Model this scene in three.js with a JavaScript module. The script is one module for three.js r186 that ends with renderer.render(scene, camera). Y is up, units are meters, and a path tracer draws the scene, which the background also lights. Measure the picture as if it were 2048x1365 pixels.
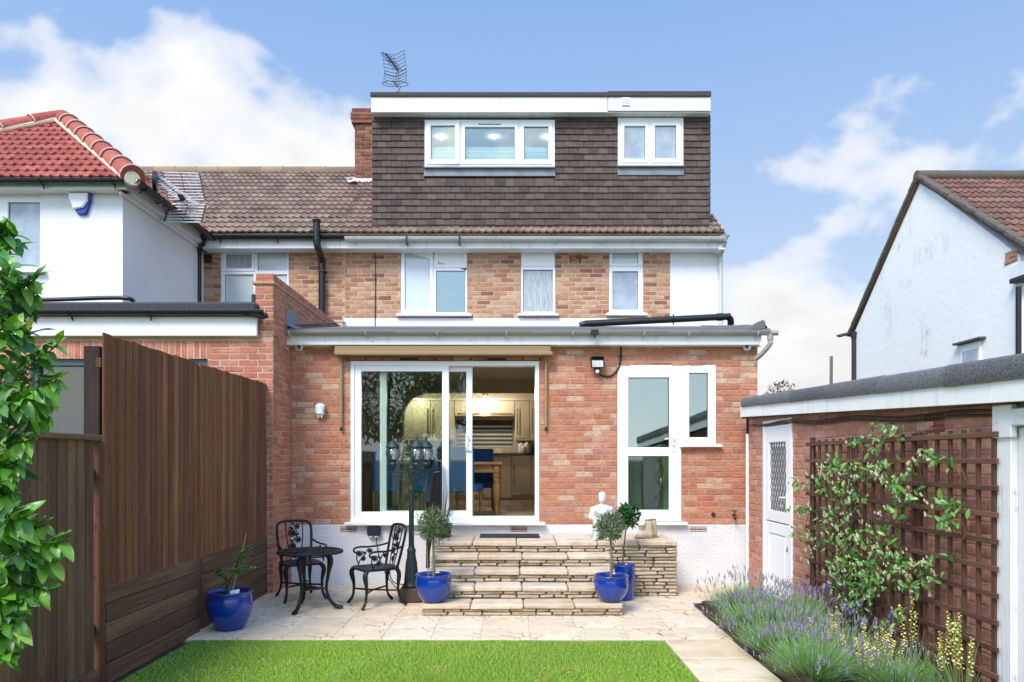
import * as THREE from 'three';
import { mergeGeometries, mergeVertices } from 'three/addons/utils/BufferGeometryUtils.js';
import { MarchingCubes } from 'three/addons/objects/MarchingCubes.js';
import { ImprovedNoise } from 'three/addons/math/ImprovedNoise.js';

// ---------------------------------------------------------------- camera, sky, sun, exposure
const EYE = 1.597, F = 1450;                                    // eye height (m), focal length in photo pixels
const scene = new THREE.Scene();
const camera = new THREE.PerspectiveCamera(2 * Math.atan(921 / F) * 180 / Math.PI, 2048 / 1842, 0.1, 900);
camera.position.set(0, EYE, 0);
camera.lookAt(0, EYE, -10);
camera.setViewOffset(2048, 1842, 0, 0, 2048, 1365);             // shift lens: verticals stay vertical
const renderer = new THREE.WebGLRenderer({ antialias: true });
renderer.setSize(1024, 682);
renderer.toneMapping = THREE.LinearToneMapping;
renderer.toneMappingExposure = 1.66;
renderer.shadowMap.enabled = true;

const sun = new THREE.DirectionalLight(new THREE.Color(1, 0.925, 0.80), 2.4);
sun.position.set(-6.6, 14.6, 4.4);
sun.target.position.set(0, 0, -8);
sun.castShadow = true;
sun.shadow.radius = 45;                                         // thin cloud before the sun: very soft shade
sun.shadow.mapSize.set(2048, 2048);
Object.assign(sun.shadow.camera, { left: -14, right: 14, top: 14, bottom: -14, near: 1, far: 60 });
sun.name = 'sun';
scene.add(sun, sun.target);

{
  const W = 4096, H = 2048, data = new Float32Array(W * H * 4), N = new ImprovedNoise();
  const fb = (x, y, z, o) => { let s = 0, a = 0.5; for (let i = 0; i < o; i++) { s += a * N.noise(x, y, z); x = x * 2.03 + 7.1; y = y * 2.03 + 3.7; z = z * 2.03 + 1.3; a *= 0.52; } return s; };
  const bil = (x, y, z, o) => { let s = 0, a = 0.5, n = 0; for (let i = 0; i < o; i++) { s += a * (1 - Math.abs(N.noise(x, y, z)) * 2.2); n += a; x = x * 2.1 + 3.1; y = y * 2.1 + 8.7; z = z * 2.1 + 5.3; a *= 0.5; } return s / n; };
  const ss = THREE.MathUtils.smoothstep, clamp01 = (v) => Math.min(1, Math.max(0, v));
  // cloud banks: azimuth, elevation (from the photo's place in the sky), widths, weight
  const at = (px, py) => { const x = (px - 1024) / F, y = (921 - py) / F, r = Math.hypot(x, 1); return [Math.atan2(x, 1), Math.atan2(y, r)]; };
  const banks = [[190, 200, 0.15, 0.10, 0.45], [400, 90, 0.10, 0.035, 0.3], [430, 150, 0.12, 0.06, 0.33], [560, 250, 0.13, 0.07, 0.42], [330, 320, 0.25, 0.045, 0.34], [20, 130, 0.12, 0.06, 0.34], [620, 330, 0.1, 0.05, 0.3],
    [1800, 155, 0.06, 0.028, 0.25], [1760, 320, 0.13, 0.045, 0.36], [1560, 340, 0.08, 0.02, 0.15], [1600, 690, 0.18, 0.085, 0.5], [1950, 310, 0.1, 0.04, 0.22], [1500, 720, 0.2, 0.08, 0.4],
    [1050, 60, 0.28, 0.10, -0.5], [1500, 80, 0.22, 0.09, -0.42], [660, 60, 0.10, 0.08, -0.36], [1500, 230, 0.13, 0.07, -0.2], [1950, 120, 0.09, 0.07, -0.22], [1540, 480, 0.10, 0.09, -0.3], [690, 180, 0.05, 0.05, -0.1], [575, 190, 0.07, 0.045, -0.3], [40, 120, 0.05, 0.04, -0.22], [440, 235, 0.07, 0.02, -0.22], [150, 320, 0.05, 0.02, -0.15], [1640, 470, 0.2, 0.10, 0.13], [120, 10, 0.3, 0.03, -0.25]]
    .map(([px, py, a, b, w]) => [...at(px, py), a, b, w]);
  for (let row = 0; row < H; row++) {
    const el = ((row + 0.5) / H - 0.5) * Math.PI, y = Math.sin(el), c = Math.cos(el);
    for (let col = 0; col < W; col++) {
      const o = (row * W + col) * 4;
      data[o + 3] = 1;
      if (y < -0.01) { data[o] = 0.30; data[o + 1] = 0.32; data[o + 2] = 0.30; continue; }
      const ph = ((col + 0.5) / W - 0.5) * 2 * Math.PI, x = Math.cos(ph) * c, z = Math.sin(ph) * c;
      const az = Math.atan2(x, -z), e = Math.max(y, 0);
      const wx = fb(x * 2.2 + 5, y * 3 + 1, z * 2.2, 3) * 0.35, wy = fb(x * 2.2 - 9, y * 3, z * 2.2 + 4, 3) * 0.3;
      let d = 0.33 + 0.9 * fb(x * 2.6 + wx, y * 5.2 + wy, z * 2.6 - wx, 4) + 0.06 * Math.exp(-e * 7);
      for (const [a, b, sa, sb, w] of banks) { const p = (az - a) / sa, q = (el - b) / sb, r = p * p + q * q; if (r < 9) d += 0.8 * w * Math.exp(-r * 0.8); }
      const puff = bil(x * 7 + wx * 2, y * 11 + wy * 2, z * 7 - wx, 5), wisp = fb(x * 16, y * 30 + wx * 4, z * 16, 4);
      d += 0.42 * (puff - 0.45) + 0.16 * wisp;
      let k = ss(d, 0.36, 0.60) * (0.55 + 0.45 * ss(d, 0.5, 0.95)); k = Math.max(k, 0.93 * Math.exp(-e * 9));
      const body = ss(d, 0.6, 1.2), shade = 1 - 0.22 * body * clamp01(0.45 + 1.1 * fb(x * 6 + 3, y * 12 + 0.35, z * 6, 4) + 0.5 * (0.5 - puff));
      const t = Math.pow(Math.min(1, e * 1.45), 0.75);             // horizon pale, zenith deeper
      const toSun = Math.max(0, x * -0.325 + y * 0.72 + z * 0.612), glow = 0.645 * (1 + 1.95 * toSun ** 1.6);
      const blue = [0.67 - 0.50 * t, 0.82 - 0.46 * t, 0.97 - 0.21 * t], white = [0.965 * shade, 0.96 * shade, 0.96 * shade];
      for (let i = 0; i < 3; i++) data[o + i] = glow * (blue[i] + (white[i] - blue[i]) * k);
    }
  }
  const sky = new THREE.DataTexture(data, W, H, THREE.RGBAFormat, THREE.FloatType);
  sky.mapping = THREE.EquirectangularReflectionMapping; sky.magFilter = THREE.LinearFilter; sky.needsUpdate = true;
  scene.background = sky; scene.environment = sky;
}

// ---------------------------------------------------------------- random numbers, noise, textures
let seedValue = 20240611;
const rnd = () => { seedValue = (seedValue + 0x6d2b79f5) | 0; let t = Math.imul(seedValue ^ (seedValue >>> 15), 1 | seedValue); t = (t + Math.imul(t ^ (t >>> 7), 61 | t)) ^ t; return ((t ^ (t >>> 14)) >>> 0) / 4294967296; };
const rr = (a, b) => a + (b - a) * rnd();
const pick = (a) => a[Math.floor(rnd() * a.length)];
const { clamp, lerp, smoothstep } = THREE.MathUtils;
const hash = (x, y, s) => { let h = Math.imul(x, 374761393) + Math.imul(y, 668265263) + Math.imul(s, 2147483647 - 9999); h = Math.imul(h ^ (h >>> 13), 1274126177); return ((h ^ (h >>> 16)) >>> 0) / 4294967296; };
function vnoise(x, y, px, py, s) {                                // value noise that repeats after px, py cells
  const ix = Math.floor(x), iy = Math.floor(y), fx = x - ix, fy = y - iy, u = fx * fx * (3 - 2 * fx), v = fy * fy * (3 - 2 * fy), m = (a, n) => ((a % n) + n) % n;
  const a = hash(m(ix, px), m(iy, py), s), b = hash(m(ix + 1, px), m(iy, py), s), c = hash(m(ix, px), m(iy + 1, py), s), d = hash(m(ix + 1, px), m(iy + 1, py), s);
  return lerp(lerp(a, b, u), lerp(c, d, u), v);
}
function fbm(u, v, cx, cy, oct, s) { let t = 0, a = 0.5, n = 0; for (let i = 0; i < oct; i++) { t += a * vnoise(u * cx, v * cy, cx, cy, s + i); n += a; a *= 0.55; cx *= 2; cy *= 2; } return t / n; }
const enc = (x) => { x = clamp(x, 0, 1); return 255 * (x <= 0.0031308 ? x * 12.92 : 1.055 * Math.pow(x, 1 / 2.4) - 0.055); };
function tex(w, h, fn, color = true) {                            // fn(u, v) -> grey or [r, g, b], linear
  const d = new Uint8Array(w * h * 4);
  for (let y = 0; y < h; y++) for (let x = 0; x < w; x++) {
    const r = fn((x + 0.5) / w, (y + 0.5) / h), o = (y * w + x) * 4, g = typeof r === 'number' ? [r, r, r] : r;
    for (let i = 0; i < 3; i++) d[o + i] = color ? enc(g[i]) : clamp(g[i], 0, 1) * 255;
    d[o + 3] = 255;
  }
  const t = new THREE.DataTexture(d, w, h);
  t.wrapS = t.wrapT = THREE.RepeatWrapping; t.magFilter = THREE.LinearFilter; t.colorSpace = color ? THREE.SRGBColorSpace : THREE.NoColorSpace; t.needsUpdate = true;
  return t;
}
const T = (t, sx, sy = sx) => { const c = t.clone(); c.repeat.set(1 / sx, 1 / sy); c.needsUpdate = true; return c; };   // one repeat every sx by sy metres
const mottle = tex(512, 512, (u, v) => 0.66 + 0.5 * (fbm(u, v, 4, 4, 6, 11) - 0.25) + 0.12 * (fbm(u, v, 64, 64, 2, 5) - 0.5));
const speck = tex(512, 512, (u, v) => { const a = fbm(u, v, 90, 90, 2, 21), b = fbm(u, v, 5, 5, 4, 23); return 0.28 + 0.9 * smoothstep(a, 0.3, 0.75) * (0.6 + 0.8 * b) + (hash(Math.floor(u * 512), Math.floor(v * 512), 3) > 0.93 ? 0.45 : 0); });
const rough1 = tex(512, 512, (u, v) => fbm(u, v, 8, 8, 6, 31), false);
const fine = tex(512, 512, (u, v) => 0.6 * fbm(u, v, 60, 60, 3, 41) + 0.4 * fbm(u, v, 12, 12, 4, 42), false);
const brickTex = tex(1024, 512, (u, v) => {
  const big = fbm(u, v, 10, 10, 4, 51), mid = fbm(u, v, 40, 60, 3, 52), sp = fbm(u, v, 160, 160, 2, 53);
  const pale = smoothstep(fbm(u, v, 14, 14, 3, 55), 0.55, 0.8), dark = smoothstep(fbm(u, v, 22, 30, 3, 57), 0.62, 0.85);
  const f = 0.74 + 0.42 * (big - 0.4) + 0.30 * (mid - 0.5) + 0.22 * (sp - 0.5) - 0.28 * dark;
  return [f + 0.10 * pale, f + 0.12 * pale, f + 0.10 * pale];
});
const brickBump = tex(512, 512, (u, v) => 0.5 * fbm(u, v, 20, 20, 4, 61) + 0.5 * fbm(u, v, 80, 80, 2, 62), false);
const woodTex = tex(512, 1024, (u, v) => {                        // grain runs along v
  const g = fbm(u, v, 48, 3, 4, 71), f = fbm(u, v, 160, 6, 2, 72), b = fbm(u, v, 6, 2, 3, 73);
  let k = 0; for (let i = 0; i < 26; i++) { const x = hash(i, 1, 77), y = hash(i, 2, 77), r = 0.016 + 0.012 * hash(i, 3, 77); let dx = u - x, dy = (v - y) * 2; dx -= Math.round(dx); dy -= 2 * Math.round(dy / 2); const q = Math.hypot(dx, dy * 0.7) / r; k += Math.exp(-q * q * 2) * 0.9 - 0.25 * Math.exp(-(q - 1.6) * (q - 1.6) * 6); }
  const light = smoothstep(b, 0.48, 0.72);
  const t = 0.60 + 0.7 * (g - 0.45) + 0.3 * (f - 0.5) + 0.32 * light - 0.42 * k;
  return [t, t * (0.93 + 0.04 * light), t * (0.86 + 0.02 * light)];
});
const woodBump = tex(256, 512, (u, v) => 0.6 * fbm(u, v, 40, 2, 3, 81) + 0.4 * fbm(u, v, 110, 4, 2, 82), false);
const slabTex = tex(1024, 1024, (u, v) => { const a = fbm(u, v, 6, 6, 5, 91), s = fbm(u, v, 120, 120, 2, 92), p = smoothstep(fbm(u, v, 9, 9, 4, 93), 0.6, 0.78); const f = 0.80 + 0.35 * (a - 0.45) + 0.16 * (s - 0.5) - 0.12 * p; return [f, f * (0.985 - 0.03 * p), f * (0.96 - 0.06 * p)]; });
function cells(u, v, n, s) {                                      // distance between nearest and second nearest points: crack lines
  let a = 9, b = 9; const X = u * n, Y = v * n, ix = Math.floor(X), iy = Math.floor(Y);
  for (let j = -1; j < 2; j++) for (let i = -1; i < 2; i++) { const cx = ix + i, cy = iy + j, mx = ((cx % n) + n) % n, my = ((cy % n) + n) % n, d = Math.hypot(cx + hash(mx, my, s) - X, cy + hash(mx, my, s + 1) - Y); if (d < a) { b = a; a = d; } else if (d < b) b = d; }
  return b - a;
}
const crackMap = (u, v) => { const wu = u + 0.05 * (fbm(u, v, 8, 8, 3, 101) - 0.5), wv = v + 0.05 * (fbm(u, v, 8, 8, 3, 102) - 0.5), keep = smoothstep(fbm(u, v, 5, 5, 3, 104), 0.42, 0.6); return keep * (1 - smoothstep(cells(wu, wv, 9, 103), 0.015, 0.075)); };
const paveTex = tex(1024, 1024, (u, v) => { const a = fbm(u, v, 5, 5, 6, 111), s = fbm(u, v, 140, 140, 2, 112), c = crackMap(u, v), g = smoothstep(fbm(u, v, 11, 11, 4, 113), 0.58, 0.75); const f = 0.84 + 0.30 * (a - 0.45) + 0.14 * (s - 0.5) - 0.09 * g; const k = 1 - 0.62 * c; return [f * k, f * (0.98 - 0.02 * g) * k, f * (0.95 - 0.05 * g) * k]; });
const paveBump = tex(1024, 1024, (u, v) => 0.55 * fbm(u, v, 10, 10, 5, 121) + 0.2 * fbm(u, v, 70, 70, 2, 122) + 0.25 * (1 - crackMap(u, v)), false);
const renderStain = tex(1024, 1024, (u, v) => {                    // weathered white render: drips, hairline cracks, patched courses
  const dr = fbm(u, v, 60, 3, 4, 131), bl = fbm(u, v, 7, 7, 5, 132), sp = smoothstep(fbm(u, v, 24, 24, 4, 134), 0.66, 0.82), ck = 1 - smoothstep(cells(u + 0.03 * bl, v + 0.03 * fbm(u, v, 9, 9, 3, 139), 4, 137), 0.0, 0.008);
  const m = smoothstep(bl, 0.5, 0.75), f = 0.99 - 0.13 * m * smoothstep(dr, 0.45, 0.75) - 0.22 * sp * m - 0.16 * ck * smoothstep(fbm(u, v, 6, 6, 3, 138), 0.5, 0.6) - 0.03 * bl;
  return [f, f * 0.995, f * 0.975];
});
const fabricTex = tex(256, 256, (u, v) => 0.8 + 0.16 * Math.sin(u * 256 * 1.6) * Math.sin(v * 256 * 1.6) + 0.25 * (fbm(u, v, 30, 30, 2, 141) - 0.5));
const leafTex = tex(256, 256, (u, v) => { const m = 1 - smoothstep(Math.abs(u - 0.5), 0.0, 0.035), ve = Math.pow(0.5 + 0.5 * Math.cos((v * 9 - Math.abs(u - 0.5) * 6) * 6.283), 12), n = fbm(u, v, 9, 9, 4, 151); const f = 0.8 + 0.4 * (n - 0.5); return [f + 0.35 * m + 0.10 * ve, f + 0.32 * m + 0.08 * ve, f * 0.95 + 0.15 * m]; });
const soilTex = tex(512, 512, (u, v) => { const f = 0.35 + 0.9 * (fbm(u, v, 16, 16, 5, 161) - 0.2); return [f, f * 0.95, f * 0.9]; });
const turfTex = tex(512, 512, (u, v) => { const a = fbm(u, v, 6, 6, 5, 171), b = fbm(u, v, 60, 60, 3, 172), f = 0.45 + 0.9 * (0.5 * a + 0.5 * b - 0.2); return [f * (0.9 + 0.3 * a), f, f * 0.8]; });

// ---------------------------------------------------------------- materials
const lin = (c) => (Array.isArray(c) ? new THREE.Color().setRGB(...c) : new THREE.Color(c));
function mat(c, rough = 0.8, o = {}) {
  const { map, bump, bs = 0.002, rm, ...rest } = o, m = new THREE.MeshPhysicalMaterial({ color: lin(c), roughness: rough, ...rest });
  if (map) m.map = map; if (bump) { m.bumpMap = bump; m.bumpScale = bs; } if (rm) m.roughnessMap = rm;
  return m;
}
const mt1 = T(mottle, 1.1), mt3 = T(mottle, 0.31), bt = T(brickTex, 1.3, 0.65), bb = T(brickBump, 0.4), rg = T(rough1, 0.5), fn = T(fine, 0.35), sp1 = T(speck, 0.45), wd = T(woodTex, 0.55, 1.9), wb = T(woodBump, 0.3, 1.2);
const bricksOf = (list) => list.map((c) => mat(c, 0.88, { map: bt, bump: bb, bs: 0.0035 }));
const M = {
  extBrick: bricksOf(['#cf8767', '#d49374', '#c97f62', '#d9a78b', '#c27d66', '#d08a6c', '#ca8d73', '#d48663', '#deb598', '#cd8566', '#c5826a', '#d69d7f']),
  mainBrick: bricksOf(['#d2a180', '#ca9470', '#dab090', '#c58b69', '#ba806a', '#d7a988', '#cc9878', '#d8ad8c', '#a26d5a', '#ce9c7e', '#c6906e', '#d3a68a']),
  newBrick: bricksOf(['#cc7f67', '#d28b73', '#cd866d', '#c57a63', '#d6967e', '#ca836c']),
  garageBrick: bricksOf(['#d39078', '#d89b84', '#c8836d', '#dca58e', '#ce907a', '#d5967c']),
  chimneyBrick: bricksOf(['#96604a', '#8a5543', '#a06a50', '#7b4d40', '#a87458']),
  extMortar: mat('#b99f84', 0.95, { map: mt1, bump: fn, bs: 0.003 }),
  mainMortar: mat('#d3bda2', 0.95, { map: mt1, bump: fn, bs: 0.003 }),
  newMortar: mat('#d2b697', 0.95, { map: mt1, bump: fn, bs: 0.003 }),
  garageMortar: mat('#bb9f85', 0.95, { map: mt1, bump: fn, bs: 0.003 }),
  upvc: mat('#f1f2f2', 0.32, { bump: T(rough1, 1.3), bs: 0.0006 }),
  whitePaint: mat('#eeefee', 0.5, { map: T(tex(256, 256, (u, v) => { const d = smoothstep(fbm(u, v, 40, 2, 3, 182), 0.5, 0.8) * smoothstep(fbm(u, v, 5, 5, 3, 184), 0.4, 0.7), f = 0.97 + 0.1 * (fbm(u, v, 5, 5, 5, 181) - 0.5) - 0.13 * d; return [f, f * (1 - 0.01 * d), f * (1 - 0.05 * d)]; }), 1.7), bump: rg, bs: 0.001 }),
  render: mat('#eeeff0', 0.9, { map: T(tex(512, 512, (u, v) => 0.94 + 0.13 * (fbm(u, v, 4, 4, 6, 183) - 0.5)), 2.3), bump: fn, bs: 0.004 }),
  plinth: mat('#e0e0e1', 0.85, { map: T(tex(512, 512, (u, v) => 0.93 + 0.22 * (fbm(u, v, 4, 4, 6, 185) - 0.5)), 1.9), bump: T(rough1, 0.22), bs: 0.006 }),
  stainedRender: mat('#f4f4f2', 0.9, { map: T(renderStain, 4.6, 4.6), bump: T(rough1, 0.8), bs: 0.005 }),
  felt: mat('#7d7f80', 0.95, { map: T(speck, 0.30), bump: T(fine, 0.12), bs: 0.003 }),
  feltBlack: mat('#2d2d2e', 0.85, { map: T(speck, 0.35), bump: fn, bs: 0.002 }),
  feltBrown: mat('#55504f', 0.9, { map: T(speck, 0.35), bump: fn, bs: 0.002 }),
  lead: mat('#8d939b', 0.6, { map: T(mottle, 0.5), bump: rg, bs: 0.003, metalness: 0.25 }),
  greyGutter: mat('#a3a49f', 0.42, { map: T(mottle, 1.7) }),
  whiteGutter: mat('#d6d6d1', 0.42, { map: T(mottle, 3.1) }),
  blackPlastic: mat('#1d1e20', 0.38, { map: mt1 }),
  cable: mat('#141414', 0.5),
  terracotta: mat('#8c4433', 0.8, { map: mt3, bump: fn, bs: 0.002 }),
  darkRed: mat('#4c2a25', 0.8, { map: mt3 }),
  dark: mat('#0c0c0c', 0.9),
  tan: mat('#9c855f', 0.5, { map: T(tex(256, 256, (u, v) => 0.9 + 0.25 * (fbm(u, v, 3, 24, 4, 187) - 0.5)), 2.2, 0.5), bump: T(fine, 0.4), bs: 0.001 }),
  galv: mat('#b9bcbf', 0.38, { metalness: 0.85 }),
  darkGalv: mat('#4c5054', 0.5, { metalness: 0.5 }),
  // panes
  clear: mat('#f3faf7', 0.0, { transmission: 1, thickness: 0, ior: 1.9, specularIntensity: 1 }),
  doorGlass: mat('#eef5f0', 0.0, { transmission: 1, thickness: 0, ior: 1.6, specularIntensity: 1 }),
  coated: mat('#e9f4f0', 0.0, { transmission: 1, thickness: 0, ior: 2.33, specularIntensity: 1 }),
  obscure: mat('#aab8c4', 0.16, { clearcoat: 0.6, clearcoatRoughness: 0.08, map: T(mottle, 0.7), bump: T(fine, 0.06), bs: 0.0012 }),
  droplet: mat('#b9c2c6', 0.12, { clearcoat: 1, clearcoatRoughness: 0.05, map: T(tex(256, 512, (u, v) => 0.72 + 0.65 * (fbm(u, v, 40, 8, 4, 189) - 0.42)), 0.5, 0.9), bump: T(fine, 0.1), bs: 0.004 }),
  blind: mat('#d2d6dc', 0.8, { map: T(tex(128, 256, (u, v) => 0.88 + 0.12 * Math.sin(v * 90)), 1, 1) }),
  paleBlind: mat('#c6d2d4', 0.10, { clearcoat: 1, clearcoatRoughness: 0.02 }),
  gasket: mat('#2a2d2f', 0.6),
};
// ---------------------------------------------------------------- geometry helpers
const V = (x, y, z) => new THREE.Vector3(x, y, z);
const X = (px, D) => (px - 1024) / F * D, Y = (py, D) => EYE - (py - 921) / F * D;   // photo pixel to metres on the plane D metres away
function boxUV(g, off = 0, grain = '') {                          // metres, by the face's main direction; grain: axis that v follows
  const p = g.attributes.position, n = g.attributes.normal, uv = new Float32Array(p.count * 2);
  for (let i = 0; i < p.count; i++) {
    const x = p.getX(i), y = p.getY(i), z = p.getZ(i), a = Math.abs(n.getX(i)), b = Math.abs(n.getY(i)), c = Math.abs(n.getZ(i));
    let u, v;
    if (a >= b && a >= c) { u = z; v = y; } else if (b >= c) { u = x; v = z; } else { u = x; v = y; }
    if (grain === 'z') { v = z; u = a >= b ? y : x; if (c > a && c > b) { u = x; v = y; } }
    if (grain === 'x') { v = x; u = c >= b ? y : z; if (a > b && a > c) { u = z; v = y; } }
    uv[i * 2] = u + off; uv[i * 2 + 1] = v + off * 1.7;
  }
  g.setAttribute('uv', new THREE.BufferAttribute(uv, 2));
  return g;
}
const CORN = [-1, 1].flatMap((a) => [-1, 1].flatMap((b) => [-1, 1].map((c) => [a, b, c])));
function bev(w, h, d, b = 0.004, off = 0, grain = '', jit = 0) {   // box with chamfered edges, centred; jit: worn, uneven corners
  b = Math.min(b, w / 3, h / 3, d / 3);
  const key = (s) => s.join(), P = {}, pos = [];
  for (const s of CORN) {
    const j = jit ? [rr(-jit, jit), rr(-jit, jit), rr(-jit, jit)] : [0, 0, 0], B = jit ? b * rr(0.6, 1.8) : b;
    P[key(s)] = [0, 1, 2].map((k) => V(...[w, h, d].map((L, i) => s[i] * (L / 2 - (i === k ? 0 : B)) + j[i] * (i === k ? 0.4 : 1))));
  }
  const face = (q) => {
    const c = q.reduce((a, p) => a.add(p), V(0, 0, 0)), n = V(0, 0, 0).crossVectors(q[1].clone().sub(q[0]), q[2].clone().sub(q[0]));
    if (n.dot(c) < 0) q.reverse();
    for (let i = 2; i < q.length; i++) for (const p of [q[0], q[i - 1], q[i]]) pos.push(p.x, p.y, p.z);
  };
  for (let k = 0; k < 3; k++) for (const s of [-1, 1]) {
    const [i, j] = [0, 1, 2].filter((n) => n !== k), c = (a, e) => { const v = [0, 0, 0]; v[k] = s; v[i] = a; v[j] = e; return P[key(v)][k]; };
    face([c(-1, -1), c(1, -1), c(1, 1), c(-1, 1)]);
    for (const t of [-1, 1]) {                                   // edges along axis k
      const e = (q, ax) => { const v = [0, 0, 0]; v[k] = q; v[i] = s; v[j] = t; return P[key(v)][ax]; };
      face([e(-1, i), e(1, i), e(1, j), e(-1, j)]);
    }
  }
  for (const s of CORN) face([...P[key(s)]]);
  const g = new THREE.BufferGeometry().setAttribute('position', new THREE.Float32BufferAttribute(pos, 3));
  g.computeVertexNormals();
  return boxUV(g, off, grain);
}
function put(g, x = 0, y = 0, z = 0, rx = 0, ry = 0, rz = 0, s = 1) { return g.applyMatrix4(new THREE.Matrix4().compose(V(x, y, z), new THREE.Quaternion().setFromEuler(new THREE.Euler(rx, ry, rz)), typeof s === 'number' ? V(s, s, s) : s)); }
const bx = (x0, x1, y0, y1, z0, z1, b = 0.003, grain = '') => put(bev(Math.abs(x1 - x0), Math.abs(y1 - y0), Math.abs(z1 - z0), b, rnd() * 3, grain), (x0 + x1) / 2, (y0 + y1) / 2, (z0 + z1) / 2);
function clean(g) { g = g.index ? g.toNonIndexed() : g; for (const k of Object.keys(g.attributes)) if (!['position', 'normal', 'uv'].includes(k)) g.deleteAttribute(k); if (!g.attributes.normal) g.computeVertexNormals(); if (!g.attributes.uv) boxUV(g); g.groups = []; return g; }
const merge = (list) => (list.length === 1 ? clean(list[0]) : mergeGeometries(list.map(clean)));
const curve = (pts, closed = false, tension = 0.5) => new THREE.CatmullRomCurve3(pts.map((p) => (p.isVector3 ? p : V(...p))), closed, 'catmullrom', tension);
const tube = (pts, r, seg = 16, rad = 8, closed = false) => new THREE.TubeGeometry(curve(pts, closed), seg, r, rad, closed);
function rod(a, b, r0, r1 = r0, rad = 8) { a = a.isVector3 ? a : V(...a); b = b.isVector3 ? b : V(...b); const d = b.clone().sub(a), g = new THREE.CylinderGeometry(r1, r0, d.length(), rad); g.applyQuaternion(new THREE.Quaternion().setFromUnitVectors(V(0, 1, 0), d.clone().normalize())); const m = a.clone().add(b).multiplyScalar(0.5); return g.translate(m.x, m.y, m.z); }
function taper(pts, rads, seg = 24, rad = 8) {                     // tube whose radius follows rads
  const c = curve(pts), g = new THREE.TubeGeometry(c, seg, 1, rad, false), p = g.attributes.position;
  for (let i = 0; i <= seg; i++) { const q = c.getPointAt(i / seg), f = i / seg * (rads.length - 1), k = Math.min(rads.length - 2, Math.floor(f)), r = lerp(rads[k], rads[k + 1], f - k); for (let j = 0; j <= rad; j++) { const n = i * (rad + 1) + j; p.setXYZ(n, q.x + (p.getX(n) - q.x) * r, q.y + (p.getY(n) - q.y) * r, q.z + (p.getZ(n) - q.z) * r); } }
  g.computeVertexNormals();
  return g;
}
const lathe = (prof, seg = 32) => new THREE.LatheGeometry(prof.map(([r, y]) => new THREE.Vector2(r, y)), seg);
function rect(x0, x1, y0, y1, path = new THREE.Shape()) { path.moveTo(x0, y0); path.lineTo(x1, y0); path.lineTo(x1, y1); path.lineTo(x0, y1); path.closePath(); return path; }
const hole = (x0, x1, y0, y1) => rect(x0, x1, y0, y1, new THREE.Path());
function slab(shape, depth, b = 0, o = {}) { const g = new THREE.ExtrudeGeometry(shape, { depth: depth - 2 * b, bevelEnabled: b > 0, bevelSize: b, bevelThickness: b, bevelOffset: -b, bevelSegments: 1, curveSegments: 10, ...o }); g.translate(0, 0, b); const n = g.index ? g.toNonIndexed() : g; n.computeVertexNormals(); return boxUV(n); }
function ring(x0, x1, y0, y1, holes, z0, z1, b = 0.005) { const s = rect(x0, x1, y0, y1); for (const h of holes) s.holes.push(hole(...h)); const g = slab(s, z1 - z0, b); g.translate(0, 0, z0); return g; }
function poly(pts, depth, b = 0.003) { const s = new THREE.Shape(); pts.forEach(([x, y], i) => (i ? s.lineTo(x, y) : s.moveTo(x, y))); s.closePath(); return slab(s, depth, b); }
const circ = (x, y, r, P = THREE.Path) => { const p = new P(); p.absarc(x, y, r, 0, Math.PI * 2, false); return p; };

// ---------------------------------------------------------------- things, parts, copies
const used = {};
const numbered = (n) => { n = n.replace(/_\d{3}$/, ''); const k = used[n] = (used[n] ?? -1) + 1; return k ? n + '_' + String(k).padStart(3, '0') : n; };
function tag(o, label, category, group, kind) { o.userData = {}; if (label) o.userData.label = label; if (category) o.userData.category = category; if (group) o.userData.group = group; if (kind) o.userData.kind = kind; return o; }
const settle = [];
function thing(name, label, category, o = {}) {                   // a Group for one thing; o.at: its base, else it is put at its base when all is built
  const g = new THREE.Group(); g.name = numbered(name); scene.add(g); tag(g, label, category, o.group, o.kind);
  if (o.at) { g.position.set(...o.at); g.rotation.y = o.turn ?? 0; } else settle.push(g);
  return g;
}
function add(parent, name, geo, m, kind) {
  const o = new THREE.Mesh(Array.isArray(geo) ? merge(geo) : geo, m); o.name = name; o.castShadow = o.receiveShadow = true; parent.add(o);
  if (kind) o.userData.kind = kind;
  return o;
}
function struct(name, geo, m, label) { const o = add(scene, numbered(name), geo, m); tag(o, label, null, null, 'structure'); return o; }
function stuffOf(parent, name, list) {                            // list of [geometry, material]: one part, several materials
  if (!list.length) return;
  const by = new Map(); for (const [g, m] of list) by.set(m, [...(by.get(m) ?? []), g]);
  const gs = [...by.values()].map((l) => merge(l)), all = gs.length > 1 ? mergeGeometries(gs, true) : gs[0];
  return add(parent, name, all, gs.length > 1 ? [...by.keys()] : [...by.keys()][0], 'stuff');
}
function copy(o, label, [x, y, z], turn = 0, s = 1, group) { const c = o.clone(); c.name = numbered(o.name); c.userData = { ...o.userData, label }; if (group) c.userData.group = group; scene.add(c); c.position.set(x, y, z); c.rotation.y = turn; typeof s === 'number' ? c.scale.setScalar(s) : c.scale.set(...s); return c; }

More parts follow.
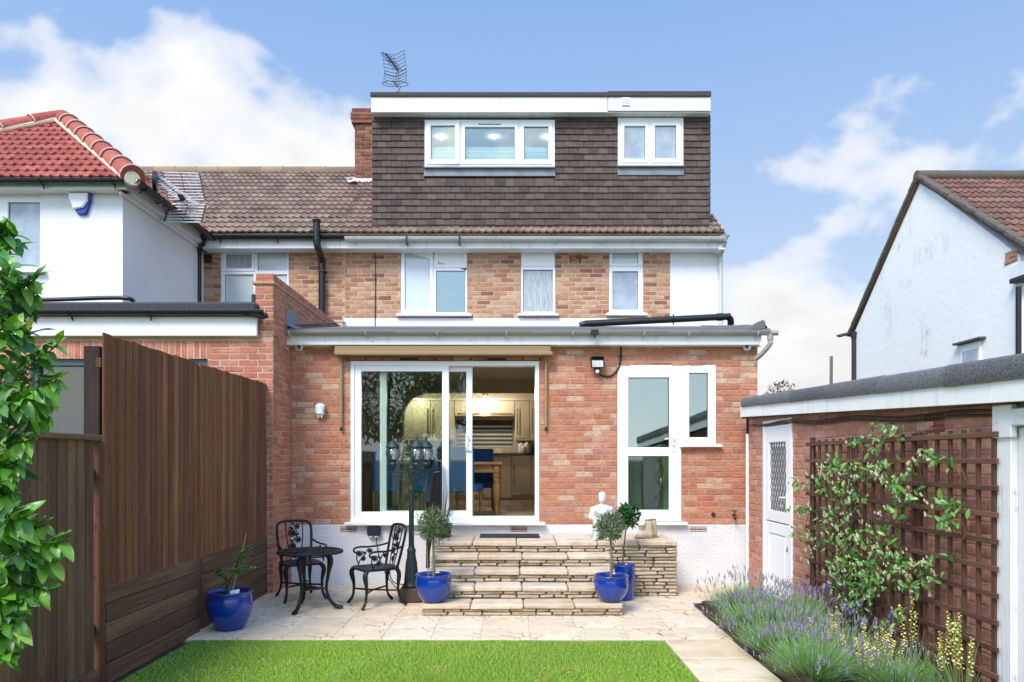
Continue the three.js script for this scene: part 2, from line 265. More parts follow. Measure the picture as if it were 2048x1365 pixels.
// ---------------------------------------------------------------- brickwork: mortar body with openings, bricks one by one
const brickGeo = {};
function brickShape(L, H, deep = 0.03) { const k = [Math.round(L * 250), Math.round(H * 500), Math.floor(rnd() * 5)].join(); return brickGeo[k] ??= bev(Math.round(L * 250) / 250, Math.round(H * 500) / 500, deep, 0.0045, rnd() * 20, '', 0.0012); }
function bricks(part, s0, s1, t0, t1, holes, mats, o = {}) {
  const { L = 0.215, H = 0.065, J = 0.0105, keep = 300, score = () => 0, shift = 0, name = 'brick', clip } = o, list = [];
  let row = 0;
  for (let t = t0; t + H * 0.5 < t1; t += H + J, row++) {
    const h = Math.min(H, t1 - t);
    let spans = [[s0, s1]];
    const cut = clip ? clip(t + h / 2) : null; if (cut) spans = [[Math.max(s0, cut[0]), Math.min(s1, cut[1])]];
    for (const [a, b, c, d] of holes) if (t + h * 0.55 > c && t + h * 0.45 < d) spans = spans.flatMap(([p, q]) => [[p, Math.min(q, a)], [Math.max(p, b), q]].filter(([m, n]) => n - m > 0.025));
    for (let s = s0 + shift - (row % 2 ? (L + J) / 2 : 0) - (row % 7 === 3 ? (L + J) / 4 : 0) - L - J; s < s1; s += L + J) for (const [p, q] of spans) {
      const a = Math.max(s, p), b = Math.min(s + L, q); if (b - a < 0.03) continue;
      list.push({ x: (a + b) / 2, y: t + h / 2, w: b - a, h, k: score((a + b) / 2, t) + (b - a) * 2 });
    }
  }
  list.sort((a, b) => b.k - a.k);
  const rest = [];
  list.forEach((q, i) => {
    const g = brickShape(q.w, q.h), m = pick(mats), z = -0.015 + rr(0.003, 0.0065), tilt = rr(-0.006, 0.006);
    if (i < keep) { const b = add(part, name, g, m); b.position.set(q.x, q.y, z); b.rotation.set(0, 0, tilt); } else rest.push([put(g.clone(), q.x, q.y, z, 0, 0, tilt), m]);
  });
  if (rest.length) stuffOf(part, 'brickwork', rest);
}
function wallBody(parent, name, s0, s1, t0, t1, holes, m, depth = 0.22, shape) { const s = shape ?? rect(s0, s1, t0, t1); for (const h of holes) s.holes.push(hole(...h)); const g = slab(s, depth); g.translate(0, 0, -depth); return add(parent, name, g, m); }

// ---------------------------------------------------------------- windows on a plane that faces the garden, in that plane's pixels
function windowPart(parent, name, D, frame, panes, o = {}) {       // frame [l, r, t, b] px; panes [{g:[l,r,t,b], s:[l,r,t,b]?, m, open?}]
  const px = (r) => [X(r[0], D), X(r[1], D), Y(r[3], D), Y(r[2], D)], z = -D - (o.recess ?? 0.012), f = px(frame), dz = o.deep ?? 0.07;
  const fr = [ring(...f, panes.map((p) => px(p.s ?? p.g)), z - dz, z, 0.006)], win = add(parent, name, fr, M.upvc);
  for (const p of panes) {
    const g = px(p.g), holder = win;
    if (p.s) { const q = px(p.s); const sash = add(win, 'sash', ring(...q, [g], -0.045, 0.012, 0.007), M.upvc); sash.position.z = z; if (p.open) { sash.position.x = q[0]; sash.geometry.translate(-q[0], 0, 0); sash.rotation.y = p.open; } }
    const zz = z - (p.s ? 0.016 : 0.03), pane = add(holder, 'pane', p.m === M.coated || p.m === M.clear ? [0, -0.018].map((q) => bx(g[0] - 0.006, g[1] + 0.006, g[2] - 0.006, g[3] + 0.006, zz - 0.004 + q, zz + q, 0.001)) : bx(g[0] - 0.006, g[1] + 0.006, g[2] - 0.006, g[3] + 0.006, zz - 0.012, zz, 0.001), p.m);
    const gas = add(holder, 'gasket', ring(g[0] - 0.001, g[1] + 0.001, g[2] - 0.001, g[3] + 0.001, [[g[0] + 0.006, g[1] - 0.006, g[2] + 0.006, g[3] - 0.006]], zz - 0.002, zz + 0.003, 0), M.gasket);
    if (p.open) { const q = px(p.s); for (const e of [pane, gas]) { e.position.x = q[0]; e.position.z = z; e.geometry.translate(-q[0], 0, -z); e.rotation.y = p.open; } }
    if (p.blind) add(win, 'blind', bx(g[0] - 0.01, g[1] + 0.01, p.blind === 1 ? g[2] - 0.01 : Y(p.blind, D), p.top ? Y(p.top, D) : g[3] + 0.01, zz - 0.07, zz - 0.062, 0.001), M.blind);
  }
  if (o.sill) { const [l, r, t, b] = px(o.sill).map((v) => v), hh = b - t; add(win, 'sill', [bx(l, r, t, b, -D - 0.06, -D + 0.085, 0.006), bx(l + 0.01, r - 0.01, b, b + 0.006, -D - 0.06, -D + 0.05, 0.001)], M.upvc); void hh; }
  return win;
}

// ---------------------------------------------------------------- gutters, tiles
function gutter(parent, name, x0, x1, y, z, r, m, brackets = [], bm = m) {
  const prof = []; for (let i = 0; i <= 10; i++) { const a = Math.PI + Math.PI * i / 10; prof.push([Math.cos(a) * r, Math.sin(a) * r]); } for (let i = 10; i >= 0; i--) { const a = Math.PI + Math.PI * i / 10; prof.push([Math.cos(a) * (r - 0.004), Math.sin(a) * (r - 0.004)]); }
  const s = new THREE.Shape(); prof.forEach(([a, b], i) => (i ? s.lineTo(a, b) : s.moveTo(a, b))); s.closePath();
  const g = slab(s, x1 - x0); g.rotateY(Math.PI / 2); g.translate(x0, y, z);
  const bead = rod([x0, y, z + r], [x1, y, z + r], 0.006), gm = add(parent, name, [g, bead], m);
  for (const bxp of brackets) { const arc = []; for (let i = 0; i <= 8; i++) { const a = -0.15 - Math.PI * 0.9 * i / 8; arc.push([bxp, y + Math.sin(a) * (r + 0.006), z + Math.cos(a) * (r + 0.006)]); } add(gm, 'gutter_bracket', [tube(arc, 0.009, 10, 6), rod([bxp, y - r * 0.9, z - r * 0.5], [bxp, y - r - 0.05, z - r * 0.9], 0.009)], bm); }
  return gm;
}
const tileGeo = {};
function rollTile(w, len, rolls, roll, v) {                       // interlocking tile with rolls: profile across x, runs up the slope (+y), top side +z
  return tileGeo[[w, len, rolls, roll, v]] ??= (() => {
    const n = rolls * 4, pos = [], top = (i) => { const u = (i / n) * rolls % 1, r = u < 0.55 ? Math.sin(u / 0.55 * Math.PI) : 0; return [-w / 2 + w * i / n, r * roll]; }, quad = (a, b, c, d) => { for (const p of [a, b, c, a, c, d]) pos.push(...p); };
    const th = 0.026, lift = 0.034;
    for (let i = 0; i < n; i++) {
      const [x0, h0] = top(i), [x1, h1] = i === n - 1 ? [w / 2, 0] : top(i + 1);
      quad([x0, 0, h0 + lift], [x1, 0, h1 + lift], [x1, len, h1 + 0.002], [x0, len, h0 + 0.002]);
      quad([x0, 0, h0 + lift - th], [x1, 0, h1 + lift - th], [x1, 0, h1 + lift], [x0, 0, h0 + lift]);
    }
    const g = new THREE.BufferGeometry().setAttribute('position', new THREE.Float32BufferAttribute(pos, 3)); g.computeVertexNormals();
    return boxUV(g, v * 3.17);
  })();
}
// a tiled slope: part has local x along the eaves, y up the slope, z out of it; span(y) -> [x0, x1] of the row that starts at y
function tiles(part, len, span, mats, o = {}) {
  const { w = 0.25, g = 0.25, rolls = 2, roll = 0.02, keep = 300, score = () => 0, name = 'roof_tile' } = o, list = [];
  for (let y = 0, r = 0; y < len - 0.02; y += g, r++) { const sp = span(y + g * 0.5); if (!sp) continue; const [a, b] = sp; for (let x = a; x < b - 0.01; x += w) { const ww = Math.min(w, b - x); if (ww < 0.04) continue; list.push({ x: x + ww / 2, y, sx: ww / w, k: score(x, y) }); } }
  list.sort((p, q) => q.k - p.k);
  const rest = [];
  list.forEach((q, i) => {
    const geo = rollTile(w, g * 1.12, rolls, roll, Math.floor(rnd() * 4)), m = pick(mats), x = q.x, y = q.y + rr(-0.004, 0.004), z = rr(0, 0.004), tw = rr(-0.006, 0.006);
    if (i < keep) { const t = add(part, name, geo, m); t.position.set(x, y, z); t.rotation.z = tw; t.scale.x = q.sx; } else rest.push([put(geo.clone(), x, y, z, 0, 0, tw, V(q.sx, 1, 1)), m]);
  });
  if (rest.length) stuffOf(part, 'tiling', rest);
}
// ================================================================ the brick house with its rear extension
const DE = 9.37, DM = 12.26, DD = 12.15;                         // extension wall, main wall, dormer face
const ex = (p) => X(p, DE), ey = (p) => Y(p, DE), mx = (p) => X(p, DM), my = (p) => Y(p, DM), dx = (p) => X(p, DD), dy = (p) => Y(p, DD);
const house = thing('brick_house', 'red brick semi-detached house with tiled loft dormer and single-storey rear extension', 'house');
{
  // --- extension wall
  const holes = [[ex(701), ex(1079), ey(1046), ey(722)], [ex(1234), ex(1363.5), ey(1045), ey(730)], [ex(1363), ex(1432.5), ey(890), ey(730)]];
  const L = -2.857, R = 3.174;
  const shape = rect(L, R, 0.76, 3.2);
  shape.holes.push(hole(...holes[0]));
  const pth = new THREE.Path(); [[ex(1234), ey(1045)], [ex(1363.5), ey(1045)], [ex(1363.5), ey(890)], [ex(1432.5), ey(890)], [ex(1432.5), ey(730)], [ex(1234), ey(730)]].forEach(([a, b], i) => (i ? pth.lineTo(a, b) : pth.moveTo(a, b))); pth.closePath(); shape.holes.push(pth);
  const wall = wallBody(house, 'extension_wall', 0, 0, 0, 0, [], M.extMortar, 0.25, shape); wall.position.z = -DE;
  bricks(wall, L, R, 0.772, 3.10, holes, M.extBrick, { keep: 300, score: (s, t) => (t > 3 ? -1 : 0) + (s < -2.8 ? -1 : 0), shift: 0.07 });
  add(house, 'plinth', [bx(L, R, -0.1, 0.762, -DE - 0.25, -DE + 0.006, 0.006)], M.plinth);
  for (const px of [697, 1038, 1397]) airBrick(house, ex(px), ey(1059), -DE + 0.008, 0.215, 0.068, 2, 9);
  // membrane strips over the frames, vent hole
  add(house, 'lintel_strip', [bx(ex(693), ex(1085), ey(722), ey(716), -DE - 0.05, -DE + 0.004, 0.001), bx(ex(1232), ex(1433), ey(730), ey(727.5), -DE - 0.05, -DE + 0.004, 0.001)], M.darkRed);
  add(house, 'vent_hole', put(new THREE.CylinderGeometry(0.03, 0.034, 0.02, 18), ex(1427), ey(1030.5), -DE + 0.002, Math.PI / 2), M.darkRed);
  // --- extension roof, fascia, gutter
  const fz = -9.21, roof = new THREE.Shape([[9.16, 3.225], [9.16, 3.262], [12.3, 3.872], [12.3, 3.78]].map(([a, b]) => new THREE.Vector2(a, b)));
  const rs = slab(roof, 6.13, 0.0); rs.rotateY(Math.PI / 2); rs.translate(-2.862, 0, 0);
  const er = add(house, 'extension_roof', rs, M.felt);
  add(er, 'roof_kerb', [taper([[3.20, 3.27, -9.16], [3.21, 3.33, -9.28], [3.22, 3.34, -9.6], [3.2, 3.52, -10.6], [3.2, 3.83, -12.2]], [0.03, 0.06, 0.05, 0.04, 0.04], 20, 8), put(poly([[X(1470, 9.2), Y(663, 9.2)], [X(1498, 9.2), Y(655, 9.2)], [X(1512, 9.2), Y(646, 9.2)], [X(1524, 9.2), Y(641, 9.2)], [X(1529, 9.2), Y(645, 9.2)], [X(1530, 9.2), Y(660, 9.2)]], 0.35, 0.012), 0, 0, -9.5)], M.felt);
  add(house, 'fascia', [bx(-2.88, X(1520, 9.21), Y(690, 9.21), 3.225, fz - 0.022, fz, 0.003), bx(-2.88, X(1520, 9.21), Y(690, 9.21), Y(690, 9.21) + 0.012, fz - 0.16, fz - 0.022, 0.001), bx(X(1520, 9.21) - 0.004, X(1520, 9.21) + 0.018, Y(693, 9.21), 3.22, fz - 0.2, fz + 0.012, 0.003), bx(-2.90, -2.86, Y(703, 9.21), 3.22, fz - 0.06, fz + 0.012, 0.003)], M.whitePaint);
  add(house, 'fascia_pin', [650, 745, 938].map((p, i) => put(new THREE.SphereGeometry(0.006, 6, 5), X(p, 9.2), Y([683, 683, 682][i], 9.2), fz + 0.001)), M.dark);
  const gy = Y(662, 9.13), gz = -9.15;
  const g1 = gutter(house, 'gutter', X(566, 9.13), X(1540, 9.13), gy, gz, 0.047, M.greyGutter, [578, 731, 874, 1013, 1146, 1289, 1379, 1517].map((p) => X(p, 9.12)), M.whiteGutter);
  add(g1, 'gutter_joint', [bx(X(1182, 9.1), X(1197, 9.1), gy - 0.058, gy + 0.008, gz + 0.02, gz + 0.062, 0.004), bx(X(1187, 9.1), X(1192, 9.1), gy - 0.09, gy - 0.05, gz + 0.03, gz + 0.05, 0.003)], M.blackPlastic);
  add(house, 'downpipe', [rod([X(1522, 9.13), gy - 0.02, gz], [X(1557, 9.13), gy - 0.02, gz], 0.036, 0.036, 14), tube([[X(1542, 9.13), gy - 0.04, gz], [X(1542, 9.13), gy - 0.13, gz], [X(1541, 9.13), gy - 0.17, gz], [X(1526, 9.2), gy - 0.27, -9.22], [X(1512, 9.3), gy - 0.33, -9.3]], 0.032, 24, 12), rod([X(1542, 9.13), gy - 0.06, gz], [X(1542, 9.13), gy - 0.11, gz], 0.038, 0.038, 14)], M.greyGutter);
  // --- sliding door: fixed pane, slid sash behind it, open bay
  const door = add(house, 'sliding_door', [ring(ex(701), ex(1078.5), ey(1045), ey(722.5), [[ex(709), ex(1070), ey(1034), ey(732)]], -DE - 0.16, -DE + 0.012, 0.006)], M.upvc);
  const sashAt = (name, o, gl, z) => { const s = add(door, name, ring(ex(o[0]), ex(o[1]), ey(o[3]), ey(o[2]), [[ex(gl[0]), ex(gl[1]), ey(gl[3]), ey(gl[2])]], z - 0.05, z, 0.006), M.upvc); add(door, 'pane', bx(ex(gl[0]) - 0.01, ex(gl[1]) + 0.01, ey(gl[3]) - 0.01, ey(gl[2]) + 0.01, z - 0.034, z - 0.022, 0.001), M.doorGlass); return s; };
  sashAt('fixed_sash', [709, 897.5, 731, 1038], [722, 884, 743, 1024.5], -DE - 0.005);
  sashAt('sliding_sash', [757, 944, 732.5, 1036], [770.5, 931.6, 742, 1023], -DE - 0.085);
  add(door, 'handle', [bx(ex(930.5), ex(943), ey(903), ey(869), -DE - 0.085, -DE - 0.06, 0.006), tube([[ex(934), ey(899), -DE - 0.06], [ex(932.5), ey(898), -DE - 0.02], [ex(932), ey(885), -DE - 0.012], [ex(933), ey(873), -DE - 0.02], [ex(935), ey(872), -DE - 0.06]], 0.009, 20, 8), rod([ex(939), ey(893), -DE - 0.058], [ex(935), ey(886), -DE - 0.04], 0.008)], M.upvc);
  add(door, 'lock', [put(new THREE.CylinderGeometry(0.008, 0.008, 0.01, 12), ex(939), ey(880), -DE - 0.058, Math.PI / 2), bx(ex(938.2), ex(939.8), ey(884), ey(880), -DE - 0.062, -DE - 0.055, 0.0005)], M.gasket);
  add(door, 'trickle_vent', bx(ex(860), ex(920), ey(728.5), ey(725), -DE, -DE + 0.03, 0.004), M.upvc);
  add(door, 'sill', bx(ex(691), ex(1090), ey(1050.5), ey(1044.5), -DE - 0.15, -DE + 0.10, 0.006), M.upvc);
  // --- glazed back door with side window
  const bd = add(house, 'back_door', [ring(ex(1235), ex(1363), ey(1043), ey(730), [[ex(1244.6), ex(1351), ey(1031.5), ey(742)]], -DE - 0.08, -DE + 0.006, 0.006)], M.upvc);
  const leaf = add(bd, 'door_leaf', [ring(ex(1244), ex(1351.5), ey(1032), ey(741.5), [[ex(1257), ex(1338.5), ey(895.5), ey(756)], [ex(1256.5), ex(1338), ey(1020.5), ey(913)]], -DE - 0.06, -DE + 0.014, 0.007)], M.upvc);
  void leaf;
  for (const [a, b, c, d] of [[1257, 1338.5, 756, 895.5], [1256.5, 1338, 913, 1020.5]]) { add(bd, 'pane', [-0.018, -0.038].map((q) => bx(ex(a) - 0.005, ex(b) + 0.005, ey(d) - 0.005, ey(c) + 0.005, -DE + q - 0.004, -DE + q, 0.001)), c > 900 ? M.doorGlass : M.coated); add(bd, 'gasket', ring(ex(a), ex(b), ey(d), ey(c), [[ex(a) + 0.006, ex(b) - 0.006, ey(d) + 0.006, ey(c) - 0.006]], -DE - 0.018, -DE - 0.012, 0), M.gasket); }
  add(bd, 'handle', [bx(ex(1344), ex(1350), ey(903), ey(873), -DE + 0.01, -DE + 0.028, 0.005), rod([ex(1347), ey(878), -DE + 0.02], [ex(1347), ey(878), -DE + 0.065], 0.009), tube([[ex(1348), ey(878), -DE + 0.06], [ex(1338), ey(878), -DE + 0.064], [ex(1328), ey(879), -DE + 0.06]], 0.009, 8, 8)], M.upvc);
  add(bd, 'lock', bx(ex(1346), ex(1348), ey(895), ey(891), -DE + 0.026, -DE + 0.031, 0.001), M.gasket);
  add(bd, 'sill', bx(ex(1274), ex(1373), ey(1050), ey(1044), -DE - 0.07, -DE + 0.09, 0.005), M.upvc);
  windowPart(house, 'side_window', DE, [1363.5, 1432, 730, 890], [{ g: [1378.5, 1416, 747, 875.5], s: [1371, 1424, 738, 883], m: M.coated }], { sill: [1358, 1442, 890, 895], recess: -0.006 });

  // --- main wall: brick piers, white band and corner panel, windows
  const mh = [[mx(800), mx(935.5), my(630), my(497)], [mx(1041), mx(1111.5), my(630), my(497)], [mx(1217.5), mx(1287.5), my(630), my(497)]];
  const ms = rect(-2.84, 3.54, 3.0, 5.24); for (const h of mh) ms.holes.push(hole(...h));
  const mw = wallBody(house, 'main_wall', 0, 0, 0, 0, [], M.mainMortar, 0.25, ms); mw.position.z = -DM;
  bricks(mw, mx(690), mx(1340), my(636.5), my(496), mh, M.mainBrick, { keep: 300, L: 0.22, H: 0.066, shift: 0.1 });
  airBrick(house, mx(1151), my(519), -DM + 0.008, 0.2, 0.135, 6, 1);
  add(house, 'white_band', bx(-2.84, 3.545, my(662), my(637), -DM - 0.01, -DM + 0.012, 0.004), M.render);
  add(house, 'white_panel', bx(mx(1340.5), 3.545, my(637) + 0.001, my(494), -DM - 0.01, -DM + 0.012, 0.004), M.render);
  windowPart(house, 'bedroom_window', DM, [800.5, 934.7, 499, 629], [{ g: [809.5, 858.5, 507, 619.5], s: [802, 866, 499.5, 626.5], m: M.paleBlind }, { g: [876, 926, 507, 528.5], s: [868.5, 934, 500, 536], m: M.paleBlind }, { g: [872, 930.5, 541.5, 624.5], m: M.coated }], { sill: [793, 943.5, 629.5, 634] });
  windowPart(house, 'bathroom_window', DM, [1041.5, 1111, 497, 629], [{ g: [1049, 1101.5, 505, 526.5], s: [1043, 1109.5, 498, 533.5], m: M.droplet }, { g: [1046, 1105.5, 539.5, 623.5], m: M.droplet }], { sill: [1035, 1117, 629.5, 633.5] });
  windowPart(house, 'landing_window', DM, [1218, 1287, 496, 628], [{ g: [1225.5, 1276.5, 504.5, 526.5], s: [1219.5, 1285.5, 498, 532.5], m: M.paleBlind }, { g: [1225.5, 1277, 542.5, 619.5], m: M.obscure }], { sill: [1211.5, 1293.5, 628, 633] });
  add(house, 'gable_wall', [bx(3.30, 3.54, -0.1, 5.2, -18.2, -DM - 0.25, 0.004)], M.render);
  add(house, 'party_wall', [bx(-2.95, -2.86, -0.1, 5.2, -18.2, -DM - 0.26, 0.003)], M.render);
  // --- eaves
  const ez = -11.98;
  add(house, 'eaves_board', [bx(-2.84, X(1449, 11.98), Y(497, 11.98), Y(476, 11.98), ez - 0.02, ez, 0.003), bx(-2.84, 3.5, Y(497, 11.98), Y(497, 11.98) + 0.014, -DM, ez - 0.02, 0.001), bx(X(1437, 11.98), X(1451, 11.98), Y(500, 11.98), Y(487, 11.98), ez - 0.25, ez + 0.02, 0.004)], M.whitePaint);
  const g2 = gutter(house, 'gutter', X(690, 11.9), X(1452, 11.9), Y(475.5, 11.9), -11.91, 0.056, M.whiteGutter, [709, 1111, 1203, 1418, 1442].map((p) => X(p, 11.9)), M.whiteGutter);
  for (const p of [813, 919]) add(g2, 'gutter_bracket', [bx(X(p - 1.5, 11.85), X(p + 1.5, 11.85), Y(487, 11.85), Y(472, 11.85), -11.86, -11.835, 0.003), bx(X(p - 1.5, 11.9), X(p + 1.5, 11.9), Y(489, 11.9), Y(484, 11.9), -11.97, -11.84, 0.003)], M.blackPlastic);
  add(g2, 'gutter_joint', [1017, 1295].flatMap((p) => [-4, 0, 4].map((q) => put(new THREE.TorusGeometry(0.06, 0.006, 6, 14, Math.PI), X(p + q, 11.9), Y(475.5, 11.9), -11.91, 0, Math.PI / 2, Math.PI))), M.whiteGutter);
  add(house, 'downpipe', [tube([[X(1449, 11.95), Y(485, 11.95), -11.92], [X(1447, 12.0), Y(497, 12), -12.02], [X(1441.5, 12.2), Y(510, 12.2), -12.19], [X(1441.5, 12.2), Y(530, 12.2), -12.2], [X(1441.5, 12.2), Y(660, 12.2), -12.2]], 0.037, 30, 12), rod([X(1441.5, 12.2), Y(535, 12.2), -12.2], [X(1441.5, 12.2), Y(531, 12.2), -12.2], 0.043, 0.043, 12), put(new THREE.ConeGeometry(0.075, 0.12, 12, 1), X(1450, 11.92), Y(480, 11.92), -11.9, Math.PI, 0, 0)], M.whiteGutter);
  add(house, 'soil_pipe', [tube([[X(633, 11.82), Y(446, 11.82), -11.82], [X(633.5, 11.82), Y(486, 11.82), -11.82], [X(637, 11.88), Y(500, 11.88), -11.88], [X(643, 12.15), Y(522, 12.15), -12.15], [X(643.5, 12.17), Y(540, 12.17), -12.17], [X(643.5, 12.17), Y(640, 12.17), -12.17]], 0.056, 50, 14), rod([X(633, 11.82), Y(446, 11.82), -11.82], [X(633, 11.82), Y(440.5, 11.82), -11.82], 0.06, 0.072, 14), rod([X(633.4, 11.82), Y(483, 11.82), -11.82], [X(633.6, 11.82), Y(477, 11.82), -11.82], 0.063, 0.063, 14), rod([X(643.5, 12.17), Y(524, 12.17), -12.17], [X(643.5, 12.17), Y(517, 12.17), -12.15], 0.064, 0.064, 14), bx(X(640, 12.17), X(652, 12.17), Y(545, 12.17), Y(542, 12.17), -12.24, -12.1, 0.004)], M.blackPlastic);
  add(house, 'waste_pipe', [tube([[X(1160, 11.4), Y(652, 11.4), -11.4], [X(1172, 11.4), Y(648, 11.4), -11.4], [X(1200, 11.4), Y(646.5, 11.4), -11.4], [X(1440, 11.4), Y(634.5, 11.4), -11.4], [X(1454, 11.4), Y(634, 11.4), -11.4], [X(1461, 11.42), Y(638, 11.4), -11.42], [X(1462, 11.46), Y(648, 11.4), -11.46]], 0.052, 60, 14), rod([X(1434, 11.4), Y(634.8, 11.4), -11.4], [X(1446, 11.4), Y(634.2, 11.4), -11.4], 0.06, 0.06, 14), put(new THREE.TorusGeometry(0.058, 0.008, 6, 16), X(1347, 11.4), Y(639, 11.4), -11.4, 0, Math.PI / 2, 0), rod([X(1347, 11.4), Y(629, 11.4), -11.4], [X(1347, 11.4), Y(650, 11.4), -11.4], 0.01)], M.blackPlastic);
  add(house, 'wall_cable', [tube([[mx(747), my(484), -12.02], [mx(750), my(500), -DM + 0.02], [mx(751), my(560), -DM + 0.014], [mx(750.5), my(640), -DM + 0.02], [mx(751), my(656), -DM + 0.02]], 0.0075, 20, 5)], M.cable);
  add(house, 'camera_cable', [tube([[mx(1379), my(500), -DM + 0.016], [mx(1379.5), my(600), -DM + 0.016], [mx(1379), my(655), -DM + 0.016]], 0.007, 12, 5)], M.upvc);
  // --- main roof
  const th = Math.atan2(2.346, 3.32), len = 4.065, roofMats = ['#8f7868', '#967e6e', '#897263', '#9b8474', '#836c5d', '#917a6a'].map((c) => mat(c, 0.9, { map: T(mottle, 0.5), bump: fn, bs: 0.003 }));
  const deck = add(house, 'roof', put(bev(6.34, len, 0.05, 0.01), 0, 0, 0), roofMats[4]);
  deck.geometry.translate(3.17, len / 2, -0.03); deck.position.set(-2.84, 5.335, -11.93); deck.rotation.x = th - Math.PI / 2;
  tiles(deck, len, (y) => (y < 0.3 ? [0, 6.33] : [0, 0.6]), roofMats, { w: 0.25, g: 0.254, roll: 0.022, keep: 200 });
  const stub = rollTile(0.2, 0.28, 2, 0.022, 1);
  [0, 0.254, 0.508].forEach((y, i) => { const t = add(deck, 'verge_tile', stub, roofMats[i]); t.position.set(6.24, y + 0.02, 0.02); });
  add(deck, 'verge_mortar', [0, 0.25, 0.5, 0.75].map((y) => put(bev(0.03, 0.25, 0.07, 0.01, 0, '', 0.006), 6.35, y + 0.12, 0)), M.mainMortar);
  const back = add(house, 'rear_roof', put(bev(6.34, len, 0.05, 0.01), 3.17, len / 2, -0.03), roofMats[4]); back.position.set(3.5, 5.335, -18.57); back.rotation.set(th - Math.PI / 2, Math.PI, 0, 'YXZ');
  add(house, 'ridge', [rod([-2.84, 7.66, -15.25], [-2.3, 7.66, -15.25], 0.12, 0.12, 14)], roofMats[2]);
  // --- chimney beside the dormer
  const chim = add(house, 'chimney', bx(X(709, 14.6), X(709, 14.6) + 0.75, 6.6, Y(240, 14.6), -15.3, -14.62, 0.004), M.garageMortar);
  const cw = new THREE.Object3D(); cw.name = 'chimney_face'; cw.position.set(0, 0, -14.612);
  { const cm = add(chim, 'chimney_stack', new THREE.BufferGeometry().copy(bx(0, 0.75, 0, 0.1, 0, 0.01)), M.garageMortar); cm.geometry = bx(X(708, 14.6), X(708, 14.6) + 0.76, Y(247, 14.6), Y(243, 14.6), -15.33, -14.6, 0.004); }
  bricks(chim, X(709, 14.6), X(709, 14.6) + 0.7, 6.9, Y(247, 14.6), [], M.chimneyBrick, { keep: 120, name: 'brick' });
  for (const c of chim.children) if (c.name === 'brick' || c.name === 'brickwork') c.position.z += -14.615;
  for (let i = 0; i < 4; i++) { const w = [0.06, 0.075, 0.075, 0.05][i], y0 = Y(247, 14.6) + i * 0.076, m = M.chimneyBrick[i]; add(chim, 'brick_course', bx(X(709, 14.6) - w, X(709, 14.6) + 0.72, y0, y0 + 0.068, -15.36, -14.6 + w * 0.6, 0.006), m); }
  add(chim, 'flashing', [bx(X(705, 14.4), X(746, 14.4), Y(368, 14.4), Y(356, 14.4), -14.45, -14.42, 0.006), put(bev(0.16, 0.02, 0.26, 0.006, 0, '', 0.01), X(703, 14.3), Y(360, 14.3), -14.3, 0.62, 0.3, 0.1), put(bev(0.12, 0.02, 0.14, 0.006, 0, '', 0.01), X(699, 14.3), Y(356, 14.3), -14.3, 0.5, -0.5, 0.2)], M.whitePaint);
  // --- dormer
  const DL = dx(744), DR = dx(1418.5), D0 = dy(463), D1 = dy(218);
  const wins = [[dx(849), dx(1109.5), dy(354), dy(240)], [dx(1235), dx(1367), dy(352), dy(236)]];
  const dws = rect(DL, DR, D0, D1); dws.holes.push(hole(dx(850), dx(1109), dy(337), dy(241))); dws.holes.push(hole(dx(1236), dx(1366), dy(334), dy(237)));
  const dw = wallBody(house, 'dormer_wall', 0, 0, 0, 0, [], mat('#2a2221', 0.9), 0.12, dws); dw.position.z = -DD - 0.03;
  const hm = ['#5f504a', '#64554f', '#5a4b46', '#685953', '#51433e', '#61504a', '#6d5f59'].map((c) => mat(c, 0.9, { map: T(mottle, 0.42), bump: fn, bs: 0.003 }));
  { const list = [], gauge = 0.1085, W = 0.162, geos = [0, 1, 2, 3].map((i) => bev(W, 0.15, 0.018, 0.003, i * 2.3, '', 0.0015));
    const rest = [];
    for (let r = 0, y = D0 - 0.012; y < D1 - 0.03; y += gauge, r++) {
      const top = y > dy(250) ? 0.23 : 0.15; let spans = [[DL, DR]];
      for (const [a, b, c, d] of wins) if (y + 0.07 > c && y + 0.02 < d) spans = spans.flatMap(([p, q]) => [[p, Math.min(q, a)], [Math.max(p, b), q]]).filter(([p, q]) => q - p > 0.02);
      for (let x = DL - (r % 2 ? 0.082 : 0) + rr(-0.004, 0.004); x < DR; x += 0.165) for (const [p, q] of spans) { const a = Math.max(x, p), b = Math.min(x + W, q); if (b - a > 0.025) list.push({ x: (a + b) / 2, y, w: b - a }); }
      void top;
    }
    list.sort((a, b) => b.w - a.w || a.y - b.y);
    list.forEach((q, i) => { const g = pick(geos), m = rnd() < 0.82 ? hm[Math.floor(rnd() * 4)] : pick(hm), x = q.x, y = q.y + 0.075 + rr(-0.003, 0.003), z = 0.034 + rr(0, 0.004), rx = -0.19, rz = rr(-0.008, 0.008), sx = q.w / W; if (i < 300) { const t = add(dw, 'hung_tile', g, m); t.position.set(x, y, z); t.rotation.set(rx, 0, rz); t.scale.x = sx; } else rest.push([put(g.clone(), x, y, z, rx, 0, rz, V(sx, 1, 1)), m]); });
    stuffOf(dw, 'tile_hanging', rest); }
  add(dw, 'corner_tiles', Array.from({ length: 18 }, (_, i) => put(bev(0.03, 0.112, 0.1, 0.008, i), DR + 0.008, D0 + 0.05 + i * 0.1085, -0.01, -0.05, 0, 0.06)), hm[0]);
  add(house, 'dormer_cheek', [bx(DL, DL + 0.06, 5.6, 7.5, -15.2, -DD - 0.16, 0.004), bx(DR - 0.06, DR, 5.6, 7.5, -15.2, -DD - 0.16, 0.004)], hm[0]);
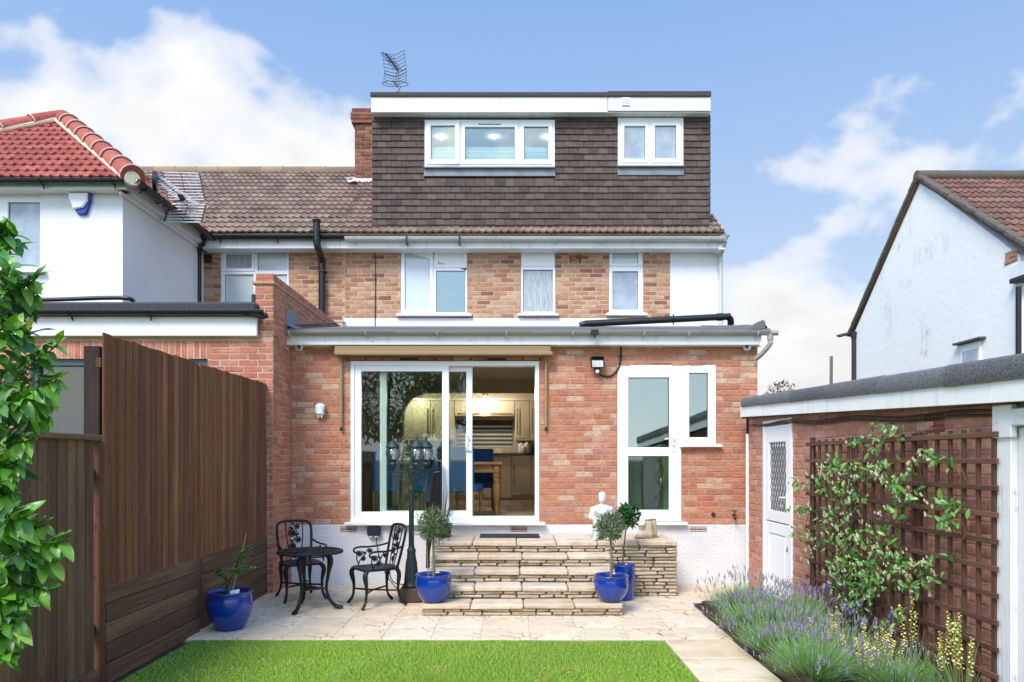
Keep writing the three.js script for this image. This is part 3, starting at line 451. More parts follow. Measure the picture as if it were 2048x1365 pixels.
  const Fz = 11.95, dr = add(house, 'dormer_roof', [bx(X(740, 11.92), X(1423, 11.92), Y(192, 11.92), Y(184.5, 11.92), -15.4, -11.92, 0.006), rod([X(740, 11.92), Y(184, 11.92), -11.95], [X(1216, 11.92), Y(184, 11.92), -11.95], 0.014, 0.014, 6), rod([X(1216, 11.92), Y(182.5, 11.92), -11.95], [X(1423, 11.92), Y(182.5, 11.92), -11.95], 0.016, 0.016, 6)], M.feltBrown);
  void dr;
  add(house, 'dormer_fascia', [bx(X(742, Fz), X(1215.5, Fz), Y(224.5, Fz), Y(192.5, Fz), -Fz - 0.024, -Fz, 0.003), bx(X(1216.8, Fz), X(1421.5, Fz), Y(221.5, Fz), Y(191, Fz), -Fz - 0.024, -Fz, 0.003), bx(X(742, Fz), X(1421, Fz), Y(224, Fz) + 0.002, Y(224, Fz) + 0.016, -DD - 0.03, -Fz - 0.024, 0.001), bx(X(1419, Fz), X(1422.5, Fz), Y(223, Fz), Y(191, Fz), -15.3, -Fz - 0.024, 0.002)], M.whitePaint);
  add(house, 'fascia_vent', [bx(X(1243.5, Fz), X(1260, Fz), Y(212.5, Fz), Y(195.5, Fz), -Fz, -Fz + 0.012, 0.003), ...[0, 1, 2, 3].map((i) => put(bev(0.125, 0.03, 0.006, 0.002), X(1251.7, Fz), Y(210 - i * 4, Fz), -Fz + 0.016, -0.35))], M.upvc);
  const glassRoom = [{ g: [862, 910, 254, 321], s: [852, 920, 244, 331], m: M.clear, open: -0.035, blind: 292 }, { g: [930.5, 1029.5, 256.5, 321], s: [923, 1037, 247, 331], m: M.clear, blind: 292 }, { g: [1048, 1096.5, 255.5, 321], s: [1041, 1104.5, 246.5, 331], m: M.clear, blind: 292 }];
  for (const p of glassRoom) { p.top = p.blind; p.blind = 1; }
  windowPart(house, 'dormer_window', DD, [849.5, 1109.5, 241, 336.5], glassRoom, { recess: -0.03 });
  add(house, 'window_rail', bx(dx(856), dx(1100), dy(293), dy(290.5), -DD - 0.14, -DD - 0.1, 0.003), M.upvc);
  add(house, 'trickle_vent', bx(dx(957), dx(1002), dy(252), dy(250), -DD + 0.03, -DD + 0.045, 0.002), M.gasket);
  windowPart(house, 'dormer_window', DD, [1235.5, 1366.5, 237, 334.5], [{ g: [1248.5, 1290, 254.5, 319.5], s: [1240, 1298, 246, 328], m: M.obscure }, { g: [1309.5, 1351.5, 253.5, 319], s: [1302, 1360, 245, 328], m: M.obscure }], { recess: -0.03 });
  add(house, 'lead_flashing', [bx(dx(848), dx(1110.5), dy(354), dy(339), -DD, -DD + 0.035, 0.004), bx(dx(848), dx(1110), dy(339.5), dy(336.5), -DD - 0.06, -DD + 0.085, 0.004), bx(dx(1235), dx(1367.5), dy(352), dy(337), -DD, -DD + 0.035, 0.004), bx(dx(1234.5), dx(1367.5), dy(337), dy(334.5), -DD - 0.06, -DD + 0.085, 0.004), bx(dx(744), dx(1416), dy(466), dy(462.5), -DD - 0.02, -DD + 0.06, 0.004)], M.lead);
  // loft room behind the dormer glass: ceiling with lit downlights
  const white = mat('#d9d6cf', 0.9);
  add(house, 'loft_ceiling', [bx(DL + 0.06, DR - 0.06, 7.30, 7.34, -15.1, -DD - 0.155, 0.002), bx(DL + 0.06, DR - 0.06, 5.6, 7.3, -15.15, -15.1, 0.002)], white);
  for (const p of [882, 988, 1095]) { const D = 12.77, x = X(p, D); add(house, 'downlight', [put(new THREE.CylinderGeometry(0.035, 0.035, 0.012, 16), x, 7.292, -D)], mat('#ffffff', 0.5, { emissive: lin('#fff0d6'), emissiveIntensity: 6 })); const l = new THREE.PointLight(lin('#ffe9c8'), 0.10); l.position.set(x, 7.26, -D); l.castShadow = true; l.name = 'downlight'; scene.add(l); }
  // upstairs rooms behind the clear pane
  add(house, 'upper_floor', [bx(-2.85, 3.3, 3.0, 3.1, -15.4, -DM - 0.252, 0.002), bx(-2.85, 3.3, 5.2, 5.28, -15.4, -DM - 0.02, 0.002), bx(-2.85, 3.3, 3.1, 5.2, -15.5, -15.4, 0.002)], white);
}
function airBrick(parent, x, y, z, w, h, rows, cols) {             // terracotta grating
  const hs = [], cw = w / cols, rh = h / rows; for (let i = 0; i < cols; i++) for (let j = 0; j < rows; j++) hs.push([x - w / 2 + i * cw + cw * 0.17, x - w / 2 + (i + 1) * cw - cw * 0.17, y - h / 2 + j * rh + rh * 0.22, y - h / 2 + (j + 1) * rh - rh * 0.22]);
  const a = add(parent, 'air_brick', ring(x - w / 2, x + w / 2, y - h / 2, y + h / 2, hs, z - 0.015, z, 0.001), M.terracotta);
  add(a, 'air_gap', bx(x - w / 2 + 0.004, x + w / 2 - 0.004, y - h / 2 + 0.004, y + h / 2 - 0.004, z - 0.019, z - 0.014, 0.001), M.dark);
}
// ================================================================ the house next door on the left
const DN = 8.685, DU = 9.74;                                     // its ground-floor and first-floor rear walls
const nx = (p) => X(p, DN), ny = (p) => Y(p, DN), ux = (p) => X(p, DU), uy = (p) => Y(p, DU);
const semi = thing('neighbouring_house', 'attached house next door with white rendered upper storey under a red hipped roof', 'house');
const plainRoof = ['#8f7868', '#967e6e', '#897263', '#9b8474', '#836c5d', '#917a6a', '#a08a79'].map((c) => mat(c, 0.92, { map: T(mottle, 0.5), bump: fn, bs: 0.003 }));
{
  // --- brick ground-floor extension
  const SX = -2.863, pier = nx(510), wt = 3.07, win = [nx(60), nx(415), 0.3, ny(718)];
  const fs = rect(-8.2, SX, -0.1, 3.10); fs.holes.push(hole(...win));
  const fw = wallBody(semi, 'rear_wall', 0, 0, 0, 0, [], M.newMortar, 0.2, fs); fw.position.z = -DN;
  const sold = [nx(60), nx(415), ny(718), ny(682)];
  bricks(fw, -6.2, SX - 0.001, 1.9, 3.06, [win, sold], M.newBrick, { keep: 110, score: (s) => s, shift: 0.11 });
  bricks(fw, -3.7, SX - 0.001, 0.0, 1.89, [win], M.newBrick, { keep: 60, score: (s) => s, shift: 0.11 });
  for (let s = sold[0]; s < sold[1]; s += 0.0755) { const b = add(fw, 'brick', brickShape(0.065, 0.212), pick(M.newBrick)); b.position.set(s + 0.033, (sold[2] + sold[3]) / 2, -0.011); }
  const pf = add(semi, 'parapet_pier', bx(pier, SX, 3.06, ny(563), -DN - 0.2, -DN, 0.003), M.newMortar);
  const pb = new THREE.Object3D(); void pb;
  for (let y = 3.07, r = 0; y < ny(569); y += 0.0757, r++) { const w = SX - pier, n = r % 2 ? [[0, w]] : [[0, w * 0.49], [w * 0.52, w]]; for (const [a, b] of n) { const m = add(pf, 'brick', brickShape(b - a, 0.065), pick(M.newBrick)); m.position.set(pier + (a + b) / 2, y + 0.033, -DN - 0.010); } }
  add(semi, 'creasing_tile', [bx(pier - 0.03, SX + 0.02, ny(569), ny(563), -12.25, -DN + 0.025, 0.004)], mat('#c79a76', 0.8, { map: mt3 }));
  // side wall of the parapet, seen receding
  const sw = wallBody(semi, 'parapet_wall', DN + 0.001, 12.24, -0.1, ny(569), [], M.newMortar, 0.2); sw.rotation.y = Math.PI / 2; sw.position.x = SX;
  bricks(sw, DN + 0.003, 12.24, 0.0, ny(570), [], M.newBrick, { keep: 240, score: (s, t) => (t > 3.1 + (s - 9.2) * 0.2 || (s < 9.37 && t > 0.4) ? 5 : -s * 0.1), shift: 0 });
  const cop = add(semi, 'coping', bx(pier + 0.005, SX - 0.005, ny(563), ny(549), -12.24, -DN - 0.004, 0.003), M.newMortar);
  for (let d = DN + 0.035, i = 0; d < 12.2; d += 0.0765, i++) { const b = add(cop, 'brick', bev(SX - pier, ny(547) - ny(563), 0.066, 0.005, i, '', 0.001), pick(M.newBrick)); b.position.set((pier + SX) / 2 + 0.004, (ny(547) + ny(563)) / 2, -d); }
  add(semi, 'lead_flashing', [put(bev(0.012, 0.3, 0.5, 0.003), SX + 0.01, Y(655, 9.3) + 0.08, -9.4, 0.1), put(bev(0.16, 0.012, 0.22, 0.003), SX + 0.07, Y(650, 9.15), -9.28, 0.2, 0, -0.4), put(bev(0.05, 0.012, 2.9, 0.003), SX + 0.02, 3.66, -10.9, 0.2)], M.lead);
  // window behind the fence
  const wf = add(semi, 'patio_window', ring(win[0], win[1], win[2], win[3], [[win[0] + 0.07, nx(190), 0.4, win[3] - 0.08], [nx(205), win[1] - 0.07, 0.4, win[3] - 0.08]], -DN - 0.12, -DN - 0.04, 0.006), mat('#46525e', 0.4));
  add(wf, 'pane', bx(win[0] + 0.06, win[1] - 0.06, 0.38, win[3] - 0.07, -DN - 0.1, -DN - 0.088, 0.001), M.doorGlass);
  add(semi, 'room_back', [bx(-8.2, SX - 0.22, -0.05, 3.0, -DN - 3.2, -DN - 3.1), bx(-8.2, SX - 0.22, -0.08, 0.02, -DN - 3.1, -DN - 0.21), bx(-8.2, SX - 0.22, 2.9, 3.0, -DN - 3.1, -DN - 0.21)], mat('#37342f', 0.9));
  // flat roof: felt kerb, black gutter, white fascia
  add(semi, 'flat_roof', [bx(-9.5, pier, 3.30, 3.34, -12.2, -DN - 0.1, 0.004), bx(-9.5, X(512, 8.58), Y(633, 8.58), Y(604, 8.58), -8.75, -8.57, 0.025), put(bev(0.05, 0.34, 0.16, 0.015), pier - 0.02, 3.42, -DN - 0.06)], mat('#4e4f50', 0.95, { map: T(speck, 0.35), bump: fn, bs: 0.003 }));
  add(semi, 'fascia', [bx(-9.5, X(513, 8.6), Y(672, 8.6), Y(629, 8.6), -8.64, -8.6, 0.004), bx(-9.5, X(513, 8.6), Y(672, 8.6), Y(672, 8.6) + 0.012, -DN, -8.64, 0.002)], M.whitePaint);
  const gm = gutter(semi, 'gutter', -9.5, X(528, 8.5), Y(622, 8.52), -8.535, 0.052, M.blackPlastic, [136, 295].map((p) => X(p, 8.5)), M.blackPlastic);
  add(gm, 'gutter_outlet', [tube([[X(506, 8.5), Y(628, 8.5), -8.53], [X(520, 8.5), Y(632, 8.5), -8.55], [X(530, 8.55), Y(630, 8.55), -8.6]], 0.032, 12, 10), ...[488, 493, 498].map((p) => put(new THREE.TorusGeometry(0.055, 0.007, 6, 12, Math.PI), X(p, 8.5), Y(622, 8.5), -8.535, 0, Math.PI / 2, Math.PI))], M.blackPlastic);
  add(semi, 'roof_pipe', [tube([[X(-60, 9.4), Y(600, 9.4), -9.4], [X(90, 9.4), Y(600, 9.4), -9.4], [X(200, 9.4), Y(596.5, 9.4), -9.4], [X(255, 9.4), Y(597, 9.4), -9.4], [X(266, 9.42), Y(603, 9.4), -9.45]], 0.028, 40, 10)], M.blackPlastic);
  // --- white first-floor extension
  const UX = -5.234, e0 = 3.3, e1 = uy(388), uw = [ux(-120), ux(82), uy(545), uy(391)];
  const us = rect(-9.81, UX, e0, 5.24); us.holes.push(hole(...uw));
  const uwall = wallBody(semi, 'rendered_wall', 0, 0, 0, 0, [], M.render, 0.25, us); uwall.position.z = -DU;
  add(semi, 'rendered_side', bx(UX - 0.25, UX - 0.001, e0, 5.24, -DM - 0.1, -DU - 0.251, 0.002), M.render);
  add(semi, 'rendered_side', bx(-9.81, -9.6, e0, 5.24, -DM - 0.1, -DU - 0.251, 0.002), M.render);
  windowPart(semi, 'bedroom_window', DU, [-118, 82, 391, 542], [{ g: [-100, -20, 403, 533], m: M.obscure }, { g: [12, 76, 403, 533], m: M.obscure }], { sill: [-130, 92, 541, 548], deep: 0.09, recess: 0.03 });
  // --- hipped red roof: front and side slopes, hip tiles
  const E = { x: -4.97, D: 9.5, y: 5.29 }, A = { x: -7.39, D: 11.92, y: 7.17 }, th = Math.atan2(A.y - E.y, A.D - E.D), len = Math.hypot(A.y - E.y, A.D - E.D), half = E.x - A.x;
  const red = ['#b05a4b', '#b86353', '#a85446', '#be6b5a', '#b25e4e'].map((c) => mat(c, 0.85, { map: T(mottle, 0.6), bump: fn, bs: 0.002 }));
  const front = add(semi, 'hip_roof', slab(new THREE.Shape([[-half, 0], [half, 0], [0, len]].map(([a, b]) => new THREE.Vector2(a, b))), 0.03), red[2]);
  front.geometry.translate(0, 0, -0.03); front.position.set(A.x, E.y, -E.D); front.rotation.x = th - Math.PI / 2;
  tiles(front, len, (y) => [-half * (1 - y / len), half * (1 - y / len)], red, { w: 0.26, g: 0.262, roll: 0.026, keep: 120, score: (x) => x });
  const side = add(semi, 'side_roof', slab(new THREE.Shape([[0, 0], [7, 0], [7, len], [half, len]].map(([a, b]) => new THREE.Vector2(a, b))), 0.03), red[2]);
  side.geometry.translate(0, 0, -0.03); side.position.set(E.x, E.y, -E.D); side.rotation.set(th - Math.PI / 2, Math.PI / 2, 0, 'YXZ');
  tiles(side, len, (y) => [half * y / len, 3.4], red, { w: 0.26, g: 0.262, roll: 0.026, keep: 80, score: (x, y) => -y });
  const other = add(semi, 'side_roof', slab(new THREE.Shape([[-7, 0], [0, 0], [-half, len], [-7, len]].map(([a, b]) => new THREE.Vector2(a, b))), 0.03), red[2]);
  other.geometry.translate(0, 0, 0); other.position.set(2 * A.x - E.x, E.y, -E.D); other.rotation.set(th - Math.PI / 2, -Math.PI / 2, 0, 'YXZ');
  const hipTile = new THREE.CylinderGeometry(0.13, 0.15, 0.47, 16, 1, false, -Math.PI / 2 - 0.3, Math.PI + 0.6); hipTile.rotateX(0); const cream = mat('#e3d6bb', 0.9, { map: mt3, bump: fn, bs: 0.004 });
  for (const sx of [1, -1]) {
    const a = V(A.x + sx * half * 1.0, E.y + 0.02, -E.D), b = V(A.x, A.y + 0.05, -A.D), d = b.clone().sub(a), n = 8, q = new THREE.Quaternion().setFromRotationMatrix(new THREE.Matrix4().makeBasis(V(0, 0, 0).crossVectors(d.clone().normalize(), V(0, 1, 0).projectOnPlane(d.clone().normalize()).normalize()), d.clone().normalize(), V(0, 1, 0).projectOnPlane(d.clone().normalize()).normalize()));
    const mort = [];
    for (let i = 0; i < n; i++) { const h = add(semi, 'hip_tile', hipTile, red[i % 5]); h.position.copy(a).addScaledVector(d, (i + 0.5) / n); h.quaternion.copy(q); h.scale.y = d.length() / n / 0.46; mort.push(put(new THREE.TorusGeometry(0.15, 0.012, 6, 16, Math.PI), 0, 0, 0, Math.PI / 2).applyQuaternion(q).translate(...a.clone().addScaledVector(d, (i + 0.03) / n).toArray())); }
    const bed = put(bev(0.30, d.length(), 0.07, 0.02, 0, '', 0.006), 0, 0, -0.03).applyQuaternion(q).translate(...a.clone().addScaledVector(d, 0.5).toArray());
    const cap = put(new THREE.CylinderGeometry(0.09, 0.10, 0.06, 18), a.x + sx * 0.0, a.y - 0.03, a.z + 0.015, Math.PI / 2, 0, -sx * 0.6);
    add(semi, 'hip_mortar', [...mort, bed, cap], cream);
  }
  add(semi, 'ridge', [rod([A.x, A.y + 0.03, -A.D], [A.x, A.y + 0.03, -16.5], 0.13, 0.13, 12)], red[1]);
  // eaves of the extension, front and side
  add(semi, 'eaves_board', [bx(-9.95, UX + 0.13, e1, uy(362), -9.6, -9.57, 0.004), bx(-9.95, UX + 0.13, e1, e1 + 0.012, -DU, -9.6, 0.002), bx(UX + 0.10, UX + 0.13, e1, uy(362), -12.2, -9.601, 0.004), bx(UX, UX + 0.10, e1, e1 + 0.012, -12.2, -9.6, 0.002), bx(UX + 0.01, UX + 0.045, e1 - 0.05, e1, -12.2, -9.62, 0.004)], M.whitePaint);
  const g3 = gutter(semi, 'gutter', -9.9, E.x - 0.03, Y(358, 9.47), -9.5, 0.055, M.blackPlastic, [78, 222].map((p) => X(p, 9.45)), M.blackPlastic);
  const sg = gutter(semi, 'gutter', 0, 2.72, 0, 0, 0.055, M.blackPlastic, [0.25], M.blackPlastic); sg.rotation.y = Math.PI / 2; sg.position.set(E.x + 0.03, Y(358, 9.47), -9.47); void g3;
  add(semi, 'downpipe', [tube([[X(407, 11.95), Y(474, 11.95), -11.95], [X(406, 11.95), Y(486, 11.95), -11.95], [X(398, 12.0), Y(497, 12), -12.05], [X(395, 12.05), Y(508, 12), -12.1], [X(395, 12.05), Y(530, 12), -12.1], [X(395, 12.05), Y(625, 12), -12.1]], 0.04, 40, 12), rod([X(406, 11.95), Y(479, 11.95), -11.95], [X(406, 11.95), Y(472, 11.95), -11.95], 0.05, 0.05, 12), bx(X(385, 12.05), X(397, 12.05), Y(506, 12), Y(503, 12), -12.15, -12.06, 0.003)], M.blackPlastic);
  // --- main house wall beyond, eaves, roof
  const w0 = [mx(441), mx(577), my(640), my(500)];
  const ms = rect(-9.5, -2.842, 3.0, 5.24); ms.holes.push(hole(...w0));
  const mw = wallBody(semi, 'main_wall', 0, 0, 0, 0, [], M.mainMortar, 0.25, ms); mw.position.z = -DM;
  bricks(mw, mx(407), mx(689), my(640), my(497), [w0], M.mainBrick, { keep: 200, L: 0.22, H: 0.066, shift: 0.05 });
  add(semi, 'white_quoin', bx(mx(398), mx(407), 3.4, 5.2, -DM - 0.01, -DM + 0.02, 0.003), M.render);
  add(semi, 'vent_plate', bx(mx(408), mx(424), my(527), my(510), -DM, -DM + 0.015, 0.003), M.darkRed);
  windowPart(semi, 'bedroom_window', DM, [441, 577, 501, 640], [{ g: [451.5, 502.5, 509, 536.5], s: [444, 508, 502.5, 543], m: M.droplet }, { g: [514.5, 573, 505, 541], m: M.paleBlind }, { g: [448.5, 506, 549, 632], m: M.paleBlind }, { g: [514.5, 573, 549, 632], m: M.paleBlind }], {});
  add(semi, 'eaves_board', [bx(X(404, 11.98), -2.842, Y(497, 11.98), Y(478, 11.98), -12.0, -11.98, 0.003), bx(X(404, 11.98), -2.842, Y(497, 11.98), Y(497, 11.98) + 0.014, -DM, -12.0, 0.001)], M.whitePaint);
  gutter(semi, 'gutter', X(404, 11.9), X(689, 11.9), Y(472, 11.9), -11.91, 0.056, M.blackPlastic, [438, 553].map((p) => X(p, 11.9)), M.blackPlastic);
  const th2 = Math.atan2(2.346, 3.32), len2 = 4.065, deck = add(semi, 'main_roof', put(bev(7.6, len2, 0.05, 0.01), 3.8, len2 / 2, -0.03), plainRoof[2]);
  deck.position.set(-10.44, 5.335, -11.93); deck.rotation.x = th2 - Math.PI / 2;
  tiles(deck, len2, (y) => [Math.max(0, 2.0 + (y < 0.8 ? 2.6 : 0)), 7.6], plainRoof, { w: 0.25, g: 0.254, roll: 0.024, keep: 300, score: (x) => x });
  const back = add(semi, 'rear_roof', put(bev(7.6, len2, 0.05, 0.01), 3.8, len2 / 2, -0.03), plainRoof[2]); back.position.set(-2.84, 5.335, -18.57); back.rotation.set(th2 - Math.PI / 2, Math.PI, 0, 'YXZ');
  const rt = new THREE.CylinderGeometry(0.115, 0.115, 0.44, 14, 1, false, -Math.PI / 2, Math.PI); rt.rotateZ(Math.PI / 2); rt.rotateX(-Math.PI / 2); rt.rotateX(Math.PI / 2);
  const lich = ['#9a8468', '#a38a66', '#8d7a66', '#a8906c'].map((c) => mat(c, 0.95, { map: T(mottle, 0.25), bump: fn, bs: 0.004 }));
  for (let x = -10.2; x < -2.4; x += 0.45) { const r = add(semi, 'ridge_tile', new THREE.CylinderGeometry(0.115, 0.12, 0.45, 14), pick(lich)); r.position.set(x + 0.22, 7.655 + rr(-0.005, 0.005), -15.25); r.rotation.z = Math.PI / 2; }
}

// ================================================================ white gabled house beyond the garage
const gable = thing('gabled_house', 'white rendered house with brown tiled gable roof behind the garage', 'house');
{
  const GX = 8.59, near = 12.26, far = 18.25, rid = 15.25, ye = 5.22, yr = 7.6, yf = 4.85;
  const sh = new THREE.Shape([[near, -0.1], [far, -0.1], [far, yf - 0.12], [rid, yr - 0.12], [near, ye - 0.16]].map(([a, b]) => new THREE.Vector2(a, b)));
  const g = slab(sh, 0.3); g.rotateY(Math.PI / 2); g.translate(GX, 0, 0);
  const wall = add(semi && gable, 'gable_wall', g, M.stainedRender);
  add(gable, 'rear_wall', bx(GX + 0.3, 15, -0.1, ye, -12.56, -12.26, 0.004), M.render);
  const th = Math.atan2(yr - ye, rid - near + 0.3), len = Math.hypot(yr - ye + 0.1, rid - near + 0.3);
  const rm = ['#7a5749', '#835e50', '#725245', '#8a6758', '#77584b'].map((c) => mat(c, 0.92, { map: T(mottle, 0.6), bump: fn, bs: 0.003 }));
  const deck = add(gable, 'roof', put(bev(6.5, len, 0.05, 0.01), 3.25, len / 2, -0.03), rm[2]);
  deck.position.set(GX - 0.06, ye - 0.08, -near + 0.3); deck.rotation.x = th - Math.PI / 2;
  tiles(deck, len, (y) => [0.05, 3.4], rm, { w: 0.28, g: 0.33, roll: 0.028, keep: 130, score: (x, y) => y - x * 0.4 });
  const th2 = Math.atan2(yr - yf, far - rid + 0.15), len2 = Math.hypot(yr - yf + 0.1, far - rid + 0.15);
  const back = add(gable, 'roof', put(bev(6.5, len2, 0.06, 0.01), -3.25, len2 / 2, -0.03), rm[2]); back.position.set(GX - 0.06, yf - 0.08, -far - 0.15); back.rotation.set(th2 - Math.PI / 2, Math.PI, 0, 'YXZ');
  const vm = mat('#6b6258', 0.95, { map: T(mottle, 0.3), bump: fn, bs: 0.006 });
  const edge = []; for (let i = 0; i < 12; i++) { const t = (i + 0.5) / 12; edge.push(put(bev(0.14, len / 12 * 1.04, 0.09, 0.015, i, '', 0.008), GX - 0.03, ye - 0.1 + (yr - ye + 0.08) * t, -near + 0.3 - (rid - near + 0.3) * t, th - Math.PI / 2)); edge.push(put(bev(0.14, len2 / 12 * 1.04, 0.09, 0.015, i, '', 0.008), GX - 0.03, yf - 0.1 + (yr - yf + 0.08) * t, -far - 0.15 + (far - rid + 0.15) * t, -(th2 - Math.PI / 2))); }
  add(gable, 'verge', edge, vm);
  for (let i = 0; i < 9; i++) { const r = add(gable, 'ridge_tile', new THREE.CylinderGeometry(0.12, 0.125, 0.45, 14), vm); r.position.set(GX + 0.14 + i * 0.45, yr - 0.03, -rid); r.rotation.z = Math.PI / 2; }
  add(gable, 'rear_pipe', [rod([GX - 0.06, -0.1, -12.2], [GX - 0.06, ye - 0.7, -12.2], 0.045, 0.045, 10)], M.blackPlastic);
  add(gable, 'eaves_box', [bx(GX - 0.02, GX + 0.4, ye - 0.55, ye - 0.28, -12.45, -12.0, 0.01)], M.whitePaint);
  add(gable, 'gutter', [rod([GX - 0.1, ye - 0.12, -11.9], [15, ye - 0.12, -11.9], 0.06, 0.06, 10), bx(GX - 0.12, GX + 0.1, ye - 0.62, ye - 0.54, -12.35, -12.0, 0.01)], M.blackPlastic);
  const bp = add(gable, 'brick_patch', bx(GX - 0.004, GX + 0.01, 4.98, 5.2, -12.62, -12.3, 0.002), M.garageMortar); for (const [d, y] of [[12.38, 5.03], [12.55, 5.03], [12.42, 5.11], [12.36, 5.18]]) { const b = add(bp, 'brick', bev(0.02, 0.06, 0.14, 0.004, d), M.garageBrick[0]); b.position.set(GX - 0.008, y, -d); }
  add(gable, 'far_gutter', [put(bev(0.45, 0.05, 0.16, 0.015), GX - 0.12, yf - 0.06, -far - 0.1, 0.3, 0, 0.25), rod([GX - 0.05, -0.1, -18.1], [GX - 0.05, yf - 0.1, -18.1], 0.055, 0.055, 10), rod([GX - 0.05, yf - 0.22, -18.1], [GX - 0.05, yf - 0.06, -18.12], 0.06, 0.1, 10)], mat('#2b2a2c', 0.5));
  const w = add(gable, 'window', bx(GX - 0.03, GX + 0.05, 2.7, 3.78, -13.83, -13.25, 0.008), M.upvc);
  add(w, 'pane', bx(GX - 0.036, GX + 0.05, 2.75, 3.66, -13.77, -13.31, 0.002), M.obscure);
  add(w, 'window_hood', bx(GX - 0.12, GX + 0.03, 3.80, 3.84, -13.95, -13.12, 0.006), vm);
  void wall;
}

// ================================================================ brick garage along the right side
const garage = thing('brick_garage', 'low red brick garage with white fascia, stable door and sloping felt roof edge', 'garage');
{
  const GX = 3.0, d0 = 9.2, d1 = 2.2, top = (D) => 2.376 - (9.04 - D) * 0.0357, ROOFX = 2.9;
  const door = [-8.62, -7.73, 0.02, 2.06], big = [-4.40, d1 * -1 - 0.1, 0.0, 1.9];
  const sh = new THREE.Shape([[-d0, -0.1], [-d1, -0.1], [-d1, top(d1) - 0.2], [-d0, top(d0) - 0.2]].map(([a, b]) => new THREE.Vector2(a, b)));
  sh.holes.push(hole(...door)); sh.holes.push(hole(big[0], big[1], 0.001, big[3]));
  const wall = wallBody(garage, 'brick_wall', 0, 0, 0, 0, [], M.garageMortar, 0.22, sh); wall.rotation.y = -Math.PI / 2; wall.position.x = GX;
  bricks(wall, -d0 + 0.003, -4.42, 0.0, 2.14, [door, [-4.42, -2, -1, 3]], M.garageBrick, { keep: 300, shift: 0.06, score: (s, t) => (t < 0.55 ? -6 : 0) + (s < -7.36 ? 2 : t > 1.75 ? 2 : (s + 7) * 0.3) });
  const gEnd = add(garage, 'end_wall', bx(GX + 0.22, 6.2, -0.1, 2.1, -d0, -d0 + 0.2, 0.004), M.garageMortar); void gEnd;
  add(garage, 'far_wall', bx(6.0, 6.2, -0.1, 2.1, -d0 + 0.2, -d1, 0.004), M.garageMortar);
  // air brick near the trellis top
  const ab = new THREE.Object3D(); void ab;
  const hs = []; for (let i = 0; i < 8; i++) for (let j = 0; j < 3; j++) hs.push([-5.255 + i * 0.0285 + 0.005, -5.255 + (i + 1) * 0.0285 - 0.005, 1.80 + j * 0.04 + 0.008, 1.80 + (j + 1) * 0.04 - 0.008]);
  const air = add(garage, 'air_brick', ring(-5.26, -5.02, 1.792, 1.928, hs, -0.01, 0.006, 0.001), M.terracotta); air.rotation.y = -Math.PI / 2; air.position.x = GX;
  // felt roof edge in lapped lengths, white fascia in two boards
  const seams = [d0 - 0.15, 8.33, 7.46, 6.58, 5.67, 4.77, 3.8, 2.9, d1], fel = [M.felt, mat('#85878a', 0.95, { map: T(speck, 0.26), bump: T(fine, 0.12), bs: 0.003 }), mat('#747678', 0.95, { map: T(speck, 0.33), bump: T(fine, 0.12), bs: 0.003 })];
  const hf = (D) => lerp(0.115, 0.145, (9.04 - D) / 5);
  for (let i = 0; i + 1 < seams.length; i++) {
    const a = seams[i] + (i ? 0.03 : 0), b = seams[i + 1], L = a - b, D = (a + b) / 2, h = hf(D);
    const prof = new THREE.Shape(); prof.moveTo(0.02, 0); prof.lineTo(-0.035, 0); prof.quadraticCurveTo(-0.055, h * 0.5, -0.035, h * 0.86); prof.quadraticCurveTo(-0.02, h * 1.03, 0.03, h); prof.lineTo(0.6, h * 0.9); prof.lineTo(0.6, h * 0.8); prof.lineTo(0.03, h * 0.88); prof.closePath();
    const g = slab(prof, L); g.translate(0, 0, -L / 2);
    const s = add(garage, 'roof_felt', g, fel[i % 3]); s.position.set(ROOFX, top(D) - h, -D); s.rotation.x = Math.atan(0.0357); s.scale.set(1 + (i % 2) * 0.1, 1 + (i % 2) * 0.035, 1);
  }
  add(garage, 'roof_deck', put(bev(3.1, 0.06, d0 - d1, 0.01), 4.9, top((d0 + d1) / 2) - 0.1, -(d0 + d1) / 2, Math.atan(0.0357)), M.felt);
  const fb = (a, b, o) => { const s = new THREE.Shape([[-a, top(a) - hf(a) - 0.125], [-b, top(b) - hf(b) - 0.125], [-b, top(b) - hf(b) + 0.02], [-a, top(a) - hf(a) + 0.02]].map(([p, q]) => new THREE.Vector2(p, q))), g = slab(s, 0.02, 0.003); g.rotateY(-Math.PI / 2); g.translate(ROOFX + o, 0, 0); return g; };
  add(garage, 'fascia', [fb(9.12, 4.36, 0), bx(ROOFX - 0.02, 6.2, 2.13, 2.27, -9.14, -9.12, 0.003)], M.whitePaint); add(garage, 'fascia', fb(4.352, 2.2, -0.004), M.whitePaint);
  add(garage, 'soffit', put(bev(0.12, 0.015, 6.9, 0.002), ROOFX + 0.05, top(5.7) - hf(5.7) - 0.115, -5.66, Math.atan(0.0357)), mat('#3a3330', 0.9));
  // stable door
  const at = (n, z0, z1, y0, y1, x0, x1, m, b = 0.004, par = garage) => add(par, n, bx(GX + x0, GX + x1, y0, y1, z0, z1, b), m);
  const fr = ring(door[0], door[1], door[2], door[3], [[door[0] + 0.07, door[1] - 0.07, door[2] + 0.05, door[3] - 0.06]], -0.07, 0.02, 0.006); fr.rotateY(-Math.PI / 2); fr.translate(GX, 0, 0);
  const sd = add(garage, 'stable_door', fr, M.upvc), z0 = door[0] + 0.075, z1 = door[1] - 0.075;
  const gl = [z0 + 0.11, z1 - 0.10, 1.02, 1.80];
  const up = ring(z0, z1, 0.90, 1.99, [gl], -0.05, 0.012, 0.006); up.rotateY(-Math.PI / 2); up.translate(GX, 0, 0); add(sd, 'upper_leaf', up, M.upvc);
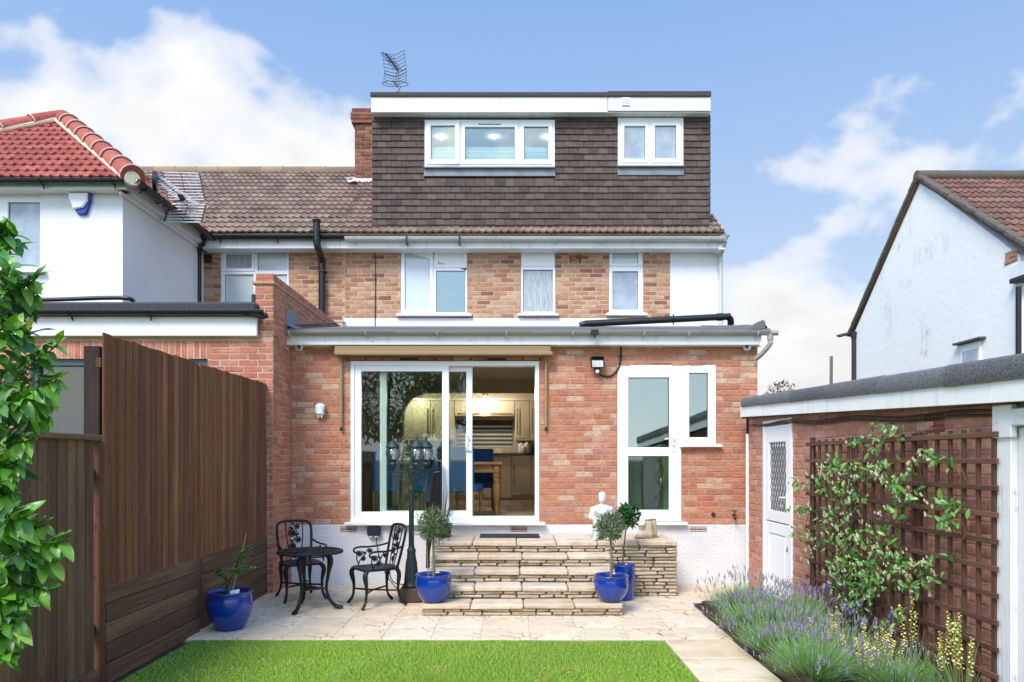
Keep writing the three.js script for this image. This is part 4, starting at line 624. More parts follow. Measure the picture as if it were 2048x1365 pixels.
  const lo = ring(z0, z1, 0.08, 0.885, [[z0 + 0.12, z1 - 0.12, 0.2, 0.76]], -0.05, 0.012, 0.006); lo.rotateY(-Math.PI / 2); lo.translate(GX, 0, 0); add(sd, 'lower_leaf', [lo, bx(GX + 0.012, GX + 0.03, 0.2, 0.76, z0 + 0.11, z1 - 0.11, 0.004), bx(GX - 0.006, GX + 0.03, 0.215, 0.745, z0 + 0.14, z1 - 0.14, 0.012)], M.upvc);
  at('pane', gl[0] - 0.005, gl[1] + 0.005, gl[2], gl[3], 0.012, 0.024, mat('#b9c2c4', 0.08, { clearcoat: 1, clearcoatRoughness: 0.02, map: T(mottle, 0.9) }), 0.001, sd);
  const cames = [], W = gl[1] - gl[0], Hh = gl[3] - gl[2], clip = (p, q) => { let [t0, t1] = [0, 1]; for (const [a, b, lo_, hi] of [[p[0], q[0], 0, W], [p[1], q[1], 0, Hh]]) { const d = b - a; if (Math.abs(d) < 1e-6) continue; const u = (lo_ - a) / d, w = (hi - a) / d; t0 = Math.max(t0, Math.min(u, w)); t1 = Math.min(t1, Math.max(u, w)); } return t1 > t0 ? [t0, t1] : null; };
  for (let k = -6; k < 12; k++) for (const s of [1, -1]) { const c = k * 0.135, p = s > 0 ? [0, c] : [0, c], q = s > 0 ? [W, c + W * 1.75] : [W, c - W * 1.75], t = clip(p, q); if (!t) continue; const f = (u) => [GX + 0.010, gl[2] + p[1] + (q[1] - p[1]) * u, gl[0] + p[0] + (q[0] - p[0]) * u]; cames.push(rod(f(t[0]), f(t[1]), 0.0035, 0.0035, 5)); }
  add(sd, 'lead_came', cames, M.darkGalv);
  at('net_curtain', gl[0], gl[1], 1.0, 1.6, 0.06, 0.07, M.blind, 0.001, sd);
  add(sd, 'handle', [bx(GX - 0.028, GX - 0.01, 1.06, 1.22, z1 - 0.065, z1 - 0.035, 0.005), tube([[GX - 0.02, 1.19, z1 - 0.05], [GX - 0.06, 1.19, z1 - 0.05], [GX - 0.062, 1.19, z1 - 0.11], [GX - 0.06, 1.185, z1 - 0.17]], 0.009, 14, 8)], M.upvc);
  add(sd, 'knob', [put(new THREE.SphereGeometry(0.014, 10, 8), GX - 0.02, 0.62, z1 - 0.05), bx(GX - 0.016, GX - 0.01, 0.60, 0.66, z1 - 0.064, z1 - 0.036, 0.003)], M.tan);
  // cable run under the fascia, white pipe at the corner
  const cab = []; for (let i = 0; i <= 16; i++) { const D = 9.0 - i * 0.32; cab.push([GX - 0.02 - 0.008 * (i % 2), 2.035 - (9.04 - D) * 0.036 - 0.012 * Math.sin(i * 1.3) - (D > 8 ? 0.0 : 0), -D]); }
  const cb2 = cab.map(([x, y, z], i) => [x - 0.01, y + 0.03 * Math.min(1, i / 5), z]);
  add(garage, 'wall_cable', [tube(cab, 0.010, 60, 6), tube(cb2, 0.009, 60, 6)], M.cable);
  add(garage, 'corner_pipe', [rod([GX - 0.02, 0.0, -9.17], [GX - 0.02, 1.93, -9.17], 0.02, 0.02, 10)], M.upvc);
  add(garage, 'corner_cable', [rod([GX - 0.02, 1.93, -9.17], [GX - 0.02, 2.13, -9.17], 0.014, 0.014, 6)], M.cable);
  // near, the white painted frame of the big doors
  const pz = -4.43, old = mat('#e4e5e6', 0.6, { map: T(renderStain, 1.1, 1.1), bump: T(woodBump, 0.2, 0.9), bs: 0.004 });
  const bd = add(garage, 'garage_door_frame', [bx(GX - 0.045, GX + 0.10, 0.0, 1.925, pz, pz + 0.14, 0.006), bx(GX - 0.06, GX + 0.10, 1.80, 1.90, pz + 0.14, -2.2, 0.006), bx(GX - 0.062, GX - 0.02, 1.73, 1.93, pz - 0.008, pz + 0.16, 0.006)], old);
  add(bd, 'garage_door', [bx(GX - 0.005, GX + 0.04, 0.02, 1.79, pz + 0.145, -2.3, 0.006)], old);
  void at;
}
// ================================================================ ground, patio, path, lawn
{
  const soil = mat('#4a3e30', 0.95, { map: T(soilTex, 0.8), bump: T(rough1, 0.4), bs: 0.02 }), far = mat('#5d6b3c', 0.95, { map: T(turfTex, 3) });
  const g = new THREE.PlaneGeometry(900, 900); g.rotateX(-Math.PI / 2); g.translate(0, -0.06, 0); struct('ground', boxUV(g), far);
  const pm = ['#efdabb', '#f1ddc1', '#ebd4b4', '#f0dbbf', '#f3e0c4', '#ecd7b8'].map((c) => mat(c, 0.9, { map: T(paveTex, 1.35), bump: T(paveBump, 1.35), bs: 0.012 }));
  const patio = struct('patio', bx(-2.93, 3.0, -0.09, -0.005, -9.36, -6.47, 0.003), mat('#e2d3ba', 0.95, { map: T(mottle, 0.6), bump: fn, bs: 0.004 }));
  const geos = [0, 1, 2, 3, 4, 5].map((i) => bev(0.441, 0.045, 0.441, 0.005, i * 0.77, '', 0.003));
  const S = 0.447;
  for (let r = 0; r < 7; r++) for (let c = 0; c < 14; c++) {
    const z = -6.48 - S / 2 - r * S, x = -2.96 + S / 2 + c * S - (r % 2 ? 0 : 0); if (z < -9.36) continue;
    const w = Math.min(0.44, 2 * (3.0 - x)), zz = Math.max(z, -9.35 + 0.2);
    const b = add(patio, 'paving_slab', pick(geos), pick(pm)); b.position.set(x, -0.0225 + rr(-0.0015, 0.0015), z); b.rotation.set(rr(-0.002, 0.002), rr(-0.004, 0.004), rr(-0.002, 0.002)); if (w < 0.44) b.scale.x = w / 0.44; void zz;
  }
  const path = struct('garden_path', bx(1.35, 1.96, -0.09, -0.014, -6.46, -2, 0.003), mat('#9b8f7c', 0.95, { map: T(mottle, 0.6) }));
  const sm = ['#ead3ae', '#eedab8', '#e4cca6'].map((c) => mat(c, 0.96, { map: T(slabTex, 1.2), bump: T(rough1, 0.3), bs: 0.004 })), pg = [0, 1, 2].map((i) => bev(0.595, 0.045, 0.595, 0.006, i, '', 0.002));
  for (let i = 0; i < 7; i++) { const b = add(path, 'paving_slab', pg[i % 3], sm[i % 3]); b.position.set(1.66, -0.0225, -6.165 + i * 0.602); b.rotation.y = rr(-0.006, 0.006); }
  struct('lawn', bx(-2.78, 1.345, -0.09, -0.03, -6.45, -1.5, 0.004), mat('#a6c845', 0.95, { map: T(turfTex, 0.9), bump: T(rough1, 0.3), bs: 0.02 }));
  struct('soil_strip', bx(-2.95, -2.782, -0.09, -0.022, -6.45, -1.5, 0.01), soil);
  const bs = new THREE.PlaneGeometry(1.02, 5.2, 24, 60); bs.rotateX(-Math.PI / 2); { const p = bs.attributes.position; for (let i = 0; i < p.count; i++) p.setY(i, 0.03 + 0.035 * (fbm((p.getX(i) + 2) / 4, (p.getZ(i) + 4) / 8, 20, 30, 3, 5) - 0.5)); bs.computeVertexNormals(); } bs.translate(2.49, 0, -5.35);
  struct('flower_bed', [boxUV(clean(bs))], soil);
  const edge = thing('bed_edging', 'low dark timber edging between the garden path and the lavender bed', 'edging');
  const em = mat('#4b372c', 0.85, { map: wd, bump: wb, bs: 0.004 });
  for (let i = 0; i < 3; i++) add(edge, 'plank', bx(1.975, 2.005, -0.05, 0.13, -7.55 + i * 1.62, -7.55 + i * 1.62 + 1.61, 0.004, 'z'), em);
  add(edge, 'plank', bx(2.006, 2.95, -0.05, 0.13, -7.58, -7.55, 0.004, 'x'), em);
  // grass: blades in tufts
  const blades = []; for (let i = 0; i < 14; i++) { const h = rr(0.012, 0.036), a = rr(0, 6.28), x = rr(-0.022, 0.022), z = rr(-0.022, 0.022), lx = rr(-0.018, 0.018), lz = rr(-0.018, 0.018), w = rr(0.0012, 0.0022), c = Math.cos(a) * w, s = Math.sin(a) * w; blades.push(x - c, 0, z - s, x + c, 0, z + s, x + lx * 0.4 + c * 0.7, h * 0.6, z + lz * 0.4 + s * 0.7, x - c, 0, z - s, x + lx * 0.4 + c * 0.7, h * 0.6, z + lz * 0.4 + s * 0.7, x + lx * 0.4 - c * 0.7, h * 0.6, z + lz * 0.4 - s * 0.7, x + lx * 0.4 - c * 0.7, h * 0.6, z + lz * 0.4 - s * 0.7, x + lx * 0.4 + c * 0.7, h * 0.6, z + lz * 0.4 + s * 0.7, x + lx, h, z + lz); }
  const bg = new THREE.BufferGeometry().setAttribute('position', new THREE.Float32BufferAttribute(blades, 3)); { const n = new Float32Array(blades.length); for (let i = 0; i < n.length; i += 3) { n[i] = rr(-0.3, 0.3); n[i + 1] = 0.92; n[i + 2] = rr(-0.1, 0.4); } bg.setAttribute('normal', new THREE.BufferAttribute(n, 3)); }
  const spots = [];
  for (let i = 0; i < 105000; i++) { const z = -rr(4.5, 6.51), x = rr(-2.84, 1.40); if (z < -6.44 - 0.06 * fbm((x + 4) / 8, 0.3, 60, 4, 3, 311) || x > 1.33 + 0.05 * fbm((z + 8) / 8, 0.6, 60, 4, 3, 312)) continue; spots.push([x, z]); }
  const im = new THREE.InstancedMesh(bg, mat('#ffffff', 0.8, { specularIntensity: 0.3, transmission: 0.3, thickness: 0, side: THREE.DoubleSide }), spots.length), m4 = new THREE.Matrix4(), q = new THREE.Quaternion(), c3 = new THREE.Color();
  spots.forEach(([x, z], i) => {
    const thin = fbm((x + 4) / 8, (z + 8) / 8, 9, 9, 4, 301), dry = 0.7 * smoothstep(fbm((x + 4) / 8, (z + 8) / 8, 40, 40, 4, 305), 0.55, 0.8);
    const s = lerp(0.55, 1.1, thin) * rr(0.8, 1.15); q.setFromAxisAngle(V(0, 1, 0), rr(0, 6.28)); m4.compose(V(x, -0.031, z), q, V(s * 1.1, s, s * 1.1)); im.setMatrixAt(i, m4);
    const k = rr(0.62, 1.3) * lerp(1.0, 1.25, thin); c3.setRGB((0.46 + 0.2 * dry) * k, (0.72 + 0.03 * dry) * k, (0.08 + 0.07 * dry) * k); im.setColorAt(i, c3);
  });
  im.name = 'grass'; im.castShadow = im.receiveShadow = true; tag(im, 'short mown green grass of the lawn', null, null, 'stuff'); scene.add(im);
}
// ================================================================ stained board fence on the left
{
  const FX = -2.95, wood = ['#90603f', '#87593b', '#996845', '#7f543a', '#8d5d40', '#9c6a43', '#795039'].map((c) => mat(c, 0.82, { map: wd, bump: wb, bs: 0.004 })), grey = ['#745846', '#7a5c48', '#6d5242', '#7f614c'].map((c) => mat(c, 0.85, { map: wd, bump: wb, bs: 0.004 })), post = mat('#734a30', 0.8, { map: wd, bump: wb, bs: 0.004 });
  const bl = (n, h) => Array.from({ length: n }, (_, i) => bev(0.014, h, 0.108, 0.003, i * 0.61 + h, 'y'));
  const tall = bl(7, 1.845), lowB = bl(6, 1.66);
  const panel = (name, label, d0, d1, y0, y1, geos, mats, step) => {
    const t = thing('board_fence', label, 'fence', { group: 'brown timber fence lengths' }), h = y1 - y0;
    for (let d = d0 + step / 2; d < d1; d += step) { const b = add(t, 'board', pick(geos), pick(mats)); b.position.set(FX + rr(-0.003, 0.003), y0 + h / 2 + rr(-0.006, 0.006), -d); b.rotation.set(rr(-0.002, 0.002), 0.07, 0); if (d + step > d1) b.scale.z = clamp((d1 - d + step / 2) / 0.105, 0.5, 1); }
    return t;
  };
  const rails = (t, d0, d1, ys) => ys.forEach((y) => add(t, 'rail', bx(FX - 0.05, FX - 0.012, y - 0.035, y + 0.035, -d1, -d0, 0.004, 'z'), post));
  const boards = (t, d0, d1, ys, off) => { for (let i = 0; i + 1 < ys.length; i++) add(t, 'gravel_board', bx(FX - 0.02, FX + 0.016 + off[i], ys[i] + 0.004, ys[i + 1] - 0.003, -d1, -d0, 0.005, 'z'), grey[(i + 1) % 4]); };
  const a = panel('fence_panel', 'tall fence panel with five gravel boards beneath', 5.22, 6.79, 0.672, 2.51, tall, wood, 0.0985); rails(a, 5.22, 6.79, [0.9, 1.6, 2.3]);
  a.userData.label = 'first tall brown fence panel, between the low panel and the middle post'; boards(a, 5.24, 6.77, [-0.02, 0.125, 0.27, 0.42, 0.555, 0.685], [0.022, 0.006, 0.002, 0.004, 0.0]);
  const b = panel('fence_panel', 'far tall brown fence panel behind the potted rose, ending at the house', 6.84, 8.98, 0.672, 2.51, tall, wood, 0.1); rails(b, 6.84, 8.94, [0.9, 1.6, 2.3]);
  boards(b, 6.86, 8.94, [-0.02, 0.16, 0.33, 0.51, 0.685], [0.004, 0.0, 0.003, 0.0]);
  const c = panel('fence_panel', 'low greyish-brown fence panel with a capping rail, beside the leafy shrub', 3.2, 5.14, 0.13, 1.735, lowB, grey, 0.1);
  add(c, 'capping_rail', bx(FX - 0.04, FX + 0.04, 1.735, 1.775, -5.16, -3.2, 0.006, 'z'), grey[0]); boards(c, 3.2, 5.1, [-0.02, 0.128], [0.03]); rails(c, 3.2, 5.14, [0.4, 1.5]);
  const pst = (label, x, d, h, m, w = 0.09) => { const t = thing('fence_post', label, 'post'); add(t, 'post', bx(x - w / 2, x + w / 2, -0.1, h, -d - w / 2, -d + w / 2, 0.006, 'y'), m); return t; };
  pst('brown fence post between the two tall fence panels', FX - 0.03, 6.815, 2.48, post, 0.075);
  pst('orange-brown fence post at the end of the low fence panel', FX - 0.01, 5.18, 1.73, post, 0.07);
  pst('dark weathered tall fence post rising behind the low fence panel', -3.10, 5.40, 2.44, mat('#3a302a', 0.9, { map: wd, bump: wb, bs: 0.004 }), 0.12);
}
// ================================================================ stone steps and platform
{
  const st = thing('stone_steps', 'cream stone garden steps with four treads rising to the platform at the sliding door', 'steps');
  const tread = ['#dfcab0', '#e4d0b7', '#d8c2a6', '#e7d5be', '#dcc6ab'].map((c) => mat(c, 0.9, { map: T(slabTex, 0.9), bump: T(rough1, 0.2), bs: 0.008 })), wall = ['#c9b89e', '#d0c0a8', '#bfad93', '#d6c8b0', '#c5b49b', '#b5a48c'].map((c) => mat(c, 0.92, { map: T(slabTex, 0.5), bump: T(rough1, 0.16), bs: 0.014 }));
  const core = mat('#a29276', 0.95, { map: mt3, bump: fn, bs: 0.004 }), x0 = -0.926, x1 = 1.136, px1 = 1.942, D = [7.42, 7.692, 7.964, 8.236, 8.508], H = 0.129;
  const cg = [bx(x0 + 0.05, px1 - 0.05, -0.05, 5 * H - 0.055, -9.36, -D[4] - 0.05)]; D.slice(0, 4).forEach((d, i) => cg.push(bx(x0 + 0.05, x1 - 0.05, -0.05, (i + 1) * H - 0.055, -9.3, -d - 0.05)));
  add(st, 'core', cg, core);
  const slabG = (w, dp) => bev(w, 0.052, dp, 0.009, rnd() * 9, '', 0.004);
  D.forEach((d, k) => {                                           // treads and risers
    const xe = k === 4 ? px1 : x1, n = k === 4 ? 6 : 4, w = (xe - x0) / n, y = (k + 1) * H, cuts = Array.from({ length: n + 1 }, (_, i) => x0 + w * i + (i && i < n ? rr(-0.03, 0.03) : 0));
    for (let r = 0; r < (k === 4 ? 2 : 1); r++) for (let i = 0; i < n; i++) { const a = cuts[i] + 0.004, b = cuts[i + 1] - 0.004, dp = k === 4 ? 0.425 : 0.31, m = add(st, 'coping_slab', slabG(b - a, dp - 0.004), pick(tread)); m.position.set((a + b) / 2, y - 0.027 + rr(-0.003, 0.003), -d + 0.022 - dp / 2 - r * dp + rr(-0.005, 0.005) * (r ? 0 : 1)); m.rotation.set(0, rr(-0.008, 0.008), rr(-0.004, 0.004)); }
    for (let c = 0; c < 2; c++) { const yy = y - 0.053 - 0.038 * (c + 0.5), sx = k === 4 ? x1 + 0.02 : x1; for (let x = x0 + 0.012; x < sx - 0.06;) { const L = Math.min(rr(0.13, 0.34), sx - 0.012 - x); if (L < 0.03) break; const m = add(st, 'walling_stone', bev(L - 0.013, 0.033, 0.07, 0.009, rnd() * 9, '', 0.004), pick(wall)); m.position.set(x + L / 2, yy, -d - 0.036 + rr(-0.008, 0.006)); x += L; } }
  });
  const face = (len, place, ys = 0.0, yt = 5 * H - 0.056) => { for (let y = ys, r = 0; y < yt - 0.01; r++) { const h = Math.min(rr(0.036, 0.046), yt - y); for (let s = 0; s < len - 0.03;) { let L = Math.min(rr(0.1, 0.34), len - s); if (len - s - L < 0.06) L = len - s; const m = add(st, 'walling_stone', bev(L - 0.012, h - 0.006, 0.08, 0.011, rnd() * 9, '', 0.005), pick(wall)); place(m, s + L / 2, y + h / 2); s += L; } y += h; } };
  face(px1 - x1 + 0.05, (m, s, y) => m.position.set(x1 - 0.05 + s, y, -D[4] - 0.03 + rr(-0.008, 0.010)));
  face(9.36 - D[4] - 0.02, (m, s, y) => { m.rotation.y = Math.PI / 2; m.position.set(px1 - 0.035 + rr(-0.008, 0.01), y, -D[4] - 0.02 - s); });
  face(9.36 - D[4], (m, s, y) => { m.rotation.y = Math.PI / 2; m.position.set(x0 + 0.035 + rr(-0.008, 0.008), y, -D[4] - 0.01 - s); });
  D.slice(0, 4).forEach((d, k) => face(0.26, (m, s, y) => { for (const q of [x0 + 0.035, x1 - 0.035]) { const o = q < 0 ? m : add(st, 'walling_stone', m.geometry, m.material); o.rotation.y = Math.PI / 2; o.position.set(q, y, -d - 0.01 - s); } }, 0, (k + 1) * H - 0.056));
  const moss = mat('#6a7a2c', 0.95, { map: mt3 }), tuft = [];
  for (const [x, y, d] of [[0.02, 0.31, 7.95], [0.14, 0.435, 8.22], [-0.75, 0.18, 7.68]]) for (let i = 0; i < 26; i++) tuft.push(put(new THREE.SphereGeometry(0.006, 5, 4), x + rr(-0.04, 0.04), y + rr(-0.006, 0.012), -d + rr(0.0, 0.02)));
  add(st, 'moss', tuft, moss, 'stuff');
}
// ================================================================ handrail beside the steps
{
  const t = thing('handrail', 'black metal handrail with square balusters on the left of the stone steps', 'handrail'), bk = mat('#17181a', 0.4, { metalness: 0.4 }), x = -0.93;
  const P = [[8.02, 1.16], [8.42, 1.585], [9.3, 1.585]];
  const bar = (d0, y0, d1, y1, w, h, name) => { const L = Math.hypot(d1 - d0, y1 - y0), g = put(bev(w, h, L, 0.004), x, (y0 + y1) / 2, -(d0 + d1) / 2, Math.atan2(y1 - y0, d1 - d0)); return add(t, name, g, bk); };
  bar(7.98, 1.13, 8.43, 1.60, 0.05, 0.022, 'top_rail'); bar(8.42, 1.59, 9.3, 1.59, 0.05, 0.022, 'top_rail'); bar(8.0, 0.52, 8.43, 0.76, 0.03, 0.015, 'bottom_rail'); bar(8.42, 0.76, 9.3, 0.76, 0.03, 0.015, 'bottom_rail'); bar(8.02, 1.02, 8.43, 1.45, 0.03, 0.014, 'mid_rail'); bar(8.42, 1.45, 9.3, 1.45, 0.03, 0.014, 'mid_rail');
  for (let d = 8.1, i = 0; d < 9.28; d += 0.11, i++) { const yt = d < 8.42 ? lerp(1.06, 1.46, (d - 8.02) / 0.4) : 1.46, yb = d < 8.42 ? lerp(0.52, 0.76, (d - 8.0) / 0.42) : 0.76; add(t, 'baluster', bx(x - 0.007, x + 0.007, yb, yt, -d - 0.007, -d + 0.007, 0.002), bk); }
  add(t, 'post', bx(x - 0.02, x + 0.02, 0.40, 1.17, -8.04, -8.0, 0.004), bk); add(t, 'post', bx(x - 0.02, x + 0.02, 0.62, 1.585, -9.31, -9.27, 0.004), bk); void P;
}
// ================================================================ lamp post with three lanterns
{
  const LX = -1.14, LD = 8.21, t = thing('garden_lamp_post', 'dark green cast lamp post with three globe lanterns beside the steps', 'lamp post', { at: [LX, 0, -LD] });
  const gm = mat('#334341', 0.4, { metalness: 0.35, map: T(mottle, 0.3), bump: fn, bs: 0.001 }), glass = mat('#f2f7f6', 0.02, { transmission: 1, thickness: 0, ior: 2.0 });
  add(t, 'pedestal', put(bev(0.25, 0.16, 0.25, 0.012, 0, '', 0.003), 0, 0.08, 0), mat('#54463a', 0.9, { map: mt3, bump: fn, bs: 0.003 }));
  const base = new THREE.LatheGeometry([[0, 0.16], [0.10, 0.16], [0.102, 0.185], [0.088, 0.2], [0.082, 0.225], [0.078, 0.25], [0.060, 0.45], [0.05, 0.50], [0.052, 0.52], [0.046, 0.535], [0.05, 0.56], [0.05, 0.585], [0.038, 0.60], [0.032, 0.64]].map(([a, b]) => new THREE.Vector2(a, b)), 24);
  { const p = base.attributes.position; for (let i = 0; i < p.count; i++) { const x = p.getX(i), z = p.getZ(i), r = Math.hypot(x, z), y = p.getY(i); if (y > 0.24 && y < 0.48 && r > 0.02) { const k = 1 + 0.05 * Math.cos(Math.atan2(x, z) * 12); p.setX(i, x * k); p.setZ(i, z * k); } } base.computeVertexNormals(); }
  add(t, 'base', base, gm);
  add(t, 'post', [lathe([[0.031, 0.63], [0.029, 1.24], [0.038, 1.245], [0.04, 1.26], [0.034, 1.275], [0.036, 1.29], [0.026, 1.3], [0.025, 1.38], [0.036, 1.39], [0.037, 1.46], [0.03, 1.49], [0.034, 1.5], [0.034, 1.515], [0.02, 1.54], [0.026, 1.575], [0.012, 1.61], [0.016, 1.625], [0.004, 1.645], [0, 1.65]], 20)], gm);
  const lantern = (a, R) => {
    const x = Math.sin(a) * R, z = Math.cos(a) * R, y0 = 1.535, u = (r, y) => [Math.sin(a) * r, y, Math.cos(a) * r];
    const sc = []; for (let i = 0; i <= 26; i++) { const q = i / 26; if (q < 0.5) { const w = q * 2; sc.push(u(lerp(0.03, R * 0.62, w), 1.42 - 0.03 * Math.sin(w * 3.1) - 0.035 * w)); } else { const w = (q - 0.5) * 2, an = -0.6 + w * 6.4, rad = 0.032 * (1 - 0.65 * w); sc.push(u(R * 0.74 - Math.cos(an) * rad * 1.4 + 0.01, 1.405 + Math.sin(an) * rad)); } }
    add(t, 'arm', [put(bev(0.014, 0.016, R - 0.02, 0.003), Math.sin(a) * R * 0.5, 1.462, Math.cos(a) * R * 0.5, 0, a), tube(sc, 0.0065, 50, 6), put(new THREE.TorusGeometry(0.018, 0.005, 6, 14), ...u(0.055, 1.425), 0, a + Math.PI / 2, 0), put(new THREE.SphereGeometry(0.012, 8, 6), ...u(R + 0.02, 1.46))], gm);
    const L = add(t, 'lantern', [put(lathe([[0, 1.455], [0.02, 1.46], [0.012, 1.475], [0.022, 1.49], [0.03, 1.5], [0.034, 1.53], [0.05, 1.545], [0.052, 1.556], [0.03, 1.565], [0.036, 1.585], [0.05, 1.598], [0.048, 1.604], [0, 1.604]], 20), x, 0, z), put(lathe([[0.0, 1.745], [0.072, 1.738], [0.083, 1.742], [0.084, 1.752], [0.07, 1.765], [0.055, 1.79], [0.042, 1.806], [0.03, 1.815], [0.016, 1.82], [0.012, 1.832], [0.018, 1.842], [0.009, 1.85], [0.012, 1.862], [0.003, 1.88], [0, 1.882]], 20), x, 0, z), ...Array.from({ length: 8 }, (_, i) => { const b = i * Math.PI / 4, pts = []; for (let j = 0; j <= 8; j++) { const f = j / 8, r = 0.047 + 0.033 * Math.sin(f * Math.PI * 0.86 + 0.12); pts.push([x + Math.sin(b) * r, 1.6 + 0.14 * f, z + Math.cos(b) * r]); } return tube(pts, 0.0045, 8, 5); })], gm);
    const pr = []; for (let j = 0; j <= 10; j++) { const f = j / 10; pr.push([0.044 + 0.033 * Math.sin(f * Math.PI * 0.86 + 0.12), 1.604 + 0.136 * f]); }
    add(L, 'globe', put(lathe(pr, 24), x, 0, z), glass);
    add(L, 'bulb', put(lathe([[0, 1.605], [0.016, 1.606], [0.015, 1.63], [0.014, 1.64], [0.034, 1.665], [0.036, 1.69], [0.022, 1.715], [0, 1.722]], 14), x, 0, z), mat('#e9e6de', 0.35));
  };
  lantern(-Math.PI / 2 - 0.10, 0.212); lantern(0.42, 0.212); lantern(Math.PI - 0.86, 0.2);
  add(t, 'lamp_cable', tube([[-0.08, 0.19, 0.02], [-0.16, 0.21, 0.06], [-0.2, 0.24, 0.08], [-0.26, 0.32, -0.1], [-0.34, 0.42, -0.9], [-0.42, 0.75, -1.12]], 0.006, 30, 5), M.cable);
}
// ================================================================ ornate cast metal table and two chairs
{
  const iron = mat('#2b2c2f', 0.42, { metalness: 0.55, map: T(mottle, 0.2), bump: fn, bs: 0.001 });
  const rose = (x, y, r, rot = 0) => { const o = []; for (const k of [1, 0.62, 0.3]) o.push(put(new THREE.TorusGeometry(r * k, r * 0.16, 5, 12), x + (1 - k) * r * 0.15, y, (1 - k) * 0.006, 0, 0, rot + k)); o.push(put(new THREE.SphereGeometry(r * 0.75, 8, 5), x, y, -0.002, 0, 0, 0, V(1, 1, 0.25))); return o; };
  const leafS = (x, y, a, L) => { const s = new THREE.Shape(); s.moveTo(0, 0); s.quadraticCurveTo(L * 0.5, L * 0.38, L, 0); s.quadraticCurveTo(L * 0.5, -L * 0.38, 0, 0); return put(slab(s, 0.008, 0.001), x, y, -0.004, 0, 0, a); };
  const table = thing('garden_table', 'round ornate black cast metal garden table on three curved legs', 'table', { at: [-2.17, 0, -7.79] });
  const top = circ(0, 0, 0.333, THREE.Shape); for (const [r, n, q] of [[0.07, 8, 0.016], [0.135, 14, 0.019], [0.205, 20, 0.020], [0.275, 26, 0.021]]) for (let i = 0; i < n; i++) { const a = (i + (r * 40 % 1)) / n * 6.283; const h = new THREE.Path(); h.absellipse(Math.cos(a) * r, Math.sin(a) * r, q * 1.15, q * 0.8, 0, 6.283, false, a + (i % 2) * 0.9); top.holes.push(h); }
  const tg = slab(top, 0.012, 0.002, { curveSegments: 12 }); tg.rotateX(-Math.PI / 2); tg.translate(0, 0.608, 0);
  const scal = Array.from({ length: 84 }, (_, i) => put(new THREE.SphereGeometry(0.0125, 6, 5), Math.cos(i / 84 * 6.283) * 0.336, 0.613, Math.sin(i / 84 * 6.283) * 0.336, 0, 0, 0, V(1, 1.25, 1)));
  add(table, 'table_top', [tg, put(new THREE.TorusGeometry(0.324, 0.010, 6, 60), 0, 0.621, 0, Math.PI / 2), ...[0.035, 0.105, 0.17, 0.24].map((r) => put(new THREE.TorusGeometry(r, 0.005, 5, 40), 0, 0.621, 0, Math.PI / 2)), ...scal], iron);
  const legAt = [[-0.08, 0.31], [0.335, 0.0], [-0.19, -0.27]];
  for (const [x, z] of legAt) { const r = Math.hypot(x, z), u = x / r, w = z / r, f = (a, y) => [u * a, y, w * a]; add(table, 'leg', [taper([f(0.17, 0.6), f(0.215, 0.53), f(0.2, 0.4), f(0.175, 0.24), f(0.2, 0.12), f(0.27, 0.035), f(r + 0.01, 0.014)], [0.03, 0.033, 0.02, 0.016, 0.017, 0.021, 0.024], 26, 8), put(new THREE.SphereGeometry(0.022, 8, 6), u * r, 0.016, w * r, 0, 0, 0, V(1, 0.7, 1)), put(leafS(0, 0, 0, 0.07), ...f(0.19, 0.57), 0, Math.atan2(u, w) - Math.PI / 2, -1.2)], iron); }
  const shelf = new THREE.Shape(legAt.map(([x, z]) => { const r = Math.hypot(x, z); return new THREE.Vector2(x / r * 0.185, -z / r * 0.185); })); shelf.holes.push(circ(-0.01, 0, 0.04)); const sh = slab(shelf, 0.012, 0.002); sh.rotateX(-Math.PI / 2); sh.translate(0, 0.215, 0);
  add(table, 'shelf', [sh, put(new THREE.TorusGeometry(0.06, 0.006, 5, 20), 0, 0.228, 0, Math.PI / 2)], iron);
  add(table, 'apron', Array.from({ length: 3 }, (_, i) => put(new THREE.TorusGeometry(0.2, 0.008, 5, 16, 1.9), 0, 0.575, 0, Math.PI / 2, 0, i * 2.094)), iron);
  const chair = thing('garden_chair', 'ornate black cast metal armchair behind the table, beside the fence', 'chair', { at: [-2.45, 0, -8.38], turn: 0.55, group: 'ornate black cast metal chairs' });
  const ss = new THREE.Shape(); ss.moveTo(-0.17, -0.19); ss.quadraticCurveTo(0, -0.21, 0.17, -0.19); ss.lineTo(0.215, 0.15); ss.quadraticCurveTo(0.21, 0.2, 0.15, 0.21); ss.quadraticCurveTo(0, 0.235, -0.15, 0.21); ss.quadraticCurveTo(-0.21, 0.2, -0.215, 0.15); ss.closePath();
  for (let i = -3; i <= 3; i++) for (let j = -3; j <= 3; j++) { const x = i * 0.05 + (j % 2 ? 0.025 : 0), y = j * 0.05; if (Math.abs(x) < 0.165 + 0.1 * (y + 0.19) * 0.4 && Math.abs(y) < 0.17) { const h = new THREE.Path(); h.absellipse(x, y, 0.017, 0.012, 0, 6.283, false, (i + j) * 0.7); ss.holes.push(h); } }
  const sg = slab(ss, 0.014, 0.003, { curveSegments: 8 }); sg.rotateX(Math.PI / 2); sg.translate(0, 0.425, 0);
  add(chair, 'seat', [sg, tube([[-0.17, 0.412, -0.185], [0.17, 0.412, -0.185], [0.212, 0.412, 0.14], [0.14, 0.412, 0.21], [-0.14, 0.412, 0.21], [-0.212, 0.412, 0.14]], 0.012, 40, 6, true)], iron);
  const lean = (y) => -0.18 - (y - 0.42) * 0.22;
